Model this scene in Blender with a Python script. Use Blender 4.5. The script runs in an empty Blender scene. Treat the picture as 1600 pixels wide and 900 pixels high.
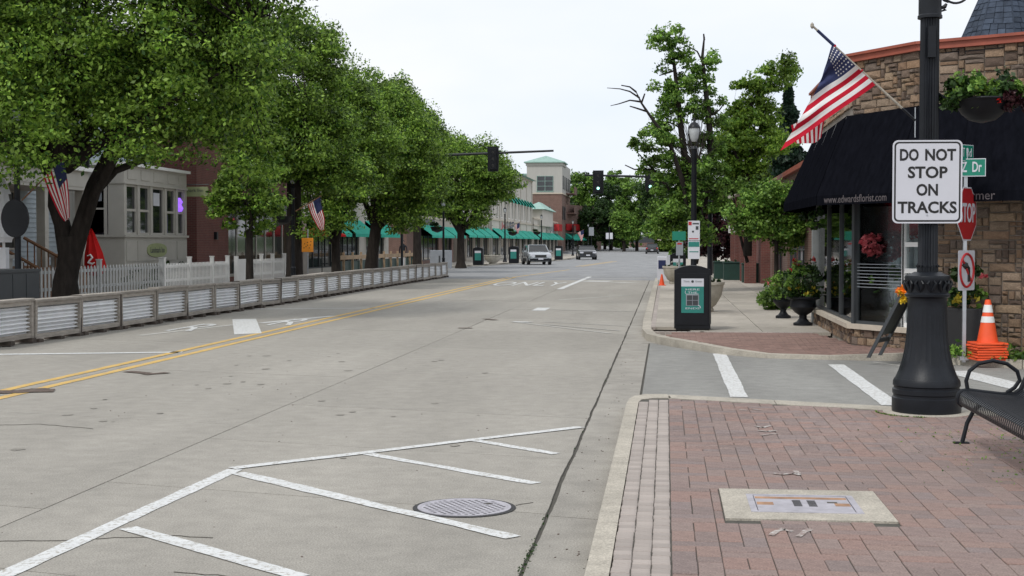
import bpy, bmesh, math, random
import numpy as np
from mathutils import Vector, Matrix
R = math.radians
sc = bpy.context.scene
col = sc.collection
random.seed(7)
# ------------------------------------------------------------------ camera
CZ, F, TH, PH = 1.72, 2222.0, R(6.17), R(1.804)
cam_d = bpy.data.cameras.new('camera'); cam = bpy.data.objects.new('camera', cam_d); col.objects.link(cam)
cam.location = (0, 0, CZ); cam.rotation_euler = (R(90) - PH, 0, TH)
cam_d.sensor_width = 36; cam_d.lens = 36 * F / 1600; cam_d.clip_start = .1; cam_d.clip_end = 3000
sc.camera = cam
# ------------------------------------------------------------------ light
SUN_EL, SUN_AZ = R(52), R(215)          # azimuth clockwise from +Y
w = bpy.data.worlds.new('World'); sc.world = w; w.use_nodes = True
nt = w.node_tree; nt.nodes.clear()
out = nt.nodes.new('ShaderNodeOutputWorld'); bg = nt.nodes.new('ShaderNodeBackground'); bg.inputs['Strength'].default_value = .1
sky = nt.nodes.new('ShaderNodeTexSky'); sky.sky_type = 'NISHITA'; sky.sun_disc = False
sky.sun_elevation = SUN_EL; sky.sun_rotation = SUN_AZ
tc = nt.nodes.new('ShaderNodeTexCoord')
mp = nt.nodes.new('ShaderNodeMapping'); mp.inputs['Scale'].default_value = (1, 1, 2.6)
nz = nt.nodes.new('ShaderNodeTexNoise'); nz.inputs['Scale'].default_value = 2.3; nz.inputs['Detail'].default_value = 5
nt.links.new(tc.outputs['Generated'], mp.inputs['Vector']); nt.links.new(mp.outputs[0], nz.inputs['Vector'])
cr = nt.nodes.new('ShaderNodeValToRGB')
cr.color_ramp.elements[0].position = .3; cr.color_ramp.elements[0].color = (.76, .84, .96, 1)
cr.color_ramp.elements[1].position = .62; cr.color_ramp.elements[1].color = (.96, .965, .98, 1)
nt.links.new(nz.outputs[0], cr.inputs[0])
vm = nt.nodes.new('ShaderNodeVectorMath'); vm.operation = 'SCALE'; vm.inputs['Scale'].default_value = 9.2
nt.links.new(cr.outputs[0], vm.inputs[0])
mx = nt.nodes.new('ShaderNodeMixRGB'); mx.inputs[0].default_value = .94
nt.links.new(sky.outputs[0], mx.inputs[1]); nt.links.new(vm.outputs[0], mx.inputs[2])
nt.links.new(mx.outputs[0], bg.inputs['Color']); nt.links.new(bg.outputs[0], out.inputs['Surface'])
sun_d = bpy.data.lights.new('sun', 'SUN'); sun_d.energy = 1.5; sun_d.angle = R(11); sun_d.color = (1, .97, .92)
sun = bpy.data.objects.new('sun', sun_d); col.objects.link(sun)
sd = Vector((math.sin(SUN_AZ) * math.cos(SUN_EL), math.cos(SUN_AZ) * math.cos(SUN_EL), math.sin(SUN_EL)))
sun.rotation_euler = sd.to_track_quat('Z', 'Y').to_euler()
vs = sc.view_settings; vs.view_transform = 'Standard'; vs.look = 'None'; vs.exposure = .25; vs.gamma = 1; vs.use_curve_mapping = False
# ------------------------------------------------------------------ survey helpers: photograph pixel -> point of the place
fw = Vector((-math.sin(TH) * math.cos(PH), math.cos(TH) * math.cos(PH), -math.sin(PH)))
rt = Vector((math.cos(TH), math.sin(TH), 0)); upv = rt.cross(fw)
def ray(px, py): return fw + rt * ((px - 800) / F) + upv * ((450 - py) / F)
def P(px, py, z=0.):
    r = ray(px, py); t = (z - CZ) / r.z; return (r.x * t, r.y * t)
def PY(px, py, Y):
    r = ray(px, py); t = Y / r.y; return (r.x * t, Y, CZ + r.z * t)
def PX(px, py, X):
    r = ray(px, py); t = X / r.x; return (X, r.y * t, CZ + r.z * t)
# ------------------------------------------------------------------ materials
def mat(name, rgb, rough=.8, var=.18, scale=6., bump=.0, bscale=None, metal=0, island=0., rgb2=None, spec=.5, detail=6, coat=0, trans=0, stretch=None, emit=0, wear=None, wear_c=(.36, .34, .30), hues=None, patch=0):
    m = bpy.data.materials.new(name); m.use_nodes = True; n = m.node_tree; b = n.nodes['Principled BSDF']
    b.inputs['Roughness'].default_value = rough; b.inputs['Metallic'].default_value = metal
    b.inputs['Specular IOR Level'].default_value = spec
    if coat: b.inputs['Coat Weight'].default_value = coat; b.inputs['Coat Roughness'].default_value = .08
    t = n.nodes.new('ShaderNodeTexCoord'); mpn = n.nodes.new('ShaderNodeMapping')
    n.links.new(t.outputs['Object'], mpn.inputs[0])
    if stretch: mpn.inputs['Scale'].default_value = stretch
    a = n.nodes.new('ShaderNodeTexNoise'); a.inputs['Scale'].default_value = scale; a.inputs['Detail'].default_value = detail; a.inputs['Roughness'].default_value = .65
    n.links.new(mpn.outputs[0], a.inputs['Vector'])
    r = n.nodes.new('ShaderNodeValToRGB'); r.color_ramp.elements[0].position = .3; r.color_ramp.elements[1].position = .7
    c2 = rgb2 or tuple(c * (1 + var) for c in rgb)
    r.color_ramp.elements[0].color = tuple(c * (1 - var) for c in rgb) + (1,); r.color_ramp.elements[1].color = tuple(c2) + (1,)
    n.links.new(a.outputs[0], r.inputs[0]); last = r.outputs[0]
    if island:
        g = n.nodes.new('ShaderNodeNewGeometry'); oi = n.nodes.new('ShaderNodeObjectInfo')
        ad = n.nodes.new('ShaderNodeMath'); ad.operation = 'ADD'; n.links.new(g.outputs['Random Per Island'], ad.inputs[0]); n.links.new(oi.outputs['Random'], ad.inputs[1])
        fr = n.nodes.new('ShaderNodeMath'); fr.operation = 'FRACT'; n.links.new(ad.outputs[0], fr.inputs[0])
        mr = n.nodes.new('ShaderNodeMapRange'); mr.inputs[3].default_value = 1 - island; mr.inputs[4].default_value = 1 + island
        n.links.new(fr.outputs[0], mr.inputs[0])
        sc_ = n.nodes.new('ShaderNodeVectorMath'); sc_.operation = 'SCALE'; n.links.new(last, sc_.inputs[0]); n.links.new(mr.outputs[0], sc_.inputs['Scale'])
        last = sc_.outputs[0]; m['isl'] = 1
    if hues:
        g = n.nodes.new('ShaderNodeNewGeometry'); oi = n.nodes.new('ShaderNodeObjectInfo')
        ad = n.nodes.new('ShaderNodeMath'); ad.operation = 'ADD'; n.links.new(g.outputs['Random Per Island'], ad.inputs[0]); n.links.new(oi.outputs['Random'], ad.inputs[1])
        fr = n.nodes.new('ShaderNodeMath'); fr.operation = 'FRACT'; n.links.new(ad.outputs[0], fr.inputs[0])
        hr = n.nodes.new('ShaderNodeValToRGB'); hr.color_ramp.interpolation = 'CONSTANT'
        for q in range(1, len(hues) - 1): hr.color_ramp.elements.new(q / len(hues))
        hr.color_ramp.elements[len(hues) - 1].position = (len(hues) - 1) / len(hues)
        for q, h in enumerate(hues): hr.color_ramp.elements[q].color = h + (1,)
        n.links.new(fr.outputs[0], hr.inputs[0])
        ml = n.nodes.new('ShaderNodeMixRGB'); ml.blend_type = 'MULTIPLY'; ml.inputs[0].default_value = 1; n.links.new(last, ml.inputs[1]); n.links.new(hr.outputs[0], ml.inputs[2]); last = ml.outputs[0]
    if patch:
        pn_ = n.nodes.new('ShaderNodeTexNoise'); pn_.inputs['Scale'].default_value = .55; pn_.inputs['Detail'].default_value = 5; mp2 = n.nodes.new('ShaderNodeMapping'); mp2.inputs['Scale'].default_value = (1.6, .32, 1); n.links.new(t.outputs['Object'], mp2.inputs[0]); n.links.new(mp2.outputs[0], pn_.inputs['Vector'])
        pr_ = n.nodes.new('ShaderNodeMapRange'); pr_.inputs[1].default_value = .35; pr_.inputs[2].default_value = .65; pr_.inputs[3].default_value = 1 - patch; pr_.inputs[4].default_value = 1 + patch * .6; n.links.new(pn_.outputs[0], pr_.inputs[0])
        sp_ = n.nodes.new('ShaderNodeTexNoise'); sp_.inputs['Scale'].default_value = 95; sp_.inputs['Detail'].default_value = 3; n.links.new(t.outputs['Object'], sp_.inputs['Vector'])
        sr_ = n.nodes.new('ShaderNodeMapRange'); sr_.inputs[1].default_value = .3; sr_.inputs[2].default_value = .7; sr_.inputs[3].default_value = .72; sr_.inputs[4].default_value = 1.28; n.links.new(sp_.outputs[0], sr_.inputs[0])
        mm_ = n.nodes.new('ShaderNodeMath'); mm_.operation = 'MULTIPLY'; n.links.new(pr_.outputs[0], mm_.inputs[0]); n.links.new(sr_.outputs[0], mm_.inputs[1])
        vs2 = n.nodes.new('ShaderNodeVectorMath'); vs2.operation = 'SCALE'; n.links.new(last, vs2.inputs[0]); n.links.new(mm_.outputs[0], vs2.inputs['Scale']); last = vs2.outputs[0]
    if wear:
        wn = n.nodes.new('ShaderNodeTexNoise'); wn.inputs['Scale'].default_value = 26; wn.inputs['Detail'].default_value = 8; wn.inputs['Roughness'].default_value = .75; n.links.new(t.outputs['Object'], wn.inputs['Vector'])
        wr = n.nodes.new('ShaderNodeMapRange'); wr.inputs[1].default_value = wear - .05; wr.inputs[2].default_value = wear + .05; n.links.new(wn.outputs[0], wr.inputs[0])
        wm = n.nodes.new('ShaderNodeMixRGB'); n.links.new(wr.outputs[0], wm.inputs[0]); wm.inputs[1].default_value = tuple(wear_c) + (1,); n.links.new(last, wm.inputs[2]); last = wm.outputs[0]
    n.links.new(last, b.inputs['Base Color'])
    if bump:
        a2 = n.nodes.new('ShaderNodeTexNoise'); a2.inputs['Scale'].default_value = bscale or scale * 4; a2.inputs['Detail'].default_value = 5
        n.links.new(mpn.outputs[0], a2.inputs['Vector'])
        bp = n.nodes.new('ShaderNodeBump'); bp.inputs['Strength'].default_value = bump; bp.inputs['Distance'].default_value = .02
        n.links.new(a2.outputs[0], bp.inputs['Height']); n.links.new(bp.outputs[0], b.inputs['Normal'])
    if emit: b.inputs['Emission Color'].default_value = tuple(rgb) + (1,); b.inputs['Emission Strength'].default_value = emit
    return m
def leafmat(name, c1, c2, trans=.35, c3=None):
    m = bpy.data.materials.new(name); m.use_nodes = True; n = m.node_tree; n.nodes.clear()
    o = n.nodes.new('ShaderNodeOutputMaterial'); g = n.nodes.new('ShaderNodeNewGeometry')
    r = n.nodes.new('ShaderNodeValToRGB'); r.color_ramp.elements[0].color = c1 + (1,); r.color_ramp.elements[1].color = c2 + (1,)
    r.color_ramp.elements[0].position = .1
    if c3: e = r.color_ramp.elements.new(.97); r.color_ramp.elements[1].position = .9; e.color = c3 + (1,)
    n.links.new(g.outputs['Random Per Island'], r.inputs[0])
    t = n.nodes.new('ShaderNodeTexCoord'); a = n.nodes.new('ShaderNodeTexNoise'); a.inputs['Scale'].default_value = 1.15; a.inputs['Detail'].default_value = 4; n.links.new(t.outputs['Object'], a.inputs['Vector'])
    mr = n.nodes.new('ShaderNodeMapRange'); mr.inputs[1].default_value = .3; mr.inputs[2].default_value = .7; mr.inputs[3].default_value = .42; mr.inputs[4].default_value = 1.5  # noise scales the leaf colour: bright and shadowed clumps painted in
    n.links.new(a.outputs[0], mr.inputs[0]); s = n.nodes.new('ShaderNodeVectorMath'); s.operation = 'SCALE'
    n.links.new(r.outputs[0], s.inputs[0]); n.links.new(mr.outputs[0], s.inputs['Scale'])
    d = n.nodes.new('ShaderNodeBsdfPrincipled'); d.inputs['Roughness'].default_value = .45; d.inputs['Specular IOR Level'].default_value = .3
    tr = n.nodes.new('ShaderNodeBsdfTranslucent'); mxs = n.nodes.new('ShaderNodeMixShader'); mxs.inputs[0].default_value = trans
    n.links.new(s.outputs[0], d.inputs['Base Color']); n.links.new(s.outputs[0], tr.inputs[0])
    n.links.new(d.outputs[0], mxs.inputs[1]); n.links.new(tr.outputs[0], mxs.inputs[2]); n.links.new(mxs.outputs[0], o.inputs[0])
    return m
def glassmat(name, tint=(.8, .85, .85), refl=.25):
    m = bpy.data.materials.new(name); m.use_nodes = True; n = m.node_tree; n.nodes.clear()
    o = n.nodes.new('ShaderNodeOutputMaterial'); tr = n.nodes.new('ShaderNodeBsdfTransparent'); tr.inputs[0].default_value = tint + (1,)
    gl = n.nodes.new('ShaderNodeBsdfGlossy'); gl.inputs['Roughness'].default_value = .03; gl.inputs[0].default_value = (.9, .9, .9, 1)
    lw = n.nodes.new('ShaderNodeLayerWeight'); lw.inputs[0].default_value = refl
    mxs = n.nodes.new('ShaderNodeMixShader'); n.links.new(lw.outputs['Fresnel'], mxs.inputs[0]); n.links.new(tr.outputs[0], mxs.inputs[1]); n.links.new(gl.outputs[0], mxs.inputs[2])
    n.links.new(mxs.outputs[0], o.inputs[0]); return m
def brickmat(name, c1, c2, mortar, w=.2, h=.067, bump=.3):
    m = bpy.data.materials.new(name); m.use_nodes = True; n = m.node_tree; b = n.nodes['Principled BSDF']; b.inputs['Roughness'].default_value = .9
    t = n.nodes.new('ShaderNodeTexCoord'); sx = n.nodes.new('ShaderNodeSeparateXYZ'); n.links.new(t.outputs['Object'], sx.inputs[0])
    ad = n.nodes.new('ShaderNodeMath'); n.links.new(sx.outputs[0], ad.inputs[0]); n.links.new(sx.outputs[1], ad.inputs[1])
    cx = n.nodes.new('ShaderNodeCombineXYZ'); n.links.new(ad.outputs[0], cx.inputs[0]); n.links.new(sx.outputs[2], cx.inputs[1])
    k = n.nodes.new('ShaderNodeTexBrick'); k.inputs['Color1'].default_value = c1 + (1,); k.inputs['Color2'].default_value = c2 + (1,); k.inputs['Mortar'].default_value = mortar + (1,)
    k.inputs['Scale'].default_value = 1; k.inputs['Brick Width'].default_value = w; k.inputs['Row Height'].default_value = h; k.inputs['Mortar Size'].default_value = .006
    n.links.new(cx.outputs[0], k.inputs['Vector'])
    a = n.nodes.new('ShaderNodeTexNoise'); a.inputs['Scale'].default_value = 2; n.links.new(t.outputs['Object'], a.inputs['Vector'])
    mr = n.nodes.new('ShaderNodeMapRange'); mr.inputs[3].default_value = .7; mr.inputs[4].default_value = 1.3; n.links.new(a.outputs[0], mr.inputs[0])
    s = n.nodes.new('ShaderNodeVectorMath'); s.operation = 'SCALE'; n.links.new(k.outputs[0], s.inputs[0]); n.links.new(mr.outputs[0], s.inputs['Scale'])
    n.links.new(s.outputs[0], b.inputs['Base Color'])
    bp = n.nodes.new('ShaderNodeBump'); bp.inputs['Strength'].default_value = bump; bp.inputs['Distance'].default_value = .01; bp.invert = True
    n.links.new(k.outputs['Fac'], bp.inputs['Height']); n.links.new(bp.outputs[0], b.inputs['Normal'])
    return m
M = dict(
 slab=mat('concrete_slab', (.318, .298, .262), .9, .12, 5, .35, 90, island=.06, detail=12, patch=.10),
 gutter=mat('gutter_concrete', (.315, .295, .26), .9, .18, 2.5, .3, 80, island=.06, detail=10, patch=.14),
 under=mat('joint_filler', (.075, .07, .058), .95, .3, 8),
 asphalt=mat('worn_asphalt', (.255, .258, .262), .9, .12, 2, .5, 120, detail=12, patch=.1),
 patch=mat('asphalt_patch', (.272, .268, .250), .9, .14, 5, .6, 130, detail=12, patch=.15),
 kerb=mat('kerb_concrete', (.41, .375, .315), .9, .2, 4, .3, 60, island=.05, detail=10, patch=.12),
 walk=mat('sidewalk_concrete', (.385, .35, .30), .9, .12, 3, .25, 60, island=.10, detail=8, patch=.12),
 paint=mat('white_road_paint', (.62, .63, .625), .8, .12, 7, .2, 60, detail=12, wear=.445),
 worn=mat('worn_white_paint', (.52, .515, .49), .85, .15, 9, .2, 60, detail=12, wear=.50),
 yellow=mat('yellow_road_paint', (.60, .39, .11), .8, .2, 5, .2, 60, detail=12, wear=.42),
 oil=mat('faint_oil_spot', (.25, .233, .203), .9, .2, 12),
 spray=mat('worn_survey_spray', (.50, .48, .45), .9, .1, 9, wear=.52, wear_c=(.26, .2, .18)), tarry=mat('dark_timber', (.07, .055, .045), .9, .4, 8),
 stain=mat('dark_road_stain', (.10, .07, .055), .9, .4, 8, wear=.40, wear_c=(.28, .26, .22)),
 paver=mat('red_clay_paver', (.25, .182, .162), .9, .14, 14, .35, 120, rgb2=(.305, .225, .20), detail=8, hues=((1, 1, 1), (1.06, 1.0, .96), (.86, .90, .93), (.96, .96, .97), (1.07, .97, .93), (.92, .98, 1.03), (1.02, 1.04, 1.04), (.88, .90, .91), (1.0, .95, .93)), patch=.16),
 edging=mat('pale_edging_brick', (.36, .315, .285), .9, .14, 16, .35, 120, island=.14, detail=8),
 brickwalk=mat('dark_red_brick_paving', (.235, .150, .125), .9, .16, 14, .3, 80, island=.16),
 iron=mat('black_painted_iron', (.010, .012, .016), .42, .3, 5, .08, 60, spec=.28),
 blackp=mat('black_plastic', (.009, .010, .013), .5, .2, 5, spec=.25),
 cast=mat('worn_cast_iron', (.40, .385, .42), .55, .2, 9, .25, 80, metal=.15),
 castdark=mat('dark_iron_recess', (.03, .03, .03), .8, .3, 8),
 rust=mat('rusty_iron', (.33, .19, .11), .8, .4, 9, .3),
 white=mat('white_paint', (.78, .78, .77), .6, .06, 3),
 signw=mat('white_sign_sheet', (.60, .61, .66), .45, .03, 3),
 signb=mat('black_sign_ink', (.012, .012, .012), .5, .1, 3),
 red=mat('red_sign_sheet', (.42, .015, .02), .45, .1, 3),
 green=mat('green_sign_sheet', (.005, .20, .13), .45, .1, 3),
 awn=mat('green_awning_canvas', (.045, .40, .30), .8, .12, 1.5, .1, 20, spec=.1),
 galv=mat('galvanised_steel', (.50, .52, .55), .38, .12, 5, metal=.8),
 corr=mat('corrugated_metal', (.80, .81, .82), .5, .08, 3, metal=.15, island=.12),
 wood=mat('weathered_wood', (.305, .275, .240), .9, .3, 3, .3, 30, island=.20, stretch=(1, 8, 8)),
 woodb=mat('brown_wood', (.20, .10, .05), .8, .3, 3, .2, 20),
 deckw=mat('tan_deck_wood', (.38, .27, .17), .8, .2, 3, .2, 20),
 canvas=mat('black_awning_canvas', (.0065, .007, .010), 1.0, .3, 2, .15, 30, stretch=(6, 6, .6), spec=.0),
 redtrim=mat('red_roof_trim', (.30, .075, .045), .6, .15, 3),
 stone=mat('field_stone', (.26, .200, .155), .95, .3, 9, 1.0, 20, rgb2=(.41, .325, .255), detail=10, hues=((1, .94, .86), (1.12, .98, .84), (.66, .60, .58), (.90, .78, .66), (1.15, 1.08, 1.0), (.98, .80, .66), (.72, .70, .72), (1.1, .9, .72), (.48, .43, .42), (1.2, 1.1, .94))),
 mortar=mat('stone_mortar', (.27, .235, .20), .95, .2, 9, .4, 60),
 sill=mat('limestone_sill', (.50, .44, .36), .9, .12, 5, .2),
 slate=mat('slate_shingle', (.048, .062, .088), .8, .25, 6, .4, 30, island=.35, spec=.2),
 glass=glassmat('shop_glass', (.9, .94, .94), .24),
 dglass=mat('dark_window_glass', (.018, .022, .025), .06, .6, .7, spec=.8),
 darkroom=mat('dark_interior', (.03, .03, .032), .9, .3, 1),
 curtain=mat('grey_curtain', (.68, .73, .78), .9, .3, 2, stretch=(6, 6, .2)),
 frame=mat('grey_metal_frame', (.20, .21, .21), .6, .15, 4),
 bark=mat('tree_bark', (.030, .025, .022), .95, .4, 5, .8, 14, stretch=(2, 2, .5), spec=.15),
 orange=mat('orange_cone_plastic', (.80, .09, .02), .5, .08, 4),
 reflect=mat('white_reflective_band', (.75, .75, .74), .5, .05, 4),
 housegrey=mat('warm_grey_trim_paint', (.43, .41, .37), .7, .07, 1.5),
 siding=mat('pale_blue_siding', (.40, .46, .50), .7, .08, 2),
 beige=mat('beige_stucco', (.34, .33, .31), .8, .08, 2),
 redbrick=brickmat('red_brick_wall', (.17, .055, .045), (.13, .045, .04), (.17, .12, .10)),
 brownbrick=brickmat('brown_brick_wall', (.18, .10, .08), (.15, .08, .065), (.22, .18, .15)),
 cream=mat('cream_stone_facade', (.52, .49, .44), .85, .08, 1, .1, 20),
 tan=mat('tan_stone_facade', (.37, .33, .28), .85, .1, 1, .1, 20),
 towerw=mat('grey_ribbed_cladding', (.42, .41, .38), .85, .06, 1, .1, 20, stretch=(8, 8, .4)),
 copper=mat('verdigris_roof_sheet', (.27, .42, .37), .7, .14, 2, .1, 10),
 ribbon=mat('orange_ribbon', (.85, .22, .01), .6, .15, 10),
 ribbony=mat('yellow_ribbon', (.80, .56, .03), .6, .15, 10),
 navy=mat('navy_flag_cloth', (.016, .024, .085), .8, .2, 8),
 fred=mat('red_flag_cloth', (.42, .013, .03), .8, .15, 8, spec=.1),
 fwhite=mat('white_flag_cloth', (.70, .69, .68), .8, .08, 8),
 teal=mat('teal_poster', (.02, .20, .17), .6, .08, 5),
 planter=mat('pale_cast_planter', (.43, .40, .34), .85, .18, 6, .3, 40),
 dkgreen=mat('dark_green_planter_box', (.012, .045, .035), .6, .15, 5),
 soil=mat('dark_soil', (.04, .03, .02), .95, .4, 20),
 ground=mat('far_ground', (.16, .17, .12), .95, .2, .2),
 grass=mat('green_verge', (.07, .11, .035), .95, .3, 1.5),
 cabinet=mat('dark_grey_cabinet', (.045, .05, .055), .5, .1, 3),
 cabinetl=mat('light_grey_cabinet', (.26, .28, .31), .6, .1, 3),
 carw=mat('silver_car_paint', (.42, .45, .48), .25, .04, 1, metal=.3, coat=1),
 card=mat('charcoal_car_paint', (.03, .034, .042), .25, .04, 1, metal=.2, coat=1),
 carb=mat('black_car_paint', (.012, .012, .014), .25, .04, 1, metal=.2, coat=1),
 tyre=mat('black_rubber', (.015, .015, .015), .85, .2, 8),
 lamp_g=mat('green_signal_light', (.45, 1., .85), .5, .02, 3, emit=1.6),
 lamp_r=mat('red_signal_light', (1., .12, .12), .5, .02, 3, emit=1.2),
 neon=mat('purple_neon_sign', (.30, .12, .9), .5, .2, 8, emit=1.0),
 lglass=mat('frosted_lantern_glass', (.42, .44, .45), .3, .15, 6),
 signgrn=mat('olive_sign_board', (.30, .34, .17), .7, .1, 3),
 umbw=mat('white_umbrella_cloth', (.75, .76, .80), .8, .05, 3),
 umbr=mat('red_umbrella_cloth', (.48, .015, .015), .8, .15, 3, spec=.1),
 osign=mat('orange_sign_sheet', (.80, .28, .02), .5, .08, 5),
 skin=mat('skin', (.42, .25, .18), .6, .1, 8), darkcl=mat('dark_clothing', (.02, .025, .035), .9, .2, 6),
 dim=mat('dim_print', (.13, .115, .12), .9, .2, 4, spec=0), frost=mat('frosted_film', (.28, .31, .34), .6, .1, 4),
 faded=mat('faded_grey_paint', (.40, .41, .41), .8, .2, 4),
 pink=leafmat('pink_red_petals', (.45, .05, .07), (.80, .20, .22), .3), redp=leafmat('red_petals', (.45, .015, .015), (.75, .05, .04), .3),
 yelp=leafmat('yellow_petals', (.55, .42, .03), (.75, .65, .10), .3), whp=leafmat('white_petals', (.55, .55, .5), (.75, .75, .7), .3),
 leaf=leafmat('pear_leaves', (.026, .078, .007), (.140, .290, .026), .34, (.30, .46, .07)),
 leafd=leafmat('dark_leaves', (.014, .038, .011), (.058, .115, .026), .28),
 leafm=leafmat('mid_green_leaves', (.035, .100, .012), (.150, .300, .036), .34, (.26, .42, .08)),
 leafl=leafmat('light_green_leaves', (.065, .14, .018), (.24, .36, .050), .45),
 leafp=leafmat('purple_leaves', (.022, .009, .012), (.075, .024, .028), .25),
 leafc=leafmat('conifer_needles', (.008, .022, .014), (.022, .045, .026), .1),
)
# ------------------------------------------------------------------ object helpers
kids = {}
def setpar(o, p):
    if p is not None: o.parent = p; kids.setdefault(p.name, []).append(o)
def tag(o, label=None, cat=None, group=None, kind=None):
    if label: o['label'] = label
    if cat: o['category'] = cat
    if group: o['group'] = group
    if kind: o['kind'] = kind
    return o
def thing(name, label, cat, loc=(0, 0, 0), rz=0, group=None):
    o = bpy.data.objects.new(name, None); o.empty_display_size = .1; col.objects.link(o)
    o.location = loc; o.rotation_euler = (0, 0, rz); return tag(o, label, cat, group)
class MB:
    def __init__(s): s.v = []; s.f = []
    def add(s, vs_, fs):
        n = len(s.v); s.v += [tuple(p) for p in vs_]; s.f += [tuple(i + n for i in f) for f in fs]; return s
    def bx(s, x0, x1, y0, y1, z0, z1, ch=0):
        if ch: 
            c = min(ch, (x1-x0)/3, (y1-y0)/3, (z1-z0)/3)
            v = [(x0,y0,z0),(x1,y0,z0),(x1,y1,z0),(x0,y1,z0),(x0,y0,z1-c),(x1,y0,z1-c),(x1,y1,z1-c),(x0,y1,z1-c),(x0+c,y0+c,z1),(x1-c,y0+c,z1),(x1-c,y1-c,z1),(x0+c,y1-c,z1)]
            return s.add(v, [(3,2,1,0),(0,1,5,4),(1,2,6,5),(2,3,7,6),(3,0,4,7),(4,5,9,8),(5,6,10,9),(6,7,11,10),(7,4,8,11),(8,9,10,11)])
        v = [(x0,y0,z0),(x1,y0,z0),(x1,y1,z0),(x0,y1,z0),(x0,y0,z1),(x1,y0,z1),(x1,y1,z1),(x0,y1,z1)]
        return s.add(v, [(3,2,1,0),(4,5,6,7),(0,1,5,4),(1,2,6,5),(2,3,7,6),(3,0,4,7)])
    def xbox(s, c, size, mtx=None):
        a, b, d = [q / 2 for q in size]; vs_ = [Vector((sx*a, sy*b, sz*d)) for sz in (-1,1) for sx, sy in ((-1,-1),(1,-1),(1,1),(-1,1))]
        if mtx is not None: vs_ = [mtx @ q for q in vs_]
        c = Vector(c); return s.add([q + c for q in vs_], [(3,2,1,0),(4,5,6,7),(0,1,5,4),(1,2,6,5),(2,3,7,6),(3,0,4,7)])
    def seg(s, p0, p1, th, z0, z1, off=0):      # upright box along a ground segment; off>0 = to the right of the direction
        p0 = Vector(p0[:2]); p1 = Vector(p1[:2]); d = (p1 - p0).normalized(); n = Vector((d.y, -d.x))
        a, b = p0 + n * (off - th / 2), p0 + n * (off + th / 2); c, e = p1 + n * (off + th / 2), p1 + n * (off - th / 2)
        q = [a, b, c, e]
        return s.add([(k.x, k.y, z0) for k in q] + [(k.x, k.y, z1) for k in q], [(3,2,1,0),(4,5,6,7),(0,1,5,4),(1,2,6,5),(2,3,7,6),(3,0,4,7)])
    def quad(s, *p): return s.add(p, [tuple(range(len(p)))])
    def prism(s, poly, z0, z1):
        n = len(poly); return s.add([(x, y, z0) for x, y in poly] + [(x, y, z1) for x, y in poly],
            [tuple(range(n))[::-1], tuple(range(n, 2 * n))] + [(i, (i + 1) % n, (i + 1) % n + n, i + n) for i in range(n)])
    def tube(s, pts, r, n=8, cap=True, closed=False):
        pts = [Vector(p) for p in pts]; m = len(pts); rs = r if isinstance(r, (list, tuple)) else [r] * m
        base = len(s.v); prev = None
        for i, p in enumerate(pts):
            if closed: t = pts[(i + 1) % m] - pts[i - 1]
            else: t = (pts[min(i + 1, m - 1)] - pts[max(i - 1, 0)])
            t = t.normalized() if t.length > 1e-9 else Vector((0, 0, 1))
            if prev is None: a = t.orthogonal().normalized()
            else: a = (prev - t * prev.dot(t)); a = a.normalized() if a.length > 1e-6 else t.orthogonal().normalized()
            prev = a; b = t.cross(a)
            for k in range(n):
                an = 2 * math.pi * k / n; s.v.append(tuple(p + (a * math.cos(an) + b * math.sin(an)) * rs[i]))
        for i in range(m if closed else m - 1):
            j = (i + 1) % m
            for k in range(n): s.f.append((base+i*n+k, base+i*n+(k+1)%n, base+j*n+(k+1)%n, base+j*n+k))
        if cap and not closed:
            s.f.append(tuple(base + k for k in range(n))[::-1]); s.f.append(tuple(base + (m - 1) * n + k for k in range(n)))
        return s
    def lathe(s, prof, n=24, c=(0, 0, 0), fl=None):      # fl(z) -> flute depth
        base = len(s.v); m = len(prof)
        for r, z in prof:
            for k in range(n):
                rr = r
                if fl and k % 2: rr = r - fl(z)
                an = 2 * math.pi * k / n; s.v.append((c[0] + rr * math.cos(an), c[1] + rr * math.sin(an), c[2] + z))
        for i in range(m - 1):
            for k in range(n): s.f.append((base+i*n+k, base+i*n+(k+1)%n, base+(i+1)*n+(k+1)%n, base+(i+1)*n+k))
        s.f.append(tuple(base + k for k in range(n))[::-1]); s.f.append(tuple(base + (m - 1) * n + k for k in range(n)))
        return s
    def build(s, name, m, parent=None, world=False, kind=None, label=None, smooth=35):
        me = bpy.data.meshes.new(name); v = s.v
        if world and parent is not None:
            inv = parent.matrix_basis.inverted(); v = [tuple(inv @ Vector(p)) for p in v]
        me.from_pydata(v, [], s.f); me.materials.append(M[m] if isinstance(m, str) else m)
        if smooth:
            me.polygons.foreach_set('use_smooth', [True] * len(me.polygons)); me.set_sharp_from_angle(angle=R(smooth))
        o = bpy.data.objects.new(name, me); col.objects.link(o)
        setpar(o, parent)
        if kind: o['kind'] = kind
        if label: o['label'] = label
        return o
def copy_tree(o, parent=None):
    c = o.copy(); col.objects.link(c)
    setpar(c, parent)
    for ch in list(kids.get(o.name, [])): copy_tree(ch, c)
    return c
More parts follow.
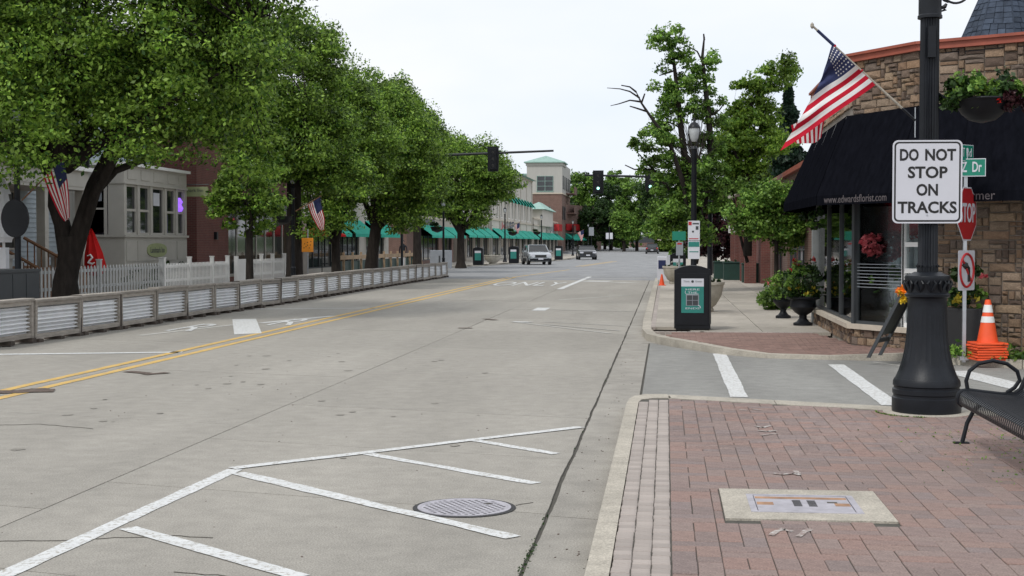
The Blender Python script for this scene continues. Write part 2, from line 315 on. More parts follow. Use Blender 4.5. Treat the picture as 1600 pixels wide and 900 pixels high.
def text(name, body, h, m, parent, loc, rot, width=None, font_w=1.0, depth=.002, align='CENTER', bold=0):
    cu = bpy.data.curves.new(name, 'FONT'); cu.body = body; cu.align_x = align; cu.align_y = 'CENTER'; cu.size = 1; cu.extrude = depth; cu.resolution_u = 3
    cu.materials.append(M[m]); o = bpy.data.objects.new(name, cu); col.objects.link(o)
    o.location = loc; o.rotation_euler = rot
    setpar(o, parent)
    bpy.context.view_layer.update(); d = o.dimensions
    sy = h / max(d.y, .01); sx = sy * font_w if width is None else width / max(d.x, .01)
    if 'lettering' in name and bold: cu.offset = bold / ((sx + sy) / 2)
    o.scale = (sx, sy, 1); bpy.context.view_layer.update()
    me = bpy.data.meshes.new_from_object(o.evaluated_get(bpy.context.evaluated_depsgraph_get())); me.name = name
    q = bpy.data.objects.new('tmp', me); lc, rt_, s_ = o.location.copy(), o.rotation_euler.copy(), o.scale.copy()
    if parent: kids[parent.name].remove(o)
    bpy.data.objects.remove(o); q.name = name; col.objects.link(q); setpar(q, parent); q.location, q.rotation_euler, q.scale = lc, rt_, s_; return q
# ------------------------------------------------------------------ foliage
def leaf_object(name, pts, size, m, parent, seed=0, up=.5, nrm=None, kind=None):
    rng = np.random.default_rng(seed); n = len(pts); pts = np.asarray(pts, dtype=np.float64)
    nr = rng.normal(size=(n, 3)); nr[:, 2] = nr[:, 2] + up
    if nrm is not None: nr += nrm * .8
    nr /= np.linalg.norm(nr, axis=1)[:, None]
    t = np.cross(nr, rng.normal(size=(n, 3))); t /= np.linalg.norm(t, axis=1)[:, None] + 1e-9; b = np.cross(nr, t)
    s = size * rng.uniform(.45, 1.5, (n, 1)); bend = nr * s * .12
    v = np.stack([pts + t * s * .55, pts + b * s * .30 - bend + t * s * .05, pts - t * s * .5, pts - b * s * .30 - bend + t * s * .05], 1).reshape(-1, 3)
    me = bpy.data.meshes.new(name); me.vertices.add(4 * n); me.vertices.foreach_set('co', v.ravel())
    me.loops.add(4 * n); me.loops.foreach_set('vertex_index', np.arange(4 * n, dtype=np.int32))
    me.polygons.add(n); me.polygons.foreach_set('loop_start', np.arange(0, 4 * n, 4, dtype=np.int32)); me.polygons.foreach_set('loop_total', np.full(n, 4, dtype=np.int32))
    me.update(calc_edges=True); me.materials.append(M[m]); o = bpy.data.objects.new(name, me); col.objects.link(o)
    setpar(o, parent)
    if kind: o['kind'] = kind
    return o
def clump_pts(blobs, total, seed, cr=(.45, .9), shell=.55, flat=.65, lpc=170):
    """leaves gathered in clumps spread through ellipsoids; returns points, outward directions, clump centres"""
    rng = np.random.default_rng(seed); vol = np.array([b[1][0] * b[1][1] * b[1][2] for b in blobs]) ** .8; vol /= vol.sum()
    P_, N_, C_ = [], [], []
    for (c, r), wgt in zip(blobs, vol):
        c = np.array(c); r = np.array(r); k = max(3, int(total * wgt / lpc)); per = int(total * wgt / k)
        d = rng.normal(size=(k, 3)); d /= np.linalg.norm(d, axis=1)[:, None]; rad = shell + (1 - shell) * rng.uniform(0, 1, (k, 1)) ** .6
        rad *= 1 + .13 * np.sin(d[:, :1] * 5 + seed) * np.cos(d[:, 1:2] * 4 + seed) 
        cc = c + d * r * rad
        for q, dd in zip(cc, d):
            R_ = rng.uniform(*cr); e = rng.normal(size=(per, 3)); e /= np.linalg.norm(e, axis=1)[:, None]
            rr = R_ * rng.uniform(.15, 1, (per, 1)) ** .5 * (1 + .2 * np.clip(rng.normal(size=(per, 1)), -1.5, 1.3))
            e2 = e * rr * np.array([1, 1, flat]); e2[:, 2] -= .35 * R_ * (e[:, 0] ** 2 + e[:, 1] ** 2); e2 += dd * R_ * .25
            P_.append(q + e2); N_.append(e * .6 + dd * .4); C_.append(q)
    return np.concatenate(P_), np.concatenate(N_), np.array(C_)
def bez(a, b, c, n=6): return [Vector(a) * (1 - t) ** 2 + Vector(b) * 2 * t * (1 - t) + Vector(c) * t * t for t in [i / n for i in range(n + 1)]]
def branches(mb, start, centres, r0, seed, nlimb=7, n=7, twig_max=3.2):
    rng = random.Random(seed); cs = [Vector(c) for c in centres]; limbs = []
    st = Vector(start)
    cand = cs[:]; rng.shuffle(cand); tg = []
    for c in cand:
        if all((c - q).length > 2.0 for q in tg): tg.append(c)
        if len(tg) >= nlimb: break
    for c in tg:
        mid = (st + c) / 2 + Vector((rng.uniform(-.4, .4), rng.uniform(-.4, .4), (c - st).length * -.08 + .3))
        pts = bez(st, mid, c, 7); mb.tube(pts, [r0 * (1 - .9 * i / 7) for i in range(8)], n); limbs.append(pts)
    allp = [p for l in limbs for p in l[2:]] + [st]
    for c in cs:
        q = min(allp, key=lambda p: (p - c).length)
        if .3 < (q - c).length < twig_max:
            mb.tube(bez(q, (q + c) / 2 + Vector((rng.uniform(-.2, .2), rng.uniform(-.2, .2), .1)), c, 3), [r0 * .22, r0 * .16, r0 * .1, r0 * .05], 4, cap=False)
def make_tree(name, label, cat, loc, trunk_h, r0, blobs, nleaf, lsize, lm='leaf', seed=1, group=None, nlimb=8, cr=(.45, .9), shell=.55, lean=(0, 0), extra=None, lpc=170, core=0):
    t = thing(name, label, cat, loc, 0, group); mb = MB()
    if extra: extra(mb)
    else:
        top = (lean[0], lean[1], trunk_h); mb.tube([(0, 0, -.1), (0, 0, .05), (lean[0]*.1, lean[1]*.1, trunk_h*.12), (lean[0]*.45, lean[1]*.45, trunk_h*.5), top], [r0*1.5, r0*1.35, r0*1.05, r0*.92, r0*.85], 12)
    pts, nr, cc = clump_pts(blobs, nleaf, seed, cr, shell, lpc=lpc)
    if core:
        rgc = np.random.default_rng(seed + 99)
        for c_, r_ in blobs:
            k_ = int(core * r_[0] * r_[1] * r_[2]); ee = rgc.normal(size=(k_, 3)); ee /= np.linalg.norm(ee, axis=1)[:, None]
            pts = np.concatenate([pts, np.array(c_) + ee * np.array(r_) * .72 * rgc.uniform(.2, 1, (k_, 1)) ** .5]); nr = np.concatenate([nr, ee])
    if lm: leaf_object('crown', pts, lsize, lm, t, seed, nrm=nr)
    branches(mb, (lean[0], lean[1], trunk_h * .93), cc, r0 * .62, seed, nlimb)
    mb.build('trunk', 'bark', t, smooth=60); return t
# ================================================================== ground, road, pavements
MB().quad((-900, -60, -.09), (900, -60, -.09), (900, 1500, -.09), (-900, 1500, -.09)).build('ground', 'ground', kind='structure')
road = MB().bx(-14.5, 30, -12, 70, -.08, -.012).build('road', 'under', kind='structure')
fr = MB(); ys = [66, 100, 140, 170, 200, 225, 250, 275, 300, 330]
def rz_(y): return .85 * max(0, (y - 165) / 135) ** 1.6 if y > 165 else 0
for a, b in zip(ys, ys[1:]):
    xl = lambda y: -60 if y < 108 or y > 200 else -15; xr = lambda y: 40 if y < 84 or y > 240 else 8
    fr.quad((xl(a), a, rz_(a)), (xr(a), a, rz_(a)), (xr(a), b, rz_(b)), (xl(a), b, rz_(b)))
tag(fr.build('far_road', 'asphalt', kind='structure', smooth=80))
def jit(x0, y0, x1, y1, amp, step=.12, seed=0):
    rng = random.Random(seed); n = max(2, int(math.hypot(x1 - x0, y1 - y0) / step)); o = []
    dx, dy = (x1 - x0) / n, (y1 - y0) / n; L = math.hypot(dx, dy); nx, ny = dy / L, -dx / L; a = 0
    for i in range(n + 1):
        a = .6 * a + rng.uniform(-amp, amp) * .8; k = a if 0 < i < n else 0
        o.append((x0 + dx * i + nx * k, y0 + dy * i + ny * k))
    return o
SK = -.27
def slab(x0, x1, ya, yb, m='slab', seed=0, g=.006, jr=0., jl=0.):
    f = lambda x, y: (x, y + SK * (x + .75))
    a, b, c, d = f(x0 + g, ya + g), f(x1 - g, ya + g), f(x1 - g, yb - g), f(x0 + g, yb - g)
    poly = [a] + (jit(*b, *c, jr, .16, seed) if jr else [b, c]) + ([d] if not jl else jit(*d, *a, jl, .16, seed + 5)[:-1])
    MB().prism(poly, -.07, random.Random(seed).uniform(-.0015, .0015)).build('road_slab', m, road, smooth=0)
lists = [([-14.2, -11.0], 0, [8, 14, 20, 26, 32, 38, 44, 50, 57, 66]), ([-11.0, -7.47], 0, [6, 11.5, 17.3, 21.9, 26.6, 31.2, 36, 41, 46, 51.5, 57, 66]),
         ([-7.47, -4.0], 0, [3.5, 7.9, 12.2, 17.0, 21.6, 26.3, 31, 36, 41, 46, 51.5, 57, 66]), ([-4.0, -.748], .008, [2, 6.4, 8.95, 11.25, 13.9, 18.1, 22.4, 27, 31.5, 36, 40.5, 46, 52, 58, 66])]
for (x0, x1), jr, yy in lists:
    for i, (a, b) in enumerate(zip(yy, yy[1:])): slab(x0, x1, a, b, 'slab', int(a * 10 - x0), jr=jr)
gy = [2, 6.6, 8.9, 11.3, 14.9, 18, 21.2, 24.6, 30, 36, 42, 48, 54, 60, 66]
for i, (a, b) in enumerate(zip(gy, gy[1:])):
    slab(-.732, -.40 if not (14 < a < 24) else -.285, a, b, 'gutter', i + 60, g=.005, jl=.006)
MB().prism([(-.262, 14.9), (2.2, 14.2), (3.5, 13.8), (12, 10.8), (29, 5), (29, 14.5), (12, 17.9), (4.84, 20.1), (3.5, 21.3), (1.5, 21.5), (.9, 22.1), (.2, 23.5), (-.262, 24.6)], -.07, .001).build('asphalt_patch', 'patch', road, smooth=0)
MB().prism([(-.405, 24.6), (-.262, 24.6), (.3, 24), (-.30, 27), (-.44, 30), (-.46, 30)], -.07, -.001).build('asphalt_patch', 'gutter', road, smooth=0)
# worn paint: flat sheets a few millimetres above the slabs
def stripe(p0, p1, wd, m='paint', z=.005, name='painted_line', par=road, seed=None, amp=.006, px=True, wd2=None):
    a = P(*p0) if px else p0; b = P(*p1) if px else p1; a, b = Vector(a), Vector(b); d = (b - a).normalized(); n = Vector((d.y, -d.x)); s = seed or int(a.x * 100 + b.y * 10); w2 = wd2 or wd
    l = jit(*(a - n * wd / 2), *(b - n * w2 / 2), amp, .12, s); r = jit(*(a + n * wd / 2), *(b + n * w2 / 2), amp, .12, s + 1)
    poly = [(x, y, z) for x, y in r] + [(x, y, z) for x, y in l[::-1]]
    return MB().quad(*poly).build(name, m, par, smooth=0)
L = stripe
L((-60, 930), (367, 734), .125, z=.005); L((362, 733), (908, 668), .115, z=.008)
L((200, 826), (470, 903), .12, z=.0065); L((372, 740), (802, 841), .12, z=.0065, amp=.012); L((575, 710), (838, 756), .11, z=.0055, amp=.012); L((742, 689), (869, 710), .10, z=.006, amp=.01)
L((802, 503), (953, 521), .10, 'worn'); L((850, 507), (968, 517), .08, 'worn', z=.007); L((802, 503), (830, 504), .22, 'paint', z=.009); L((850, 503), (985, 510), .07, 'worn', z=.0062)
L((841, 485.5), (850, 481), .35, 'paint'); L((860, 484), (990, 487), .08, 'worn'); L((872, 469), (985, 461), .12, 'worn'); L((874, 452), (922, 432.5), .22, 'paint')
L((876, 451), (882, 451), .9, 'paint', z=.0085); L((740, 434.5), (1012, 435.5), .45, 'worn'); L((790, 429), (1010, 434), .25, 'worn', z=.0075)
L((928, 440), (940, 439), 1.2, 'paint'); L((962, 441), (988, 442), .9, 'worn')
L((-40, 554.5), (285, 550.5), .22, 'paint'); L((395, 483), (590, 481.5), .2, 'paint'); L((217, 524.5), (366, 507.5), .18, 'worn'); L((408, 505), (522, 494), .22, 'paint', z=.007)
MB().quad(*[(*P(*q), .006) for q in ((363, 499), (400, 498.5), (409, 521), (366, 523))]).build('painted_block', 'paint', road, smooth=0)
for xa, xb in ((-7.67, -7.82), (-7.33, -7.48)):
    for i in range(11):
        y0, y1 = 5 + i * 6, 11 + i * 6; xo = lambda y: xa + (xb - xa) * (y / 66) ** 2
        L((xo(y0), y0), (xo(y1 - .01), y1 - .01), .135, 'yellow', px=False, seed=i + 3, name='yellow_line')
L((-7.7, 71), (-6.2, 92), .14, 'yellow', px=False, name='yellow_line'); L((-6.6, 105), (-5.0, 135), .14, 'yellow', px=False, name='yellow_line'); L((-6.2, 105), (-4.6, 135), .14, 'yellow', px=False, name='yellow_line')
for a, b in (((-40, 617), (76, 608)), ((198, 581), (232, 584)), ((757, 498.5), (775, 500.5)), ((716, 513), (738, 513)), ((262, 583), (225, 586))):
    L(a, b, .16, 'stain', z=.009, name='tar_stain', amp=.035)
L((-60, 614.5), (85, 611), .34, 'stain', z=.0095, name='tar_stain', amp=.06)
# crosswalk on the side street
L((1124, 553), (1155, 621), .20, 'paint', z=.006); L((1306, 570), (1394, 634), .22, 'paint', z=.006); L((1490, 580), (1640, 617), .4, 'paint', z=.006); L((1365, 566), (1600, 600), .05, 'worn', z=.0045)
for t, c, hh, ww, sh in (('R', P(302, 512.5), 2.4, .55, 0), ('R', P(452, 504), 2.4, .55, 0), ('ONLY', P(826, 444), 5.5, 2.9, 0)):
    text('road_lettering', t, hh, 'paint', road, (c[0], c[1], .009), (0, 0, 0), width=ww, depth=.0005)
# cracks and joint weeds
wp = []; rg = np.random.default_rng(3)
for y in np.concatenate([rg.uniform(6.8, 9.5, 30), rg.uniform(7.2, 8.0, 60), rg.uniform(10, 24, 14)]): wp.append((-.74 + rg.normal() * .012, y, .012 + rg.uniform(0, .012)))
for k in range(90): wp.append((-1.9 + rg.normal() * .10, 7.0 + rg.normal() * .015, .012))
for k in range(40): wp.append((-.40 + rg.normal() * .012, rg.uniform(6.5, 15), .015))
tag(leaf_object('joint_weeds', wp, .017, 'leafd', road, 4, up=.3), kind='stuff')
pb = MB(); rr_ = random.Random(5)
for k in range(230):
    x, y = rr_.uniform(-6, -.42), rr_.uniform(6.5, 22)
    if rr_.random() < .4: x = -.55 + rr_.gauss(0, .08)
    s_ = rr_.uniform(.003, .010); pb.xbox((x, y, s_ * .2), (s_, s_ * 1.3, s_ * .6), Matrix.Rotation(rr_.uniform(0, 6), 3, 'Z'))
pb.build('road_grit', 'stain', road, kind='stuff')
for k in range(46):
    ox, oy = rr_.uniform(-6.8, -1.0), rr_.uniform(6.6, 22); r0_ = rr_.uniform(.012, .06); nn = 14
    if k < 16: ox = -5.6 + rr_.gauss(0, .25)
    MB().quad(*[(ox + r0_ * rr_.uniform(.7, 1.25) * math.cos(q / nn * 6.283), oy + 1.5 * r0_ * rr_.uniform(.7, 1.25) * math.sin(q / nn * 6.283), .0045 + k * .00004) for q in range(nn)]).build('oil_spot', 'oil', road, smooth=0)
cr_ = MB()
for pts in ([(-3.9, 7.75), (-3.3, 7.9), (-2.9, 8.05), (-2.55, 8.0)], [(-7.2, 13.0), (-6.5, 12.7), (-5.9, 12.9), (-5.2, 12.6)], [(-2.55, 7.15), (-2.0, 7.05), (-1.7, 6.9)], [(-.97, 9.22), (-.9, 9.3), (-.86, 9.38)]):
    pp = []
    for a, b in zip(pts, pts[1:]): pp += jit(*a, *b, .02, .06, int(a[1] * 9))[:-1]
    cr_.tube([(x, y, .0) for x, y in pp], .006, 4)
cr_.build('hairline_crack', 'under', road)
# manhole cover
mh = thing('manhole_cover', 'round worn cast iron manhole cover with raised diamond studs set in the concrete road', 'manhole cover', (-1.295, 9.1, 0))
MB().lathe([(.335, .0), (.335, .006), (.30, .006), (.30, .002)], 40).build('frame_ring', 'castdark', mh)
MB().lathe([(.305, .004), (.305, .010), (.285, .010), (.282, .007)], 40).build('cover_rim', 'cast', mh)
MB().lathe([(.283, .001), (.283, .0065)], 40).build('cover_plate', 'cast', mh)
st = MB()
for i in range(-6, 7):
    for j in range(-6, 7):
        x, y = (i + (j % 2) * .5) * .046, j * .040
        if math.hypot(x, y) < .262: st.prism([(x - .013, y), (x, y - .010), (x + .013, y), (x, y + .010)], .006, .0085)
st.build('pattern_recess', 'castdark', mh, kind='stuff')
MB().prism([(.11, .13), (.14, .115), (.17, .13), (.14, .145)], .007, .0105).build('pick_hole', 'under', mh)
# ------------------------------------------------------------------ near sidewalk
yo = lambda x: 15.12 - .40 * x if x < 2.2 else 14.24 - .33 * (x - 2.2)
edge = [(-.385, -6), (-.385, 14.2), (-.37, 14.65), (-.32, 14.95), (-.2, 15.12), (.02, 15.14), (2.2, 14.24), (3.5, 13.81), (14, 10.4)]
walk = MB().prism([(-.26, -6), (14, -6), (14, 10.3), (3.5, 13.7), (2.2, 14.1), (.0, 15.0), (-.2, 15.0), (-.26, 14.7)], -.07, .112).build('sidewalk', 'under', kind='structure')
ks = [(-6, 1), (1, 5.5), (5.5, 8.1), (8.1, 10.6), (10.6, 12.8), (12.8, 14.2)]
for i, (a, b) in enumerate(ks):
    g = .004; MB().prism([(-.385, a + g), (-.268, a + g), (-.268, b - g), (-.385, b - g)], -.06, .121).build('kerb_stone', 'kerb', walk, smooth=0)
co = [(-.385, 14.21), (-.37, 14.65), (-.32, 14.95), (-.2, 15.12), (.02, 15.14)]; ci = [(-.268, 14.21), (-.265, 14.4), (-.24, 14.6), (-.1, 14.75), (.06, 14.78)]
for i in range(4): MB().prism([co[i], ci[i], ci[i + 1], co[i + 1]], -.06, .1205).build('kerb_stone', 'kerb', walk, smooth=0)
xs_ = [.03, 1.1, 2.2, 3.5, 5, 8, 14]
for a, b in zip(xs_, xs_[1:]):
    g = .004; MB().prism([(a + g, yo(a) - .36), (b - g, yo(b) - .36), (b - g, yo(b)), (a + g, yo(a))], -.06, .1205).build('kerb_stone', 'kerb', walk, smooth=0)
# pale edging bricks: three columns
me_ed = None; n_ed = 0; ed_stuff = MB(); y = 6.3
rr_ = random.Random(11)
while y < 14.55:
    for k in range(3):
        x = -.262 + k * .099; 
        if y > 14.3 and k == 0: continue
        if me_ed is None: me_ed = [MB().bx(0, .094, 0, .0935, -.03, h_, .004).build('edging_brick', 'edging', walk, smooth=0) for h_ in (.118, .1195, .121)]; [setattr(o_, 'location', (-.262 + q * .099, 6.2, 0)) for q, o_ in enumerate(me_ed)]
        o = rr_.choice(me_ed).copy(); o.location = (x + rr_.uniform(-.002, .002), y, 0); o.rotation_euler[2] = rr_.uniform(-.02, .02); col.objects.link(o)
        n_ed += 1
    y += .0985
# red pavers on a 0.155 m grid: 1x2, 2x1 and square units
GU = .128; nx_, ny_ = 41, 74; X0, Y0 = .035, 6.0; used = [[False] * ny_ for _ in range(nx_)]; prot = {}; pv = []
bench_pad = (2.5, 14.0)
for j in range(ny_):
    for i in range(nx_):
        if used[i][j]: continue
        ch = rr_.random(); w_, h_ = (1, 1) if ch < .16 else ((2, 1) if ch < .58 else (1, 2))
        if i + w_ > nx_ or j + h_ > ny_ or any(used[i + a][j + b] for a in range(w_) for b in range(h_)): w_, h_ = 1, 1
        for a in range(w_):
            for b in range(h_): used[i + a][j + b] = True
        x0, y0, x1, y1 = X0 + i * GU, Y0 + j * GU, X0 + (i + w_) * GU, Y0 + (j + h_) * GU
        if y1 > yo(x1) - .36: 
            y1 = yo(x1) - .363
            if y1 - y0 < .04: continue
        if x0 > .35 + .0 and x1 < 1.34 and y0 > 8.25 and y1 < 9.4: continue
        if x1 > .345 and x0 < 1.335 and y1 > 8.28 and y0 < 9.31:       # cut at the utility box
            if x0 < .345 < x1: x1 = .345
            elif x0 < 1.335 < x1: x0 = 1.335
            elif y0 < 8.28: y1 = 8.28
            elif y1 > 9.31: y0 = 9.31
            if x1 - x0 < .02 or y1 - y0 < .02: continue
        pv.append((x0, y0, x1, y1))
vis = lambda p: (abs(math.atan2((p[0] + p[2]) / 2, p[1]) - R(3.8)) < R(10.5)) and p[1] > 6.6
order = sorted([p for p in pv if vis(p)], key=lambda p: p[1]); first = set(map(tuple, order[:290])); rest = MB()
for p in pv:
    x0, y0, x1, y1 = p; g = .0022; zt = .12 + rr_.uniform(-.0022, .0022)
    if p in first:
        key = (round(x1 - x0, 3), round(y1 - y0, 3))
        if key not in prot:
            o = MB().bx(g, x1 - x0 - g, g, y1 - y0 - g, -.02, 0, .004).build('paver', 'paver', walk, smooth=0); prot[key] = o
        else:
            o = prot[key].copy(); col.objects.link(o)
        o.location = (x0, y0, zt); o.rotation_euler = (rr_.uniform(-.006, .006), rr_.uniform(-.006, .006), rr_.uniform(-.008, .008))
    elif y0 < 15: rest.bx(x0 + g, x1 - g, y0 + g, y1 - g, .09, zt, .005)
rest.bx(X0 + nx_ * GU, 14, -6, 10.0, .08, .119)
rest.build('pavers_beyond_counting', 'paver', walk, kind='stuff', smooth=0)
# utility box
ub = thing('utility_box_cover', 'rust-streaked rectangular metal lid in a pale concrete collar among the red pavers', 'access cover', (.84, 8.8, .12))
MB().bx(-.49, .49, -.51, -.30, -.05, .006).bx(-.49, .49, .30, .50, -.05, .006).bx(-.49, -.33, -.30, .30, -.05, .006).bx(.33, .49, -.30, .30, -.05, .006).build('concrete_collar', 'kerb', ub)
MB().bx(-.33, .33, -.30, -.27, -.02, .009).bx(-.33, .33, .27, .30, -.02, .009).bx(-.33, -.29, -.27, .27, -.02, .009).bx(.29, .33, -.27, .27, -.02, .009).build('metal_frame', 'cast', ub)
lid = MB().bx(-.284, .284, -.264, .264, -.02, .007).build('lid', 'cast', ub)
MB().bx(-.28, .28, .15, .215, .007, .0085).bx(-.28, -.18, -.06, .03, .007, .0085).bx(.19, .28, -.07, .02, .007, .0085).build('rust_streak', 'rust', lid)
for q in (-.06, .03):
    ll = MB(); [ll.bx(q, q + .05, -.09 + k * .035, -.075 + k * .035, .007, .0095) for k in range(6)]; ll.build('raised_mark', 'castdark', lid)
MB().bx(.15, .21, .03, .06, .007, .0096).build('pick_hole', 'under', lid)
# sprayed survey marks
for pts in ([(1205, 836), (1215, 829), (1225, 825)], [(1247, 838), (1257, 830), (1266, 826)], [(1225, 826), (1237, 830)], [(1208, 739), (1222, 741), (1240, 739), (1250, 742)], [(1243, 735), (1248, 740)], [(1180, 665), (1192, 668), (1205, 664)], [(1185, 672), (1200, 674), (1212, 672)], [(1188, 680), (1215, 677)], [(1155, 640), (1168, 641)], [(1176, 639), (1188, 641)]):
    for a, b in zip(pts, pts[1:]):
        pa, pb_ = P(*a, .124), P(*b, .124); stripe(pa, pb_, .035, 'spray', z=.1235, name='spray_mark', par=walk, px=False, amp=.008)
# ------------------------------------------------------------------ far sidewalk
fk = [(-.47, 66), (-.47, 45), (-.46, 29.7), (-.43, 26.6), (-.33, 25.2), (-.08, 24.3), (.3, 23.4), (.88, 22.1), (1.5, 21.5), (2.4, 21.3), (3.47, 21.15), (4.84, 20.0), (8, 18.9), (14, 16.8)]
def rampz(x, y): return .12 - .085 * max(0, 1 - abs(x - 2.0) / 1.5) * min(1, max(0, (25.2 - y) / 2.5))
ki = []
for i, (x, y) in enumerate(fk):
    a = Vector(fk[max(i - 1, 0)]); b = Vector(fk[min(i + 1, len(fk) - 1)]); d = (b - a).normalized(); n = Vector((-d.y, d.x)); ki.append((x + n.x * .17, y + n.y * .17))
kb = []
fw_ = MB(); poly3 = [(x, y, .022) for x, y in ki]
allp = poly3 + [(14, 23, .022), (14, 66, .022)]
fw_.quad(*allp[::-1]); fwalk = fw_.build('far_sidewalk', 'kerb', kind='structure', smooth=0)
for i in range(len(fk) - 1):
    a, b, c, d = fk[i], fk[i + 1], ki[i + 1], ki[i]; za, zb = rampz(*a), rampz(*b); n_ = max(1, int(math.dist(a, b) / 3.5))
    for q in range(n_):
        t0, t1 = q / n_ + .002, (q + 1) / n_ - .002; lp = lambda u, v, t: tuple(u[k] + (v[k] - u[k]) * t for k in (0, 1)); A, B, C, D = lp(a, b, t0), lp(a, b, t1), lp(d, c, t1), lp(d, c, t0); z0, z1 = za + (zb - za) * t0, za + (zb - za) * t1
        MB().add([(*A, -.06), (*B, -.06), (*C, -.06), (*D, -.06), (*A, z0 + .003), (*B, z1 + .003), (*C, z1 + .003), (*D, z0 + .003)], [(0, 1, 2, 3), (7, 6, 5, 4), (4, 5, 1, 0), (5, 6, 2, 1), (6, 7, 3, 2), (7, 4, 0, 3)]).build('kerb_stone', 'kerb', fwalk, smooth=0)
xcols = [(-.29, .45), (.45, 1.75), (1.75, 2.95)]; y = 25.9; k = 0
while y < 65:
    h_ = 1.45 if y < 50 else 3
    for c_, (a, b) in enumerate(xcols):
        if y < 26.5 and c_ == 0: continue
        MB().bx(a + .007, b - .007, y + .007, y + h_ - .007, .06, .12 + rr_.uniform(-.002, .002)).build('paving_slab', 'walk', fwalk, smooth=0)
    if y > 29.4: MB().bx(2.957, 4.2 if y < 58 else 12, y + .007, y + h_ - .007, .06, .12).build('paving_slab', 'walk', fwalk, smooth=0)
    y += h_; k += 1
MB().quad((-.3, 66, .115), (14, 66, .115), (14, 82, .115), (-.3, 82, .115)).build('sidewalk_beyond', 'walk', kind='structure')
MB().quad((.3, 92, .115), (40, 92, .115), (40, 240, .115), (2.5, 240, .115)).build('sidewalk_beyond', 'walk', kind='structure')
MB().quad((3.4, 21.25, .104), (5, 20.1, .104), (14, 16.9, .104), (14, 19, .104), (5.2, 21.2, .104), (3.75, 21.9, .104)).build('planting_bed', 'grass', fwalk)
brk = MB(); inb = [(.18, 25.7), (2.55, 25.7), (2.95, 23.7), (3.6, 22.3), (3.6, 21.35), (2.4, 21.5), (1.55, 21.7), (1.0, 22.3), (.42, 23.6), (.05, 24.5)]
def inside(x, y, poly):
    c = False; n = len(poly)
    for i in range(n):
        x1, y1 = poly[i]; x2, y2 = poly[(i + 1) % n]
        if (y1 > y) != (y2 > y) and x < (x2 - x1) * (y - y1) / (y2 - y1) + x1: c = not c
    return c
yy = 21.3
while yy < 25.8:
    xx = -.1 + (int(yy / .105) % 2) * .1
    while xx < 3.7:
        if inside(xx + .1, yy + .05, inb):
            z = min(rampz(xx, yy), rampz(xx, yy)) ; brk.bx(xx + .003, xx + .203, yy + .003, yy + .100, z - .03, z + .001, .004)
        xx += .206
    yy += .103
brk.build('brick_paving', 'brickwalk', fwalk, kind='stuff', smooth=0)
edb = MB()
for (xa, ya), (xb, yb) in (((.62, 25.86), (2.6, 25.86)), ((-.2, 25.86), (.62, 25.86))):
    x = xa
    while x < xb: edb.bx(x, x + .095, ya - .1, ya + .09, .06, .122, .004); x += .1
y = 27.3
while y < 58:
    edb.bx(-.285, -.19, y, y + .195, .06, .1235, .004); y += .2
edb.build('edging_bricks', 'edging', fwalk, kind='stuff', smooth=0)
# ================================================================== street lamp with sign, flag and basket (foreground)
PXX, PYY = 2.455, 13.75
lp = thing('street_lamp', 'large black fluted cast iron street lamp post with flared base at the brick corner', 'street lamp', (PXX, PYY, .12))
tag(MB().lathe([(.40, -.1), (.40, .004), (.385, .012)], 40, (PXX, PYY, .12)).build('concrete_footing', 'kerb', walk))
b_ = MB(); b_.lathe([(.315, .012), (.318, .03), (.318, .145), (.305, .155), (.305, .175), (.314, .185), (.314, .225), (.300, .235), (.300, .25), (.311, .262), (.308, .30), (.296, .325)], 48)
b_.build('base_ring', 'iron', lp)
fl = lambda z: .010 if .36 < z < 1.08 else 0
prof = [(.292, .325), (.275, .36), (.258, .40), (.238, .46), (.222, .52), (.208, .59), (.196, .68), (.188, .78), (.183, .90), (.180, 1.0), (.178, 1.07), (.182, 1.085)]
MB().lathe(prof, 56, fl=lambda z: .007 if .38 < z < 1.06 else 0).build('flared_base', 'iron', lp)
MB().lathe([(.182, 1.085), (.205, 1.10), (.208, 1.12), (.19, 1.135), (.193, 1.18), (.205, 1.24), (.212, 1.275), (.205, 1.295), (.17, 1.305), (.15, 1.315), (.122, 1.33)], 40).build('capital', 'iron', lp)
lf = MB()
for k in range(12):
    a = k / 12 * 2 * math.pi; dx, dy = math.cos(a), math.sin(a); tx, ty = -dy, dx
    for sgn in (-1, 1):
        lf.tube([(dx * .185 + tx * .0, dy * .185, 1.14), (dx * .205 + tx * .02 * sgn, dy * .205 + ty * .02 * sgn, 1.18), (dx * .215 + tx * .038 * sgn, dy * .215 + ty * .038 * sgn, 1.225), (dx * .212 + tx * .02 * sgn, dy * .212 + ty * .02 * sgn, 1.25)], [.006, .013, .013, .007], 6)
lf.build('leaf_ornament', 'iron', lp)
MB().lathe([(.098, 1.33), (.098, 1.40), (.093, 1.41), (.090, 2.2), (.088, 3.70)], 40, fl=lambda z: .012).build('fluted_shaft', 'iron', lp)
MB().lathe([(.088, 3.70), (.113, 3.705), (.113, 3.73), (.105, 3.74), (.104, 4.5), (.10, 5.0)], 32).build('upper_sleeve', 'iron', lp)
rv = MB()
for k in range(16):
    a = k / 16 * 2 * math.pi; rv.xbox((.099 * math.cos(a), .099 * math.sin(a), 1.385), (.016, .016, .016), Matrix.Rotation(a, 3, 'Z'))
rv.build('collar_bead', 'iron', lp)
MB().bx(-.035, .035, -.125, -.08, 3.33, 3.62).build('outlet_box', 'iron', lp)
MB().lathe([(.10, 5.0), (.16, 5.05), (.20, 5.35), (.17, 5.45), (.02, 5.62)], 16).build('lantern', 'lglass', lp)
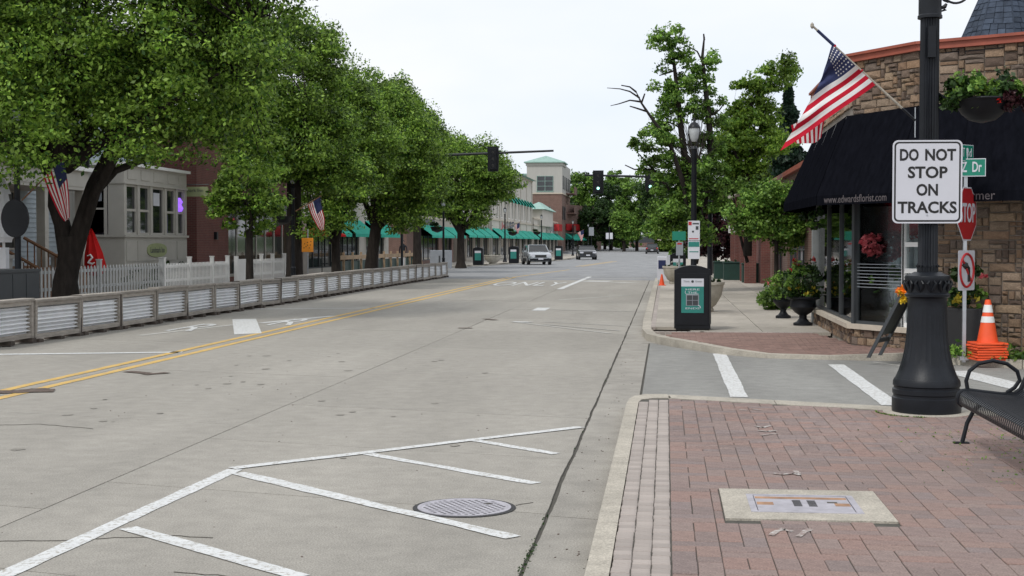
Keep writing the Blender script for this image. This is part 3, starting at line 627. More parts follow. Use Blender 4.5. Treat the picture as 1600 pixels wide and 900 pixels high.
sc_ = MB(); arc = lambda cx, cz, r, a0, a1, n=14: [(cx + r * math.cos(R(a0 + (a1 - a0) * i / n)), 0, cz + r * math.sin(R(a0 + (a1 - a0) * i / n))) for i in range(n + 1)]
sc_.tube([(.10, 0, 3.80), (.135, 0, 3.815), (.15, 0, 3.84)], [.014, .02, .012], 8); sc_.tube(arc(.235, 3.97, .125, -150, 25), .011, 8); sc_.tube(arc(.225, 3.99, .055, -200, 60, 10), .009, 8)
sc_.tube([(.10, 0, 3.90), (.13, 0, 3.87), (.17, 0, 3.855)], .010, 8); sc_.tube([(.11, 0, 4.02), (.55, 0, 4.08), (.82, 0, 4.05)], .014, 8); sc_.tube([(.10, 0, 3.77), (.14, 0, 3.785), (.115, 0, 3.805)], [.006, .016, .006], 6)
sc_.build('scroll_bracket', 'iron', lp)
# sign
sg = thing('do_not_stop_sign', 'white DO NOT STOP ON TRACKS sign mounted on the big black lamp post', 'road sign', (*PY(1449, 284, 13.62)[:2], PY(1449, 284, 13.62)[2]), R(2.5))
def rrect(w_, h_, r, n=5):
    o = []
    for cx, cy, a0 in ((w_/2-r, h_/2-r, 0), (-w_/2+r, h_/2-r, 90), (-w_/2+r, -h_/2+r, 180), (w_/2-r, -h_/2+r, 270)):
        for i in range(n + 1): a = R(a0 + 90 * i / n); o.append((cx + r * math.cos(a), cy + r * math.sin(a)))
    return o
def plate(name, poly, y0, y1, m, par):
    n = len(poly); return MB().add([(x, y0, z) for x, z in poly] + [(x, y1, z) for x, z in poly], [tuple(range(n)), tuple(range(n, 2 * n))[::-1]] + [((i + 1) % n, i, i + n, (i + 1) % n + n) for i in range(n)]).build(name, m, par, smooth=0)
SW, SH = .640, .775
plate('sign_plate', rrect(SW, SH, .05), 0, .004, 'signw', sg); plate('black_border', rrect(SW - .03, SH - .03, .042), -.0012, 0, 'signb', sg); plate('white_field', rrect(SW - .062, SH - .062, .03), -.0024, -.0012, 'signw', sg)
for i, t, wd_, tx in ((0, 'DO', .165, -.17), (0, 'NOT', .275, .115), (1, 'STOP', .355, 0), (2, 'ON', .19, 0), (3, 'TRACKS', .535, 0)):
    text('lettering', t, .103, 'signb', sg, (tx, -.0034, .245 - i * .163), (R(90), 0, 0), width=wd_, depth=.0009, bold=.0042)
MB().xbox((0, -.004, .30), (.014, .006, .014)).build('sign_bolt', 'galv', sg); MB().xbox((0, -.004, -.31), (.014, .006, .014)).build('sign_bolt', 'galv', sg)
MB().bx(-.02, .02, .004, .03, -.33, .33).build('mounting_strap', 'galv', sg)
# flag
fa, fb = Vector(PY(1430, 188, 13.7)), Vector(PY(1269, 40, 13.45))
fg = thing('flag', 'large striped starred flag on an angled pole fixed to the big lamp post', 'flag', tuple(fa))
MB().tube([fa, fa + (fb - fa) * .18], .011, 8).build('pole_socket', 'iron', fg, world=True)
MB().tube([fa + (fb - fa) * .13, fb], [.012, .0105], 10).build('pole', 'kerb', fg, world=True)
MB().tube([fa + (fb - fa) * .79, fa + (fb - fa) * .95], .0145, 10).build('wound_canton_cloth', 'navy', fg, world=True)
MB().lathe([(.004, -.03), (.018, -.01), (.016, .015), (.003, .03)], 10, tuple(fb)).build('finial', 'kerb', fg, world=True)
MB().tube([fa + Vector((.0, 0, .12)), fa + Vector((.0, 0, -.16))], .006, 6).build('tie_strap', 'galv', fg, world=True)
for q in (.52, .78): MB().tube([fa + (fb - fa) * q, fa + (fb - fa) * (q + .012)], .017, 8).build('flag_ring', 'fred', fg, world=True)
def flagsurf(edges, nu=52, nv=30):
    """edges: list of (top, bottom) pixel/depth rows along the fly; returns a function u,v -> point"""
    pts = [[Vector(PY(*p)) for p in row] for row in edges]
    def f(u, v):
        x = v * (len(pts) - 1); i = min(int(x), len(pts) - 2); t = x - i; t2 = t
        row = []
        for k in range(len(pts[0])):
            p0 = pts[max(i - 1, 0)][k]; p1 = pts[i][k]; p2 = pts[i + 1][k]; p3 = pts[min(i + 2, len(pts) - 1)][k]
            row.append(p1 + .5 * t * ((p2 - p0) + t * (2 * p0 - 5 * p1 + 4 * p2 - p3 + t * (3 * (p1 - p2) + p3 - p0))))
        y = u * (len(row) - 1); j = min(int(y), len(row) - 2); s = y - j
        return row[j] * (1 - s) + row[j + 1] * s
    return f
def flagcloth(f, par, nu=39, nv=26, amp=.02, star=True, fold=3.2, cant_v=.40, ncl=1):
    mbs = {'fred': MB(), 'fwhite': MB(), 'navy': MB()}
    def pt(u, v):
        p = f(u, v); return p + Vector((0, amp * math.sin(u * fold * 6.28 + v * 2.5) * (.25 + v), amp * .3 * math.sin(v * 9 + u * 4)))
    for i in range(nu):
        for j in range(nv):
            u0, u1, v0, v1 = i / nu, (i + 1) / nu, j / nv, (j + 1) / nv; s_ = int((u0 + u1) / 2 * 13)
            m = 'navy' if (s_ < 7 and v1 <= cant_v + .02) else ('fred' if s_ % 2 == 0 else 'fwhite')
            mbs[m].quad(pt(u0, v0), pt(u0, v1), pt(u1, v1), pt(u1, v0))
    for k, nm in (('fred', 'red_stripes'), ('fwhite', 'white_stripes'), ('navy', 'canton')):
        mb = mbs[k]; me = mb.build(nm, k, par, world=True, smooth=60)
        bm = bmesh.new(); bm.from_mesh(me.data); bmesh.ops.remove_doubles(bm, verts=bm.verts, dist=1e-5); bm.to_mesh(me.data); bm.free()
    if star:
        s = MB(); r_ = .011
        for i in range(7):
            for j in range(6):
                u, v = (i + .7) / 13 * .92 + .01, (j + .7 + .3 * (i % 2)) / 16; p = pt(u, v); du = (pt(u + .01, v) - p).normalized(); dv = (pt(u, v + .01) - p).normalized(); n = du.cross(dv).normalized()
                if n.y > 0: n = -n
                ring = [p + n * .003 + (du * math.cos(k * .6283) + dv * math.sin(k * .6283)) * (r_ if k % 2 == 0 else r_ * .42) for k in range(10)]; s.quad(*ring)
        s.build('stars', 'fwhite', par, world=True, smooth=0, kind='stuff')
H_ = lambda u: (1300 + 68 * u, 70 + 62 * u)
L0 = [(1286, 116), (1281, 128), (1274, 142), (1247, 190), (1219, 236)]; fe = []
for v in (0, .25, .5, .75, 1):
    row = []
    for q in range(5):
        u = q / 4; h_, l_ = H_(u), L0[q]; sag = 5 * math.sin(math.pi * v) * u; row.append((h_[0] + (l_[0] - h_[0]) * v - sag, h_[1] + (l_[1] - h_[1]) * v + sag, 13.50 - .06 * math.sin(v * 5 + u * 5)))
    fe.append(row)
flagcloth(flagsurf(fe), fg, amp=.016, cant_v=1.0)
fe2 = [[(1236, 196, 13.58), (1243, 224, 13.60)], [(1256, 187, 13.60), (1258, 224, 13.57)], [(1272, 182, 13.57), (1273, 223, 13.61)], [(1291, 172, 13.60), (1283, 215, 13.57)]]
g2 = flagsurf([[a, b] for a, b in fe2]); q = {'fred': MB(), 'fwhite': MB()}
for j in range(26):
    m = 'fred' if (j // 2) % 2 == 0 else 'fwhite'
    for i in range(6): q[m].quad(g2(i / 6, j / 26), g2(i / 6, (j + 1) / 26), g2((i + 1) / 6, (j + 1) / 26), g2((i + 1) / 6, j / 26))
q['fred'].build('folded_red_stripes', 'fred', fg, world=True); q['fwhite'].build('folded_white_stripes', 'fwhite', fg, world=True)
# hanging basket on the lamp post
bc = Vector(PY(1535, 156, 13.75)); hb = thing('hanging_basket', 'round black hanging flower basket with trailing greenery on the right of the big lamp post', 'flower basket', tuple(bc))
MB().lathe([(.02, -.215), (.12, -.19), (.19, -.13), (.24, -.05), (.262, 0), (.25, .012), (.22, .0)], 32).build('bowl', 'blackp', hb)
MB().tube([(-.262, 0, .0), (-.35, 0, .03), (PXX - bc.x + .08, 0, .07)], .010, 8).tube([(math.cos(a / 32 * 6.283) * .262, math.sin(a / 32 * 6.283) * .262, 0) for a in range(32)], .010, 6, closed=True).build('ring_arm', 'iron', hb)
rg = np.random.default_rng(8)
def bush(c, r, n, sz, m, par, name, seed, up=.4, **k):
    pts, nr, _ = clump_pts([(c, r)], n, seed, k.get('cr', (min(r) * .25, min(r) * .55)), k.get('shell', .3), .8, lpc=k.get('lpc', 60)); return leaf_object(name, pts, sz, m, par, seed, up=up, nrm=nr, kind='stuff' if 'flower' in name else None)
bush((0.0, 0, .10), (.36, .28, .15), 1500, .06, 'leafm', hb, 'foliage', 3); bush((0.0, .02, .08), (.37, .28, .16), 1500, .06, 'leafd', hb, 'dark_foliage', 13); bush((-.26, -.05, .06), (.19, .2, .12), 620, .06, 'leafd', hb, 'dark_foliage', 4); bush((.27, -.05, .05), (.15, .2, .18), 520, .07, 'leafp', hb, 'purple_foliage', 5); bush((.0, -.2, .07), (.2, .1, .07), 150, .05, 'leafl', hb, 'light_foliage', 6); bush((.09, -.24, -.02), (.04, .04, .02), 24, .04, 'redp', hb, 'flower', 6)
# ================================================================== bench
bn = thing('bench', 'black metal bench with looped arm and rounded slatted seat at the right edge', 'bench', (2.345, 11.66, .12))
# local: x = depth (0 front .. .62 back), -y towards the camera; bench runs from y=0 to y=-2.35
prof = [(.02, .30), (-.012, .325), (-.02, .36), (-.012, .395), (.015, .418), (.06, .425), (.18, .41), (.32, .395), (.42, .40), (.47, .44), (.53, .58), (.58, .74), (.60, .80), (.595, .835)]
k = 0; y = -.045
me_slat = None
while y > -2.33:
    if me_slat is None:
        m_ = MB(); n_ = len(prof)
        v = [(x, dy, z) for dy in (0, -.036) for x, z in prof] + [(x - .004 * (1 if i > 3 else -1) * (0 if i > 8 else 0) , dy, z - .008) for dy in (0, -.036) for i, (x, z) in enumerate(prof)]
        fs = [(i, i + 1, i + 1 + n_, i + n_) for i in range(n_ - 1)] + [(2 * n_ + i, 2 * n_ + i + n_, 2 * n_ + i + 1 + n_, 2 * n_ + i + 1) for i in range(n_ - 1)] + [(i, 2 * n_ + i, 2 * n_ + i + 1, i + 1) for i in range(n_ - 1)] + [(n_ + i, n_ + i + 1, 3 * n_ + i + 1, 3 * n_ + i) for i in range(n_ - 1)]
        me_slat = m_.add(v, fs).build('slat', 'iron', bn); me_slat.location = (0, y, 0)
    else:
        o = me_slat.copy(); col.objects.link(o); setpar(o, bn); o.location = (0, y, 0)
    y -= .0545; k += 1
MB().tube([(.015, 0.0, .31), (.015, -2.37, .31)], .014, 8).build('front_rail', 'iron', bn); MB().tube([(.30, .0, .375), (.30, -2.37, .375)], .016, 8).build('seat_rail', 'iron', bn); MB().tube([(.605, 0, .835), (.605, -2.37, .835)], .016, 8).build('top_rail', 'iron', bn)
for ye in (0.0, -2.37):
    MB().tube([(x, ye, z) for x, z in prof], .020, 8).build('end_frame', 'iron', bn)
    MB().tube([(.06, ye, .415), (.045, ye, .50), (.07, ye, .58), (.14, ye, .64), (.25, ye, .665), (.36, ye, .64), (.44, ye, .58), (.46, ye, .51), (.42, ye, .45), (.36, ye, .41)], .0165, 8).build('arm_loop', 'iron', bn)
    MB().tube([(.30, ye, .37), (.20, ye, .345), (.11, ye, .27), (.055, ye, .16), (.03, ye, .05), (.02, ye, .012)], .017, 8).build('leg', 'iron', bn)
    MB().tube([(.36, ye, .38), (.47, ye, .33), (.56, ye, .22), (.60, ye, .10), (.61, ye, .012)], .017, 8).build('leg', 'iron', bn)
    MB().bx(-.05, .07, ye - .03, ye + .03, 0, .010).build('foot_plate', 'iron', bn); MB().bx(.56, .66, ye - .03, ye + .03, 0, .010).build('foot_plate', 'iron', bn)
# ================================================================== litter bin
def bin_(name, label, x, y, s=1., rz=0, detail=True, group='litter bins with teal posters'):
    b = thing(name, label, 'litter bin', (x, y, .12), rz, group)
    w_, h_, d_ = .66 * s, 1.19 * s, .62 * s
    pr = [(-w_/2, 0.03)] + [(-w_/2, h_ * .93)] + [(-w_/2 + w_ * i / 8, h_ * (.93 + .07 * math.sin(math.pi * i / 8) ** .8)) for i in range(1, 8)] + [(w_/2, h_ * .93), (w_/2, .03)]
    n = len(pr); MB().add([(x_, -d_/2, z) for x_, z in pr] + [(x_, d_/2, z) for x_, z in pr], [tuple(range(n))[::-1], tuple(range(n, 2 * n))] + [(i, (i + 1) % n, (i + 1) % n + n, i + n) for i in range(n)]).build('cabinet', 'blackp', b, smooth=30)
    MB().bx(-w_*.46, w_*.46, -d_*.46, d_*.46, 0, .03).build('plinth', 'castdark', b)
    if detail:
        MB().bx(-w_*.44, w_*.44, -d_/2 - .012, -d_/2, .10 * s, h_ * .88, .004).build('door', 'blackp', b)
    pz0, pz1 = .27 * h_, .80 * h_; ph = pz1 - pz0; pw = w_ * .62; yy = -d_/2 - (.016 if detail else .004)
    po = MB().bx(-pw/2, pw/2, yy, yy + .003, pz0, pz1 - ph * .23).build('poster', 'teal', b); MB().bx(-pw/2, pw/2, yy, yy + .003, pz1 - ph * .23, pz1).build('poster_header', 'signw', b)
    if detail:
        MB().bx(-pw*.29, pw*.29, yy - .002, yy, pz0 + ph * .21, pz0 + ph * .53).build('poster_picture', 'cabinetl', po)
        im = MB()
        for i in range(2):
            for j in range(2): im.bx(-pw*.25 + i * pw * .26, -pw*.25 + i * pw * .26 + pw*.235, yy - .004, yy - .002, pz0 + ph * (.225 + j * .15), pz0 + ph * (.225 + j * .15 + .135))
        im.build('dark_square', 'cabinet', po)
        for t, zz, ww in (('HERE', .68, .62), ('THE', .59, .42), ('ENDS', .13, .62)): text('poster_lettering', t, ph * .052, 'signw', b, (0, yy - .002, pz0 + ph * zz), (R(90), 0, 0), width=pw * ww)
        text('header_lettering', 'Think', ph * .05, 'frame', b, (-pw * .27, yy - .002, pz1 - ph * .085), (R(90), 0, 0), width=pw * .27); text('header_lettering', 'Green', ph * .05, 'frame', b, (pw * .27, yy - .002, pz1 - ph * .085), (R(90), 0, 0), width=pw * .3)
        MB().lathe([(pw*.06, 0), (pw*.06, .002)], 14).build('round_emblem', 'cabinet', b).rotation_euler = (R(90), 0, 0); kids[b.name][-1].location = (0, yy, pz1 - ph * .085)
        aw = MB(); aw2 = MB(); aw.tube([(-pw*.31, yy, pz0 + ph*.64), (-pw*.33, yy, pz0 + ph*.59), (-pw*.28, yy, pz0 + ph*.545), (pw*.27, yy, pz0 + ph*.55)], .006, 5); aw2.tube([(pw*.25, yy, pz0 + ph*.22), (pw*.33, yy, pz0 + ph*.2), (pw*.36, yy, pz0 + ph*.14)], .008, 5); aw.build('poster_swirl', 'signw', po); aw2.build('poster_swirl', 'signw', po)
        MB().bx(w_*.47, w_*.5 + .01, -d_/2 - .02, -d_/2 + .01, .12, h_ * .85).build('hinge', 'castdark', b)
    return b
bin_('litter_bin', 'nearest black litter bin with large teal and white poster, by the right kerb', .49, 26.6)
bin_('litter_bin', 'black litter bin with teal poster standing behind the nearest bin and lamp post', PY(1060, 420, 60)[0] - .02, 60.0, detail=False)
bin_('litter_bin', 'black litter bin with small teal poster under the leftmost green awning tree', PX(733, 400, -13.6)[0], 103, 1.1, detail=False)
bin_('litter_bin', 'black litter bin with teal poster to the left of the silver and black SUV', PY(803, 400, 113)[0], 113, 1.15, detail=False)
bin_('litter_bin', 'black litter bin with teal poster to the right of the silver and black SUV', PY(873, 400, 137)[0], 137, 1.15, detail=False)
# ================================================================== stop sign post
sx, sy = 4.165, 20.5
def signpost(x, y, h, label, name='stop_sign_post', r=.025): 
    p = thing(name, label, 'road sign', (x, y, .10)); return p
sp = thing('stop_sign_post', 'galvanised post with sideways STOP sign, no left turn sign and green street name plates', 'road sign', (sx, sy, .10))
MB().bx(-.024, .024, -.024, .024, -.05, 2.95).build('post', 'galv', sp); MB().bx(-.06, .06, -.05, .05, -.02, .03).build('footing', 'galv', sp)
def rotplate(name, poly, m, par, rz, cx, cz, off=0, th=.003, yb=-.03):
    c, s_ = math.cos(rz), math.sin(rz); n = len(poly)
    pf = lambda x, z, y: (cx + x * c - (y) * s_, x * s_ + (y) * c + 0, cz + z)
    return MB().add([pf(x, z, yb - off) for x, z in poly] + [pf(x, z, yb - off + th) for x, z in poly], [tuple(range(n)), tuple(range(n, 2 * n))[::-1]] + [((i + 1) % n, i, i + n, (i + 1) % n + n) for i in range(n)]).build(name, m, par, smooth=0)
zst = 2.13 - .10; RS = R(59); oct_ = lambda r: [(r / math.cos(R(22.5)) * math.cos(R(22.5 + 45 * k)), r / math.cos(R(22.5)) * math.sin(R(22.5 + 45 * k))) for k in range(8)]
rotplate('stop_plate', oct_(.375), 'signw', sp, RS, 0, zst); rotplate('stop_face', oct_(.355), 'red', sp, RS, 0, zst, .003)
t_ = text('stop_lettering', 'STOP', .26, 'signw', sp, (math.sin(RS) * .037, -math.cos(RS) * .037, zst), (R(90), 0, RS), width=.60, depth=.001, bold=.006)
RN = R(50); rotplate('turn_plate', rrect(.46, .56, .03), 'signw', sp, RN, 0, 1.24)
ring = MB(); cN, sN = math.cos(RN), math.sin(RN); q_ = lambda x, z, o: (x * cN + o * sN, x * sN - o * cN, 1.24 + z)
ring.tube([q_(.185 * math.cos(k / 28 * 6.283), .23 * math.sin(k / 28 * 6.283), .035) for k in range(28)], .018, 6, closed=True); ring.build('red_ring', 'red', sp)
MB().tube([q_(-.13, .16, .035), q_(.13, -.16, .035)], .016, 6).build('red_bar', 'red', sp)
MB().tube([q_(.05, -.16, .034), q_(.05, .03, .034), q_(.0, .07, .034), q_(-.06, .07, .034)], .022, 6).tube([q_(-.05, .07, .034), q_(-.13, .07, .034)], [.055, .004], 6).build('turn_arrow', 'signb', sp)
dx1 = thing('street_name_plate', 'upper green street name plate end showing behind the white sign', 'street sign', (sx - .01, sy - .04, 2.98), R(48))
MB().bx(-.45, .20, -.004, .004, -.115, .115).build('plate', 'signw', dx1); MB().bx(-.44, .19, -.006, .006, -.105, .105).build('green_field', 'green', dx1); text('lettering', 'T', .12, 'signw', dx1, (-.06, -.008, 0), (R(90), 0, 0), width=.06); text('lettering', 'Rd', .12, 'signw', dx1, (.08, -.008, 0), (R(90), 0, 0), width=.13)
dx2 = thing('street_name_plate', 'larger green street name plate reading Z Dr beside the white sign', 'street sign', (sx - .01, sy - .04, 2.775), R(-14))
MB().bx(-.6, .27, -.004, .004, -.125, .125).build('plate', 'signw', dx2); MB().bx(-.59, .26, -.006, .006, -.113, .113).build('green_field', 'green', dx2); text('lettering', 'Z', .135, 'signw', dx2, (-.015, -.008, 0), (R(90), 0, 0), width=.065, bold=.003); text('lettering', 'Dr', .135, 'signw', dx2, (.15, -.008, 0), (R(90), 0, 0), width=.12, bold=.003)
# stacked traffic cones
cx_, cy_ = P(1542, 561, .11); stk = []
for k in range(7):
    top = k == 6; z0 = .105 + k * .036
    c = thing('traffic_cone', 'topmost cone of the stack, orange with two white reflective bands' if top else f'orange cone base, {["lowest", "second from the bottom", "third from the bottom", "fourth from the bottom", "third from the top", "second from the top"][k]} of the nested stack by the stone wall', 'traffic cone', (cx_ + rr_.uniform(-.01, .01), cy_, z0), R(8 + rr_.uniform(-4, 4)), 'stacked orange traffic cones')
    MB().bx(-.215, .215, -.215, .215, 0, .026, .008).build('base', 'orange', c)
    if top:
        MB().lathe([(.145, .026), (.138, .06), (.040, .60), (.036, .612), (.015, .618)], 28).build('cone_body', 'orange', c)
        for a, b in ((.30, .385), (.44, .545)):
            rr = lambda z: .138 - (.138 - .040) * (z - .06) / .54 + .0025
            MB().lathe([(rr(a), a), (rr(b), b)], 28).build('reflective_band', 'reflect', c)
    else: MB().lathe([(.165, .026), (.16, .06)], 20).build('cone_body', 'orange', c)
c = thing('traffic_cone', 'small plain orange cone on the right kerb beyond the nearest litter bin', 'traffic cone', (*P(1034, 446, .12), .12)); MB().bx(-.15, .15, -.15, .15, 0, .02).build('base', 'orange', c); MB().lathe([(.11, .02), (.10, .05), (.025, .42), (.01, .43)], 20).build('cone_body', 'orange', c)
# sandwich board
sb = thing('sandwich_board', 'dark folding sandwich board seen from its side, tied with an orange and yellow bow', 'sandwich board', (3.40, 20.55, .10), R(-26))
def lean_panel(name, x0, x1, m, parent, th=.02, hh=.98, a=0):
    d = Vector((x1 - x0, 0, hh)); 
    mb = MB()
    for yy0, yy1 in ((-.28, -.24), (.24, .28)): mb.add([(x0, yy0, 0), (x0 + .05, yy0, 0), (x1 + .05, yy0, hh), (x1, yy0, hh), (x0, yy1, 0), (x0 + .05, yy1, 0), (x1 + .05, yy1, hh), (x1, yy1, hh)], [(0, 1, 2, 3), (7, 6, 5, 4), (0, 4, 5, 1), (1, 5, 6, 2), (2, 6, 7, 3), (3, 7, 4, 0)])
    for t in (.25, .96):
        xx = x0 + (x1 - x0) * t; mb.bx(xx, xx + .04, -.24, .24, hh * t - .03, hh * t + .03)
    mb.build(name + '_frame', m, parent)
    a_, b_ = x0 + (x1 - x0) * .33 + .02, x0 + (x1 - x0) * .96 + .02
    MB().add([(a_, -.24, hh * .33), (a_ + .01, -.24, hh * .33), (b_ + .01, -.24, hh * .96), (b_, -.24, hh * .96), (a_, .24, hh * .33), (a_ + .01, .24, hh * .33), (b_ + .01, .24, hh * .96), (b_, .24, hh * .96)], [(0, 1, 2, 3), (7, 6, 5, 4), (0, 4, 5, 1), (1, 5, 6, 2), (2, 6, 7, 3), (3, 7, 4, 0)]).build(name, 'cabinet', parent)
lean_panel('front_panel', -.50, .0, 'cabinet', sb); lean_panel('rear_panel', .42, .05, 'cabinet', sb)
rb = thing('ribbon_bow', 'bright orange and yellow ribbon bow tied on top of the sandwich board', 'ribbon', (3.36, 20.35, 1.0))
bush((0.02, 0, .10), (.13, .12, .11), 160, .10, 'ribbon', rb, 'orange_loops', 3, up=0); bush((0, -.03, .0), (.24, .16, .07), 170, .11, 'ribbony', rb, 'yellow_tails', 4, up=0)
# ================================================================== florist shop
fs = thing('florist_shop', 'stone corner florist shop with black awning, big display windows and red roof trim', 'shop', (3.8, 22, .10))
A, B, C, D, E_, G = (2.98, 29.1), (2.97, 23.2), (3.78, 21.9), (5.1, 21.1), (9, 18.7), (15, 15.2)
K = (4.03, 21.75)
pr_ = []
for s_ in range(6):
    r6 = random.Random(s_); j = lambda a: r6.uniform(-a, a); c = .10
    v = [(-.5, 0, -.5), (.5, 0, -.5), (.5, 0, .5), (-.5, 0, .5)]
    v += [(-.5, -.6, -.5), (.5, -.6, -.5), (.5, -.6, .5), (-.5, -.6, .5)]
    v += [(-.5 + c + j(.05), -1 + j(.3), -.5 + c + j(.07)), (.5 - c + j(.05), -1 + j(.3), -.5 + c + j(.07)), (.5 - c + j(.05), -1 + j(.3), .5 - c + j(.07)), (-.5 + c + j(.05), -1 + j(.3), .5 - c + j(.07))]
    v += [(j(.15), -1.15 + j(.25), j(.15))]
    me = bpy.data.meshes.new('stone'); me.from_pydata(v, [], [(0, 1, 5, 4), (1, 2, 6, 5), (2, 3, 7, 6), (3, 0, 4, 7), (4, 5, 9, 8), (5, 6, 10, 9), (6, 7, 11, 10), (7, 4, 8, 11), (8, 9, 12), (9, 10, 12), (10, 11, 12), (11, 8, 12)]); me.materials.append(M['stone']); pr_.append(me)
def stones(p0, p1, z0, z1, par, name='stone', u=(.098, .066), limit=999, proud=.05, sizes=((2, 1), (3, 1), (2, 2), (3, 2), (4, 2), (4, 1), (1, 1), (3, 2), (1, 2))):
    p0, p1 = Vector(p0), Vector(p1); Ln = (p1 - p0).length; d = (p1 - p0) / Ln; rz = math.atan2(d.y, d.x); r7 = random.Random(int(Ln * 100 + z0 * 10)); extra = MB()
    nx = max(1, round(Ln / u[0])); nz_ = max(1, round((z1 - z0) / u[1])); ux, uz = Ln / nx, (z1 - z0) / nz_; us = [[0] * nz_ for _ in range(nx)]; n = 0
    for j in range(nz_):
        for i in range(nx):
            if us[i][j]: continue
            opts = [s for s in sizes if i + s[0] <= nx and j + s[1] <= nz_ and not any(us[i + a][j + b] for a in range(s[0]) for b in range(s[1]))] or [(1, 1)]
            w_, h_ = r7.choice(opts)
            for a in range(w_):
                for b in range(h_): us[i + a][j + b] = 1
            c = p0 + d * (i + w_ / 2) * ux; zc = z0 + (j + h_ / 2) * uz; g = r7.uniform(.010, .018)
            if n < limit:
                o = bpy.data.objects.new(name, pr_[r7.randrange(6)]); col.objects.link(o); setpar(o, par)
                o.location = (c.x - par.location.x, c.y - par.location.y, zc - par.location.z); o.rotation_euler = (0, r7.uniform(-.012, .012), rz); o.scale = (w_ * ux - g, proud * r7.uniform(.45, 1.2), h_ * uz - g)
            else: extra.xbox((c.x + d.y * .012, c.y - d.x * .012, zc), (w_ * ux - g, .05 * r7.uniform(.6, 1.3), h_ * uz - g), Matrix.Rotation(rz, 3, 'Z'))
            n += 1
    if extra.v: extra.build(name + '_courses_beyond', 'stone', par, world=True, kind='stuff', smooth=0)
wl = MB()
ZR = 4.60
wl.seg(A, B, .2, 3.4, ZR, -.1).seg(B, C, .2, 3.4, ZR, -.1).seg(C, K, .2, 3.4, ZR, -.1).seg(K, D, .2, -.1, ZR, -.1).seg(D, E_, .2, -.1, ZR, -.1).seg(E_, G, .2, -.1, ZR, -.1)
wl.seg(A, B, .2, .0, .36, -.1).seg(B, C, .2, .0, .36, -.1).seg((3.0, 29.1), (12, 30), .2, 0, ZR, .1).seg(G, (18, 26), .2, 0, ZR).seg((18, 26), (12, 30), .2, 0, ZR)
wl.build('wall', 'mortar', fs, world=True, smooth=0)
stones(B, C, 3.70, ZR, fs); stones(K, D, .10, 2.5, fs); stones(K, D, 3.70, ZR, fs); stones(D, (6.4, 20.3), .10, 2.5, fs); stones(D, (6.4, 20.3), 3.70, ZR, fs); stones((6.4, 20.3), E_, .1, ZR, fs, limit=0); stones(A, B, 3.9, ZR, fs, limit=0)
stones(A, B, .10, .35, fs, 'base_stone', (.075, .062), proud=.035, sizes=((2, 1), (2, 2), (1, 1), (3, 2), (2, 2), (1, 2))); stones(B, C, .10, .35, fs, 'base_stone', (.075, .062), proud=.035, sizes=((2, 1), (2, 2), (1, 1), (3, 2), (2, 2), (1, 2)))
MB().seg(A, B, .30, .36, .435, -.06).build('window_sill', 'sill', fs, world=True); MB().seg((2.96, 23.24), (3.80, 21.88), .30, .358, .437, -.06).build('window_sill', 'sill', fs, world=True)
roofp = [A, B, C, D, E_, G, (18, 26), (12, 30)]
MB().prism(roofp[::-1], ZR - .1, ZR - .03).build('roof', 'slate', fs, world=True)
rt_ = MB()
for a, b in ((A, B), (B, C), (C, D), (D, E_), (E_, G)):
    dv = (Vector(b) - Vector(a)).normalized() * .03; a2, b2 = Vector(a) - dv, Vector(b) + dv
    rt_.seg(a2, b2, .24, ZR - .01, ZR + .085, -.02); rt_.seg(a2, b2, .32, ZR + .083, ZR + .125, -.02)
rt_.build('roof_trim', 'redtrim', fs, world=True)
# windows
def shopwin(p0, p1, z0, z1, n, par, m='frame', glass='glass', fr=.05, bars=()):
    p0, p1 = Vector(p0), Vector(p1); mb = MB(); mb.seg(p0, p1, .08, z0, z0 + fr, -.06).seg(p0, p1, .08, z1 - fr, z1, -.06)
    for i in range(n + 1):
        c = p0.lerp(p1, i / n); d = (p1 - p0).normalized() * fr / 2; mb.seg(c - d, c + d, .085, z0, z1, -.06)
    for z in bars: mb.seg(p0, p1, .07, z - fr / 2, z + fr / 2, -.06)
    w_ = mb.build('window', m, par, world=True)
    me = MB().seg(p0, p1, .008, z0 + .01, z1 - .01, -.06); o = me.build('pane', glass, w_, smooth=0)
    me2 = o.data; 
    for v in me2.vertices: v.co -= par.location
    return w_
T78 = tuple(Vector(B).lerp(Vector(C), .76))
w1 = shopwin((2.98, 28.95), (2.97, 23.2), .435, 3.45, 3, fs, 'cabinet'); w2 = shopwin(B, T78, .435, 3.45, 1, fs, 'cabinet')
w3 = shopwin(T78, C, .435, 3.0, 1, fs, 'white', fr=.07, bars=(.9, 1.3, 1.7, 2.1, 2.5)); w4 = shopwin(C, K, .10, 3.0, 1, fs, 'white', fr=.05, bars=(1.0, 1.6, 2.2))
fsl = MB(); p0, p1 = Vector(B).lerp(Vector(C), .03), Vector(B).lerp(Vector(C), .73)
for k in range(8): fsl.seg(p0, p1, .004, 1.02 + k * .052, 1.029 + k * .052, -.045)
fsl.build('frosted_stripes', 'frost', fs, world=True, smooth=0)
MB().seg((2.98, 29.15), (2.98, 28.9), .24, .1, 3.7, -.06).build('corner_post', 'frame', fs, world=True); MB().seg(B, tuple(Vector(B).lerp(Vector(C), .04)), .12, .43, 3.5, -.04).build('corner_mullion', 'cabinet', fs, world=True)
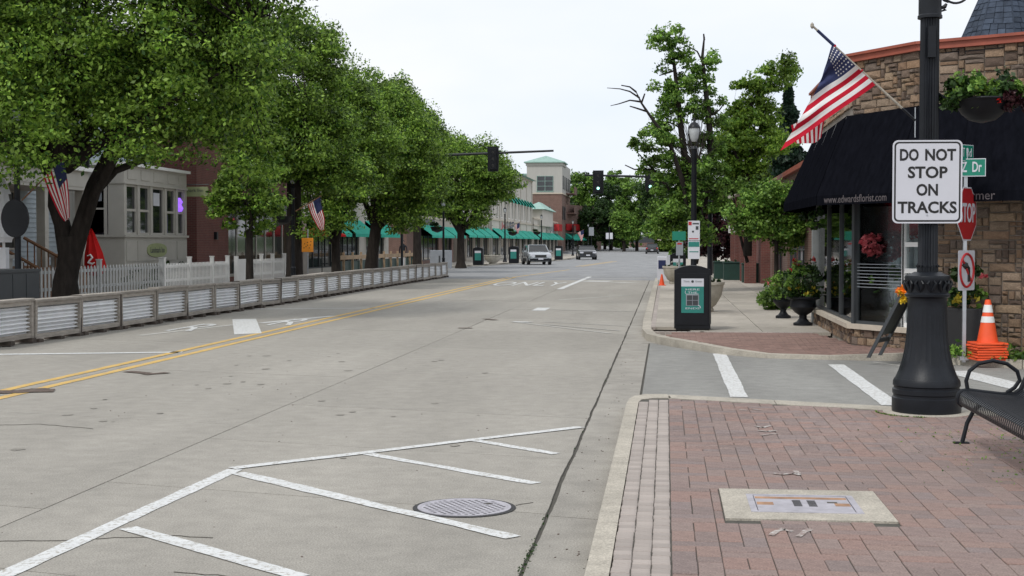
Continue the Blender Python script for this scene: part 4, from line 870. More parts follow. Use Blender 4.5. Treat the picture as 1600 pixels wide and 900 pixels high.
# interior
MB().prism([(3.05, 28.9), (3.05, 23.3), (3.85, 22.05), (7, 21), (7, 28.9)][::-1], .1, .40).build('shop_floor', 'deckw', fs, world=True)
MB().seg((5.2, 28.9), (5.2, 21.4), .1, .3, 3.45, 0).build('interior_wall', 'curtain', fs, world=True); MB().seg((3.1, 28.8), (7, 28.8), .1, .3, 3.45, 0).build('interior_wall', 'beige', fs, world=True); MB().prism([(3.0, 29), (3.02, 23.25), (3.82, 22), (7, 21), (7, 29)][::-1], 3.45, 3.5).build('interior_ceiling', 'white', fs, world=True)
cu_ = MB(); cpts = [(3.80, 28.6), (3.80, 23.8), (4.45, 22.7)]
for (xa, ya), (xb, yb) in zip(cpts, cpts[1:]):
    nn = int(math.dist((xa, ya), (xb, yb)) / .12)
    for k in range(nn): cu_.tube([(xa + (xb - xa) * k / nn + .04 * (k % 2), ya + (yb - ya) * k / nn, .4), (xa + (xb - xa) * k / nn + .04 * (k % 2), ya + (yb - ya) * k / nn, 3.3)], .07, 7)
cu_.build('curtain', 'curtain', fs, world=True)
# awning
Tp = [(2.85, 28.3, 3.72), (2.85, 23.1, 3.74), (3.72, 21.72, 3.76), (5.05, 20.92, 3.80), (9, 18.45, 3.84), (15, 14.9, 3.84)]
Bp = [(2.24, 27.6, 2.47), (2.37, 22.95, 2.47), (3.27, 21.28, 2.46), (4.96, 20.33, 2.46), (8.7, 17.95, 2.46), (14.7, 14.4, 2.46)]
aw = MB()
for i in range(5):
    nseg = max(2, int(math.dist(Bp[i], Bp[i + 1]) / .5))
    for k in range(nseg):
        g = lambda L_, t: Vector(L_[i]).lerp(Vector(L_[i + 1]), t); t0, t1 = k / nseg, (k + 1) / nseg; sag = Vector((0, 0, -.01))
        a, b, c, d = g(Tp, t0), g(Tp, t1), g(Bp, t1), g(Bp, t0); aw.quad(a, d, c, b)
        vz = Vector((0, 0, -.15)); aw.quad(d, d + vz, c + vz, c)
    W1, W2 = Vector((*([A, B, C, D, E_, G][i]), Tp[i][2] + .01)), Vector((*([A, B, C, D, E_, G][i + 1]), Tp[i + 1][2] + .01)); aw.quad(Vector(Tp[i]), Vector(Tp[i + 1]), W2, W1)
aw.quad(Tp[0], (2.98, 29.0, 3.73), (2.98, 28.9, 2.3), (2.24, 27.6, 2.32), Bp[0])
aw.build('awning', 'canvas', fs, world=True, smooth=10)
af = MB()
for i in range(1, 5):
    q_n = max(1, int(math.dist(Bp[i], Bp[i - 1]) / .9))
    for k in range(q_n + 1):
        t = k / q_n; a = Vector(Tp[i - 1]).lerp(Vector(Tp[i]), t); b = Vector(Bp[i - 1]).lerp(Vector(Bp[i]), t); MB().tube([a, b, b + Vector((0, 0, -.15))], .007, 5).build('canvas_seam', 'canvas', fs, world=True)
    n_ = max(1, int(math.dist(Bp[i], Bp[i - 1]) / 1.0))
    for k in range(n_ + 1):
        t = k / n_; a = Vector(Tp[i - 1]).lerp(Vector(Tp[i]), t); b = Vector(Bp[i - 1]).lerp(Vector(Bp[i]), t); af.tube([a + Vector((.0, .0, -.02)), b + Vector((.02, .02, -.02))], .012, 5)
af.build('awning_frame', 'frame', fs, world=True)
def on_val(i, t, body, h, wd, name='awning_lettering'):
    a, b = Vector(Bp[i]), Vector(Bp[i + 1]); p = a.lerp(b, t); d = (b - a); rz = math.atan2(d.y, d.x); n = Vector((d.y, -d.x, 0)).normalized()
    q = p + n * .004 + Vector((0, 0, -.07)) - fs.location; return text(name, body, h, 'dim', fs, q, (R(90), 0, rz), width=wd, depth=.001)
on_val(1, .53, 'www.edwardsflorist.com', .115, 1.58); on_val(2, .665, 'ermer', .085, .42)
MB().xbox((3.35, 28.0, 2.2), (.05, .05, .05)).build('awning_bolt', 'galv', fs, world=True)
# turret with slate cone
tu = thing('slate_turret', 'small turret with pointed blue grey slate cone rising behind the florist roof', 'turret', (6.95, 30.5, 4.5))
MB().lathe([(1.05, -.6), (1.05, .85)], 24).build('drum', 'beige', tu); sl = None; apex = 3.45; base_z = .85; rb_ = 1.12
proto_s = []
z = base_z; row = 0
sm = MB()
sm.lathe([(rb_ - .02, base_z), (.01, apex)], 8); sm.build('roof_core', 'slate', tu)
hip = MB()
for k in range(8):
    a = k / 8 * 2 * math.pi; hip.tube([(rb_ * math.cos(a), rb_ * math.sin(a), base_z), (0, 0, apex)], .022, 5)
hip.build('hip_ridge', 'slate', tu)
rs = random.Random(4); cnt = 0
while z < apex - .15:
    f_ = lambda zz: rb_ * (apex - zz) / (apex - base_z)
    r0_, r1_ = f_(z), f_(z + .12)
    for k in range(8):
        a0, a1 = k / 8 * 2 * math.pi, (k + 1) / 8 * 2 * math.pi; mid = (a0 + a1) / 2
        P0, P1 = Vector((math.cos(a0), math.sin(a0), 0)), Vector((math.cos(a1), math.sin(a1), 0)); wl_ = (P1 - P0).length * r0_; n_ = max(1, round(wl_ / .17))
        for q in range(n_):
            t0, t1 = q / n_ + .01, (q + 1) / n_ - .01; o_ = rs.uniform(.012, .022); nrm = (P0 + P1).normalized()
            a, b = P0.lerp(P1, t0) * r0_, P0.lerp(P1, t1) * r0_; c, d = P0.lerp(P1, t1) * r1_, P0.lerp(P1, t0) * r1_
            zz = rs.uniform(-.012, .012)
            front = math.sin(mid) < .35 and z < 2.9
            mb = MB(); lo = nrm * (o_ + .012); hi = nrm * .006
            v = [a + lo + Vector((0, 0, z - .02 + zz)), b + lo + Vector((0, 0, z - .02 + zz)), c + hi + Vector((0, 0, z + .12)), d + hi + Vector((0, 0, z + .12)), a + Vector((0, 0, z - .02)), b + Vector((0, 0, z - .02))]
            mb.add(v, [(0, 1, 2, 3), (4, 5, 1, 0)])
            if front and cnt < 290: mb.build('shingle', 'slate', tu, smooth=0); cnt += 1
            else:
                if sl is None: sl = MB()
                sl.add(mb.v, mb.f)
    z += .12
if sl: sl.build('shingles_at_the_back', 'slate', tu, kind='stuff', smooth=0)
# flowers in the window
def potplant(name, label, cat, loc, potr, poth, fol, flow=None, m_pot='blackp', group=None, seed=1, urn=False):
    t = thing(name, label, cat, loc, 0, group)
    if urn: MB().lathe([(potr*.62, 0), (potr*.62, .05), (potr*.4, .08), (potr*.25, .14), (potr*.25, .2), (potr*.55, .26), (potr*.85, .36), (potr*.8, poth*.9), (potr*1.1, poth*.96), (potr*1.1, poth), (potr*.9, poth)], 24).build('urn', m_pot, t)
    else: MB().lathe([(potr*.7, 0), (potr*.85, poth*.5), (potr, poth*.94), (potr*1.06, poth), (potr*.9, poth)], 20).build('pot', m_pot, t)
    for i, (c, r, n, sz, m) in enumerate(fol): bush(c, r, n, sz, m, t, 'foliage', seed + i)
    for i, (c, r, n, sz, m) in enumerate(flow or []): bush(c, r, n, sz, m, t, 'flowers', seed + 20 + i, cr=(.035, .06), shell=.8, lpc=9)
    sm_ = MB()
    for k in range(7): 
        a = k * .9; sm_.tube([(0, 0, poth * .9), (math.cos(a) * potr * .7, math.sin(a) * potr * .7, poth + .35)], .008, 4)
    sm_.build('stems', 'bark', t); return t
potplant('bouquet_vase', 'tall glass vase of pink red flowers inside the florist corner window', 'bouquet', (3.42, 22.95, .42), .11, .55, [((0, 0, .85), (.18, .18, .34), 420, .11, 'leafm')], [((0, 0, 1.28), (.34, .26, .22), 1500, .075, 'pink'), ((.35, -.1, 1.45), (.1, .1, .08), 120, .05, 'pink')], 'cabinetl', seed=3)
potplant('window_plant', 'green pot plant with yellow blooms inside the side window near the corner post', 'pot plant', (3.35, 26.6, .42), .16, .3, [((0, 0, .6), (.28, .3, .32), 420, .10, 'leafm')], [((0, -.1, .7), (.26, .26, .16), 60, .05, 'yelp')], 'deckw', seed=4)
potplant('window_plant', 'red flowered pot plant in the middle of the florist side window', 'pot plant', (3.35, 25.0, .42), .16, .3, [((0, 0, .75), (.28, .34, .4), 500, .10, 'leafd')], [((0, -.1, 1.05), (.2, .26, .2), 140, .06, 'redp')], 'deckw', seed=5)
potplant('window_plant', 'low leafy plant with lime bulbs on the floor inside the corner window', 'pot plant', (3.55, 22.75, .42), .12, .2, [((0, 0, .3), (.2, .16, .14), 160, .08, 'leafl')], None, 'soil', seed=6)
rp = thing('red_banner', 'red rose banner hanging high inside the corner window behind the glass', 'banner', (3.5, 23.2, 2.2), R(-45)); MB().bx(-.25, .6, 0, .01, -.35, .25).build('sheet', 'fred', rp); bush((.15, -.03, 0), (.3, .03, .22), 160, .09, 'redp', rp, 'roses', 9); MB().bx(-.3, -.12, -.06, -.03, -.02, .2).build('orange_card', 'ribbon', rp)
hg = thing('hanging_fern', 'small dark hanging plant under the left end of the black awning', 'hanging plant', (2.72, 26.2, 2.12)); MB().lathe([(.05, -.12), (.13, -.02), (.14, 0)], 14).build('basket', 'blackp', hg); bush((0, 0, .03), (.26, .26, .2), 420, .08, 'leafd', hg, 'foliage', 2); bush((0, -.1, .0), (.2, .2, .16), 120, .07, 'leafm', hg, 'light_foliage', 3); MB().tube([(0, 0, 0), (0, 0, .4)], .005, 4).build('hook', 'iron', hg)
potplant('flower_urn', 'nearer black urn of red roses and yellow flowers at the florist post', 'flower urn', (2.66, 28.1, .12), .30, .55, [((0, 0, .85), (.38, .36, .40), 1500, .075, 'leafd'), ((-.1, -.1, .95), (.32, .3, .42), 600, .07, 'leafm')], [((0, -.1, 1.05), (.34, .3, .30), 44, .062, 'redp'), ((-.05, -.2, .72), (.3, .2, .08), 70, .07, 'yelp')], seed=11, urn=True)
potplant('flower_urn', 'farther black urn half hidden behind the rose urn', 'flower urn', (2.50, 30.8, .12), .26, .5, [((0, 0, .72), (.34, .36, .28), 900, .075, 'leafm')], [((0, 0, .72), (.3, .3, .12), 40, .06, 'pink')], seed=31, urn=True)
pl = thing('planter_box', 'tall dark planter with leafy plants and yellow lilies against the stone wall', 'planter', (4.28, 21.15, .10), R(-31))
MB().bx(-.33, .33, -.2, .2, 0, .68, .01).build('box', 'darkroom', pl); bush((-.05, 0, .95), (.30, .2, .45), 800, .10, 'leafd', pl, 'foliage', 4); bush((.1, -.05, .85), (.25, .2, .25), 160, .08, 'leafm', pl, 'light_foliage', 6); bush((.12, -.16, .85), (.2, .08, .12), 26, .11, 'yelp', pl, 'lilies', 5, cr=(.05, .08)); bush((.33, -.1, 1.15), (.05, .05, .06), 20, .07, 'pink', pl, 'pink_flower', 5)
gc = [];rg = np.random.default_rng(5)
for k in range(2600):
    t = rg.uniform(0, 1); x = 3.95 + t * 3.2; gc.append((x + rg.normal() * .03, 20.75 - (x - 4) * .55 + rg.normal() * .16, .12 + abs(rg.normal()) * .07))
tag(leaf_object('ground_cover', gc, .06, 'leafm', None, 5), kind='stuff')
gc = [(2.75 + rg.normal() * .4, rg.uniform(9.5, 12.6), .123 + abs(rg.normal()) * .006) for k in range(380)] + [(2.0 + .46 * math.cos(a) * 1.0 + .45, 13.75 + .43 * math.sin(a), .125) for a in rg.uniform(3, 4.6, 160)]
tag(leaf_object('moss_and_weeds', gc, .02, 'leafm', None, 6, up=1), kind='stuff')
# ------------------------------------------------------------------ shrubs, bowls, boxes further along the right pavement
def shrub(name, label, loc, blobs, n, sz, m, seed, cat='shrub', group=None):
    t = thing(name, label, cat, loc, 0, group); pts, nr, cc = clump_pts(blobs, n, seed, (.12, .3), .5, .8); leaf_object('foliage', pts, sz, m, t, seed, nrm=nr); mb = MB()
    for c in cc[::3]: mb.tube([(0, 0, 0), tuple(c * .6), tuple(c)], [.02, .012, .006], 4, cap=False)
    mb.build('stem', 'bark', t); return t
shrub('shrub', 'bright green low clipped shrub beside the roses on the right pavement', (2.95, 36, .12), [((0, 0, .3), (.55, 1.8, .42)), ((-.2, -1, .3), (.4, .7, .4))], 6500, .08, 'leafm', 4)
def bowl(name, label, loc, s=1., group='pale bowl planters on the pavement'):
    t = thing(name, label, 'planter', loc, 0, group); MB().lathe([(.22*s, 0), (.24*s, .06), (.2*s, .1), (.3*s, .16), (.46*s, .38), (.52*s, .62), (.55*s, .64), (.55*s, .7), (.5*s, .7), (.48*s, .64)], 28).build('bowl', 'planter', t)
    MB().lathe([(.48*s, .6), (.48*s, .66)], 16).build('soil', 'soil', t); bush((0, 0, .74), (.42 * s, .42 * s, .12), 240, .08, 'leafd', t, 'foliage', 3); bush((0, 0, .8), (.35*s, .35*s, .08), 50, .06, 'whp', t, 'flowers', 4, cr=(.04, .06)); return t
bowl('bowl_planter', 'large pale bowl planter behind the right side of the nearest litter bin', (.93, 33.5, .12), .8); bowl('bowl_planter', 'pale bowl planter on the kerb to the left of the second litter bin', (.33, 56.5, .12), .85)
bowl('bowl_planter', 'pale bowl planter on the left pavement near the green awnings', (PY(770, 400, 108)[0], 108, .12), 1.3)
for (x, y, lb) in ((2.55, 64.5, 'dark green square planter box left behind the pair'), (2.9, 62.6, 'dark green planter box, wide one in front'), (3.5, 58.8, 'dark green planter box nearest the brick pillar')):
    t = thing('planter_box', lb, 'planter', (x, y, .12), 0, 'dark green planter boxes'); MB().bx(-.4, .4, -.35, .35, 0, .74, .02).build('box', 'dkgreen', t); MB().bx(-.43, .43, -.38, .38, .74, .79, .01).build('rim', 'dkgreen', t); bush((0, 0, .84), (.36, .3, .1), 140, .08, 'leafd', t, 'foliage', 3)
# right hand lamp post with parking signs
def lamp(name, label, x, y, h=4.15, signs=False, z=.12, group='black lantern street lamps'):
    t = thing(name, label, 'street lamp', (x, y, z), 0, group)
    MB().lathe([(.19, 0), (.19, .08), (.16, .12), (.15, .2), (.10, .38), (.085, .62), (.10, .66), (.10, .70), (.068, .74), (.058, h - .62), (.085, h - .58), (.05, h - .52)], 18).build('post', 'iron', t)
    MB().lathe([(.05, h - .42), (.09, h - .36), (.125, h - .2), (.12, h - .12)], 14).build('globe', 'lglass', t); MB().lathe([(.14, h - .12), (.135, h - .09), (.08, h - .01), (.025, h + .02), (.02, h + .08), (.005, h + .12)], 14).build('cap', 'iron', t)
    MB().tube([(.055, -.02, h-.5), (.128, -.02, h - .2), (.125, -.02, h - .1)], .012, 4).tube([(-.055, -.02, h-.5), (-.128, -.02, h - .2), (-.125, -.02, h - .1)], .012, 4).build('lantern_rib', 'iron', t); return t
l1 = lamp('street_lamp', 'black lantern lamp post with two parking signs behind the nearest litter bin', .62, 32, 4.28)
s1 = MB().bx(-.13, .13, -.085, -.078, 1.66, 2.10).build('parking_sign', 'signw', l1); MB().bx(-.12, -.05, -.089, -.085, 2.0, 2.08).bx(-.11, .1, -.089, -.085, 1.69, 1.71).build('red_mark', 'red', s1); MB().bx(-.03, .11, -.089, -.085, 2.02, 2.05).bx(.04, .10, -.089, -.085, 1.90, 1.98).bx(-.04, .0, -.089, -.085, 1.84, 1.88).build('dark_mark', 'cabinet', s1)
s2 = MB().bx(-.13, .13, -.085, -.078, 1.25, 1.645).build('parking_sign', 'signw', l1); MB().bx(-.12, .12, -.089, -.085, 1.52, 1.63).bx(-.1, .1, -.089, -.085, 1.40, 1.42).build('green_mark', 'teal', s2)
st2 = thing('street_sign', 'green street sign with red and white plate below, behind the right lamp post', 'road sign', (.42, 45, .12)); MB().tube([(0, 0, 0), (0, 0, 1.99)], .03, 6).build('post', 'galv', st2); MB().bx(-.22, .20, -.05, -.04, 1.69, 1.97).build('green_plate', 'green', st2); MB().bx(-.1, .12, -.05, -.04, 1.22, 1.64).build('grey_plate', 'cabinetl', st2); MB().bx(-.06, .08, -.056, -.05, 1.56, 1.61).build('red_mark', 'red', st2)
# ================================================================== facades
def facade(b, L, H, ops, m='cream', depth=.18, D=10, z0=0, sides=True, roofm='ground', name='wall'):
    xs = sorted({0, L} | {o[0] for o in ops} | {o[1] for o in ops}); zs = sorted({z0, H} | {o[2] for o in ops} | {o[3] for o in ops}); mb = MB()
    for x0, x1 in zip(xs, xs[1:]):
        for a, c in zip(zs, zs[1:]):
            mx_, mz = (x0 + x1) / 2, (a + c) / 2
            if not any(o[0] < mx_ < o[1] and o[2] < mz < o[3] for o in ops): mb.quad((x0, 0, a), (x1, 0, a), (x1, 0, c), (x0, 0, c))
    for o in ops:
        x0, x1, a, c = o[:4]; d = depth
        mb.quad((x0, 0, a), (x0, 0, c), (x0, d, c), (x0, d, a)); mb.quad((x1, 0, a), (x1, d, a), (x1, d, c), (x1, 0, c)); mb.quad((x0, 0, a), (x0, d, a), (x1, d, a), (x1, 0, a)); mb.quad((x0, 0, c), (x1, 0, c), (x1, d, c), (x0, d, c))
    if sides: mb.quad((0, 0, z0), (0, 0, H), (0, D, H), (0, D, z0)); mb.quad((L, 0, z0), (L, D, z0), (L, D, H), (L, 0, H)); mb.quad((0, D, z0), (0, D, H), (L, D, H), (L, D, z0))
    w_ = mb.build(name, m, b, smooth=0); MB().quad((0, 0, H - .05), (L, 0, H - .05), (L, D, H - .05), (0, D, H - .05)).build('flat_roof', roofm, b, smooth=0)
    return w_
def window(b, x0, x1, z0, z1, nx=1, nz=1, fm='white', y=.12, fr=.06, sill=True, gm='dglass'):
    mb = MB(); mb.bx(x0, x1, y - .03, y + .05, z0, z0 + fr).bx(x0, x1, y - .03, y + .05, z1 - fr, z1)
    for i in range(nx + 1): c = x0 + fr / 2 + (x1 - x0 - fr) * i / nx; mb.bx(c - fr / 2, c + fr / 2, y - .028, y + .05, z0 + .002, z1 - .002)
    for i in range(1, nz): c = z0 + (z1 - z0) * i / nz; mb.bx(x0, x1, y - .026, y + .05, c - fr * .4, c + fr * .4)
    f_ = mb.build('window', fm, b, smooth=0); MB().bx(x0, x1, y + .01, y + .02, z0, z1).build('pane', gm, f_, smooth=0)
    if sill: MB().bx(x0 - .06, x1 + .06, -.05, y, z0 - .07, z0 + .003).build('sill', fm, f_, smooth=0)
    return f_
def awning(b, x0, x1, z0, z1, pr=1.0, m='awn', y=0):
    mb = MB(); t = .03
    mb.add([(x0, y, z1), (x1, y, z1), (x1, y - pr, z0 + .18), (x0, y - pr, z0 + .18), (x0, y, z1 - t), (x1, y, z1 - t), (x1, y - pr + t, z0 + .18 - t), (x0, y - pr + t, z0 + .18 - t)], [(0, 3, 2, 1), (4, 5, 6, 7), (0, 4, 7, 3), (1, 2, 6, 5)])
    mb.bx(x0, x1, y - pr, y - pr + .02, z0, z0 + .18); mb.add([(x0, y, z1), (x0, y - pr, z0 + .18), (x0, y, z0 + .18)], [(0, 1, 2), (2, 1, 0)]); mb.add([(x1, y, z1), (x1, y - pr, z0 + .18), (x1, y, z0 + .18)], [(0, 1, 2), (2, 1, 0)])
    return mb.build('awning', m, b, smooth=0)
def left(name, label, X, Y0, z=.12): return thing(name, label, 'building', (X, Y0, z), R(90))
def shopfront(b, x0, x1, H=2.9, n=3, fm='white'):  return window(b, x0, x1, .35, H, n, 1, fm, sill=False, fr=.1)
# ---- porch house with bay window
ho = left('porch_house', 'pale blue and grey painted house with porch, balcony and projecting bay window on the left', -19.8, 28)
facade(ho, 26.5, 9.5, [], 'beige', D=9)
sd = MB()
for k in range(56): z = .9 + k * .15; sd.add([(0, -.02, z), (26.5, -.02, z), (26.5, -.045, z), (0, -.045, z), (0, -.02, z + .15), (26.5, -.02, z + .15)], [(3, 2, 5, 4), (0, 3, 4), (2, 1, 5), (0, 1, 2, 3)])
sd.build('siding_boards', 'siding', ho, kind='stuff', smooth=0)
for x in (7.0, 11.0, 15.5, 21): window(ho, x, x + 1.1, 5.3, 7.2, 1, 2, 'white', y=-.07, gm='dglass', sill=False)
for x in (3.5, 8.5, 12.3): window(ho, x, x + 1.2, 1.4, 3.2, 1, 2, 'housegrey', y=-.07, sill=False)
# porch
MB().bx(-4, 14.5, -2.0, -.05, 3.22, 3.80).build('porch_beam', 'housegrey', ho); MB().bx(-4, 14.6, -2.15, -.05, 3.80, 3.92).build('porch_cornice', 'white', ho)
for k in range(7): MB().bx(-3.7 + k * 2.6, -1.5 + k * 2.6, -2.02, -2.0, 3.32, 3.70).build('beam_panel', 'housegrey', ho)
for x in (-1.2, 3.4, 8.0, 11.6, 14.3): MB().bx(x - .13, x + .13, -1.95, -1.69, .9, 3.22).build('porch_column', 'housegrey', ho)
MB().bx(-4, 14.5, -2.0, 0, .1, .9).build('porch_deck', 'woodb', ho)
stp = MB(); [stp.bx(7.6, 10.0, -2.0 - .28 * (k + 1), -2.0 - .28 * k, 0, .9 - .15 * (k + 1)) for k in range(5)]; stp.build('steps', 'woodb', ho)
for x in (7.6, 10.0):
    r_ = MB().tube([(x, -2.0, 1.75), (x, -3.5, .95)], .05, 6); [r_.tube([(x, -2.1 - k * .2, .9 - k * .11), (x, -2.1 - k * .2, 1.72 - k * .107)], .02, 4) for k in range(8)]; r_.build('stair_railing', 'woodb', ho)
for x in (6.7, 10.9): MB().bx(x - .28, x + .28, -3.1, -2.5, 0, 1.2).bx(x - .33, x + .33, -3.15, -2.45, 1.2, 1.3).build('stone_pier', 'beige', ho)
br = MB(); br.tube([(-4, -2.0, 4.75), (14.5, -2.0, 4.75)], .03, 5).tube([(-4, -2.0, 4.05), (14.5, -2.0, 4.05)], .025, 5); [br.tube([(-4 + k * .14, -2.0, 4.05), (-4 + k * .14, -2.0, 4.75)], .010, 4, cap=False) for k in range(132)]; [br.bx(x - .06, x + .06, -2.06, -1.94, 3.92, 4.85) for x in (-1.2, 3.4, 8, 11.6, 14.4)]; br.build('balcony_railing', 'iron', ho)
MB().bx(13.2, 13.9, -.12, -.05, 3.95, 6.0).bx(14.4, 14.9, -.12, -.05, 3.95, 6.0).build('shutter', 'cabinet', ho)
# bay: local x 16.9..22.9 (Y 44.9..50.9), y -2.2 .. 0
bx0, bx1, by = 16.9, 23.0, -2.2
bay = MB(); bay.bx(bx0, bx1, by, -.05, .85, 1.80).bx(bx0, bx1, by, -.05, 3.62, 4.15).bx(bx0 - .06, bx1 + .06, by - .06, -.05, 1.80, 1.88).bx(bx0 - .04, bx1 + .04, by - .04, -.05, 3.55, 3.62)
bay.bx(bx0 + .1, bx1 - .1, by + .1, -.05, .0, .85)
for x in [bx0 + .0, bx0 + 1.2, bx0 + 2.4, bx0 + 3.8, bx0 + 4.95, bx1 - .22]: bay.bx(x, x + .22, by + .001, by + .2, 1.88, 3.55)
bay.bx(bx0 + .001, bx0 + .2, -.5, -.05, 1.88, 3.55).bx(bx0 + .001, bx0 + .2, by + .2, by + .55, 1.88, 3.55)
bay.build('bay_window_body', 'housegrey', ho)
MB().bx(bx0 - .12, bx1 + .12, by - .12, -.05, 4.15, 4.25).build('bay_cornice', 'white', ho)
xs_ = [bx0 + .0, bx0 + 1.2, bx0 + 2.4, bx0 + 3.8, bx0 + 4.95, bx1 - .22]
for i, (a, b) in enumerate(zip(xs_, xs_[1:])):
    w_ = MB().bx(a + .22, a + .28, by + .05, by + .12, 1.88, 3.55).bx(b - .06, b, by + .05, by + .12, 1.88, 3.55).bx(a + .28, b - .06, by + .05, by + .12, 1.88, 1.96).bx(a + .28, b - .06, by + .05, by + .12, 3.47, 3.55)
    if i != 2: w_.bx(a + .28, b - .06, by + .05, by + .12, 2.66, 2.74)
    w_ = w_.build('window', 'housegrey', ho, smooth=0); MB().bx(a + .25, b - .03, by + .10, by + .11, 1.9, 3.5).build('pane', 'dglass', w_)
for a, b in ((bx0 + .1, bx0 + .9), (bx0 + 1.1, bx0 + 4.7), (bx0 + 4.95, bx1 - .2)): MB().bx(a + .05, b + .1, by - .022, by, 1.0, 1.68, .012).build('raised_panel', 'housegrey', ho)
for a, b in zip(xs_, xs_[1:]): MB().bx(a + .3, b - .1, by - .022, by, 3.72, 4.05, .012).build('raised_panel', 'housegrey', ho)
MB().add([(bx0 - .014, -1.55, 1.95), (bx0 - .014, -.55, 1.95), (bx0 - .014, -.55, 3.5), (bx0 - .014, -1.55, 3.5)], [(3, 2, 1, 0), (0, 1, 2, 3)]).build('side_pane', 'dglass', ho)
MB().bx(bx0 - .03, bx0 + .01, -1.62, -1.52, 1.88, 3.55).bx(bx0 - .03, bx0 + .01, -.58, -.48, 1.88, 3.55).bx(bx0 - .03, bx0 + .01, -1.52, -.58, 2.7, 2.76).build('side_window', 'housegrey', ho)
MB().bx(bx0 - .03, bx0 - .018, -1.45, -.65, 2.98, 3.25).build('window_sign', 'cabinetl', ho)
ov = MB(); n = 24; ov.add([(bx0 + 2.9 + .95 * math.cos(k / n * 6.283), by - .05, 1.36 + .24 * math.copysign(abs(math.sin(k / n * 6.283)) ** .7, math.sin(k / n * 6.283))) for k in range(n)] + [(bx0 + 2.9 + .95 * math.cos(k / n * 6.283), by - .014, 1.36 + .24 * math.copysign(abs(math.sin(k / n * 6.283)) ** .7, math.sin(k / n * 6.283))) for k in range(n)], [tuple(range(n)), tuple(range(n, 2 * n))[::-1]] + [((i + 1) % n, i, i + n, (i + 1) % n + n) for i in range(n)])
osn = ov.build('oval_sign', 'signgrn', ho); text('sign_lettering', 'Landmark Inn', .2, 'cabinet', osn, (bx0 + 2.9, by - .055, 1.36), (R(90), 0, 0), width=1.35)
MB().bx(bx0 + 2.9, bx0 + 3.5, by + .085, by + .095, 2.9, 3.35).build('window_poster', 'signw', ho); MB().lathe([(.12, 0), (.18, .12), (.1, .25), (.16, .35), (.06, .5)], 8, (bx1 - .7, by + .06, 2.75)).build('neon_sign', 'neon', ho); MB().bx(bx0 + 4.1, bx0 + 4.25, by + .06, by + .08, 1.95, 2.6).build('open_strip', 'navy', ho)
hs = thing('hanging_sign', 'long olive green shop sign projecting above the red brick wall', 'sign', (-17.3, 51.5, 3.6)); MB().bx(-1.0, .35, -.03, .03, -.14, .22).build('board', 'signgrn', hs); text('lettering', 'Landmark Inn', .12, 'cabinet', hs, (-.33, -.034, .08), (R(90), 0, 0), width=1.0); MB().tube([(-1.4, 0, .3), (.4, 0, .3)], .02, 5).build('bracket', 'iron', hs)
# ---- brick building with glass front
bb = left('brick_building', 'dark red brick building with tall glass shopfront behind the small tree', -18.0, 53.3)
facade(bb, 14.6, 6.5, [(4.0, 14.2, .2, 3.0)], 'redbrick', D=12); window(bb, 4.0, 14.2, .2, 3.0, 7, 1, 'housegrey', sill=False, fr=.12); MB().bx(3.8, 14.6, -.12, 0, 3.0, 3.35).build('fascia', 'cabinet', bb); MB().bx(0, 14.6, -.1, .1, 6.45, 6.6).build('coping', 'tan', bb); MB().bx(14.2, 14.6, -.2, -.002, 0, 3.6).build('corner_post', 'deckw', bb); MB().xbox((2.2, -.06, 1.9), (.2, .12, .3)).build('wall_lamp', 'iron', bb)
MB().bx(-.06, -.004, 3, 3.3, 0, 6).build('downpipe', 'cabinet', bb)
# ---- row with green awnings
b3 = left('white_shop_row', 'white shop row with three green awnings seen between the tree trunks on the left', -18.0, 69.5)
facade(b3, 22, 5.6, [(1, 6.4, .3, 2.6), (8, 13, .3, 2.6), (15, 20.5, .3, 2.6)], 'cream', D=12)
for a, c in ((1, 6.4), (8, 13), (15, 20.5)): window(b3, a, c, .3, 2.6, 4, 1, 'cabinet', sill=False); awning(b3, a - .3, c + .3, 1.95, 2.95, 1.0)
for a in (2, 9.5, 16.5): window(b3, a, a + 1.2, 3.6, 5.0, 1, 2, 'white'); 
b4 = left('brown_brick_shop', 'two storey brown brick shop with green awnings above and below', -18.0, 98)
facade(b4, 22, 7.0, [(3.5, 14, .3, 2.5), (16, 21, .3, 2.5)] + [(x, x + 1.8, 3.7, 5.6) for x in (2.5, 6, 9.5, 13, 16.5)], 'brownbrick', D=12)
window(b4, 3.5, 14, .3, 2.5, 5, 1, 'cabinet', sill=False); window(b4, 16, 21, .3, 2.5, 3, 1, 'cabinet', sill=False)
MB().bx(0, 22, -.1, -.002, 2.5, 3.45).build('fascia', 'tan', b4); MB().bx(0, 22, -.16, .1, 3.45, 3.62).build('band_course', 'sill', b4)
for x in (2.5, 6, 9.5, 13, 16.5): window(b4, x, x + 1.8, 3.7, 5.6, 2, 1, 'cabinet')
awning(b4, 3.2, 14.2, 2.0, 3.1, 1.3); awning(b4, 15.5, 21.3, 2.0, 3.0, 1.2)
for x in (2.5, 6, 9.5, 13, 16.5): awning(b4, x - .2, x + 2, 5.0, 5.6, .8)
MB().bx(5.5, 11, -.2, -.1, 2.95, 3.4).build('shop_sign', 'cabinet', b4)
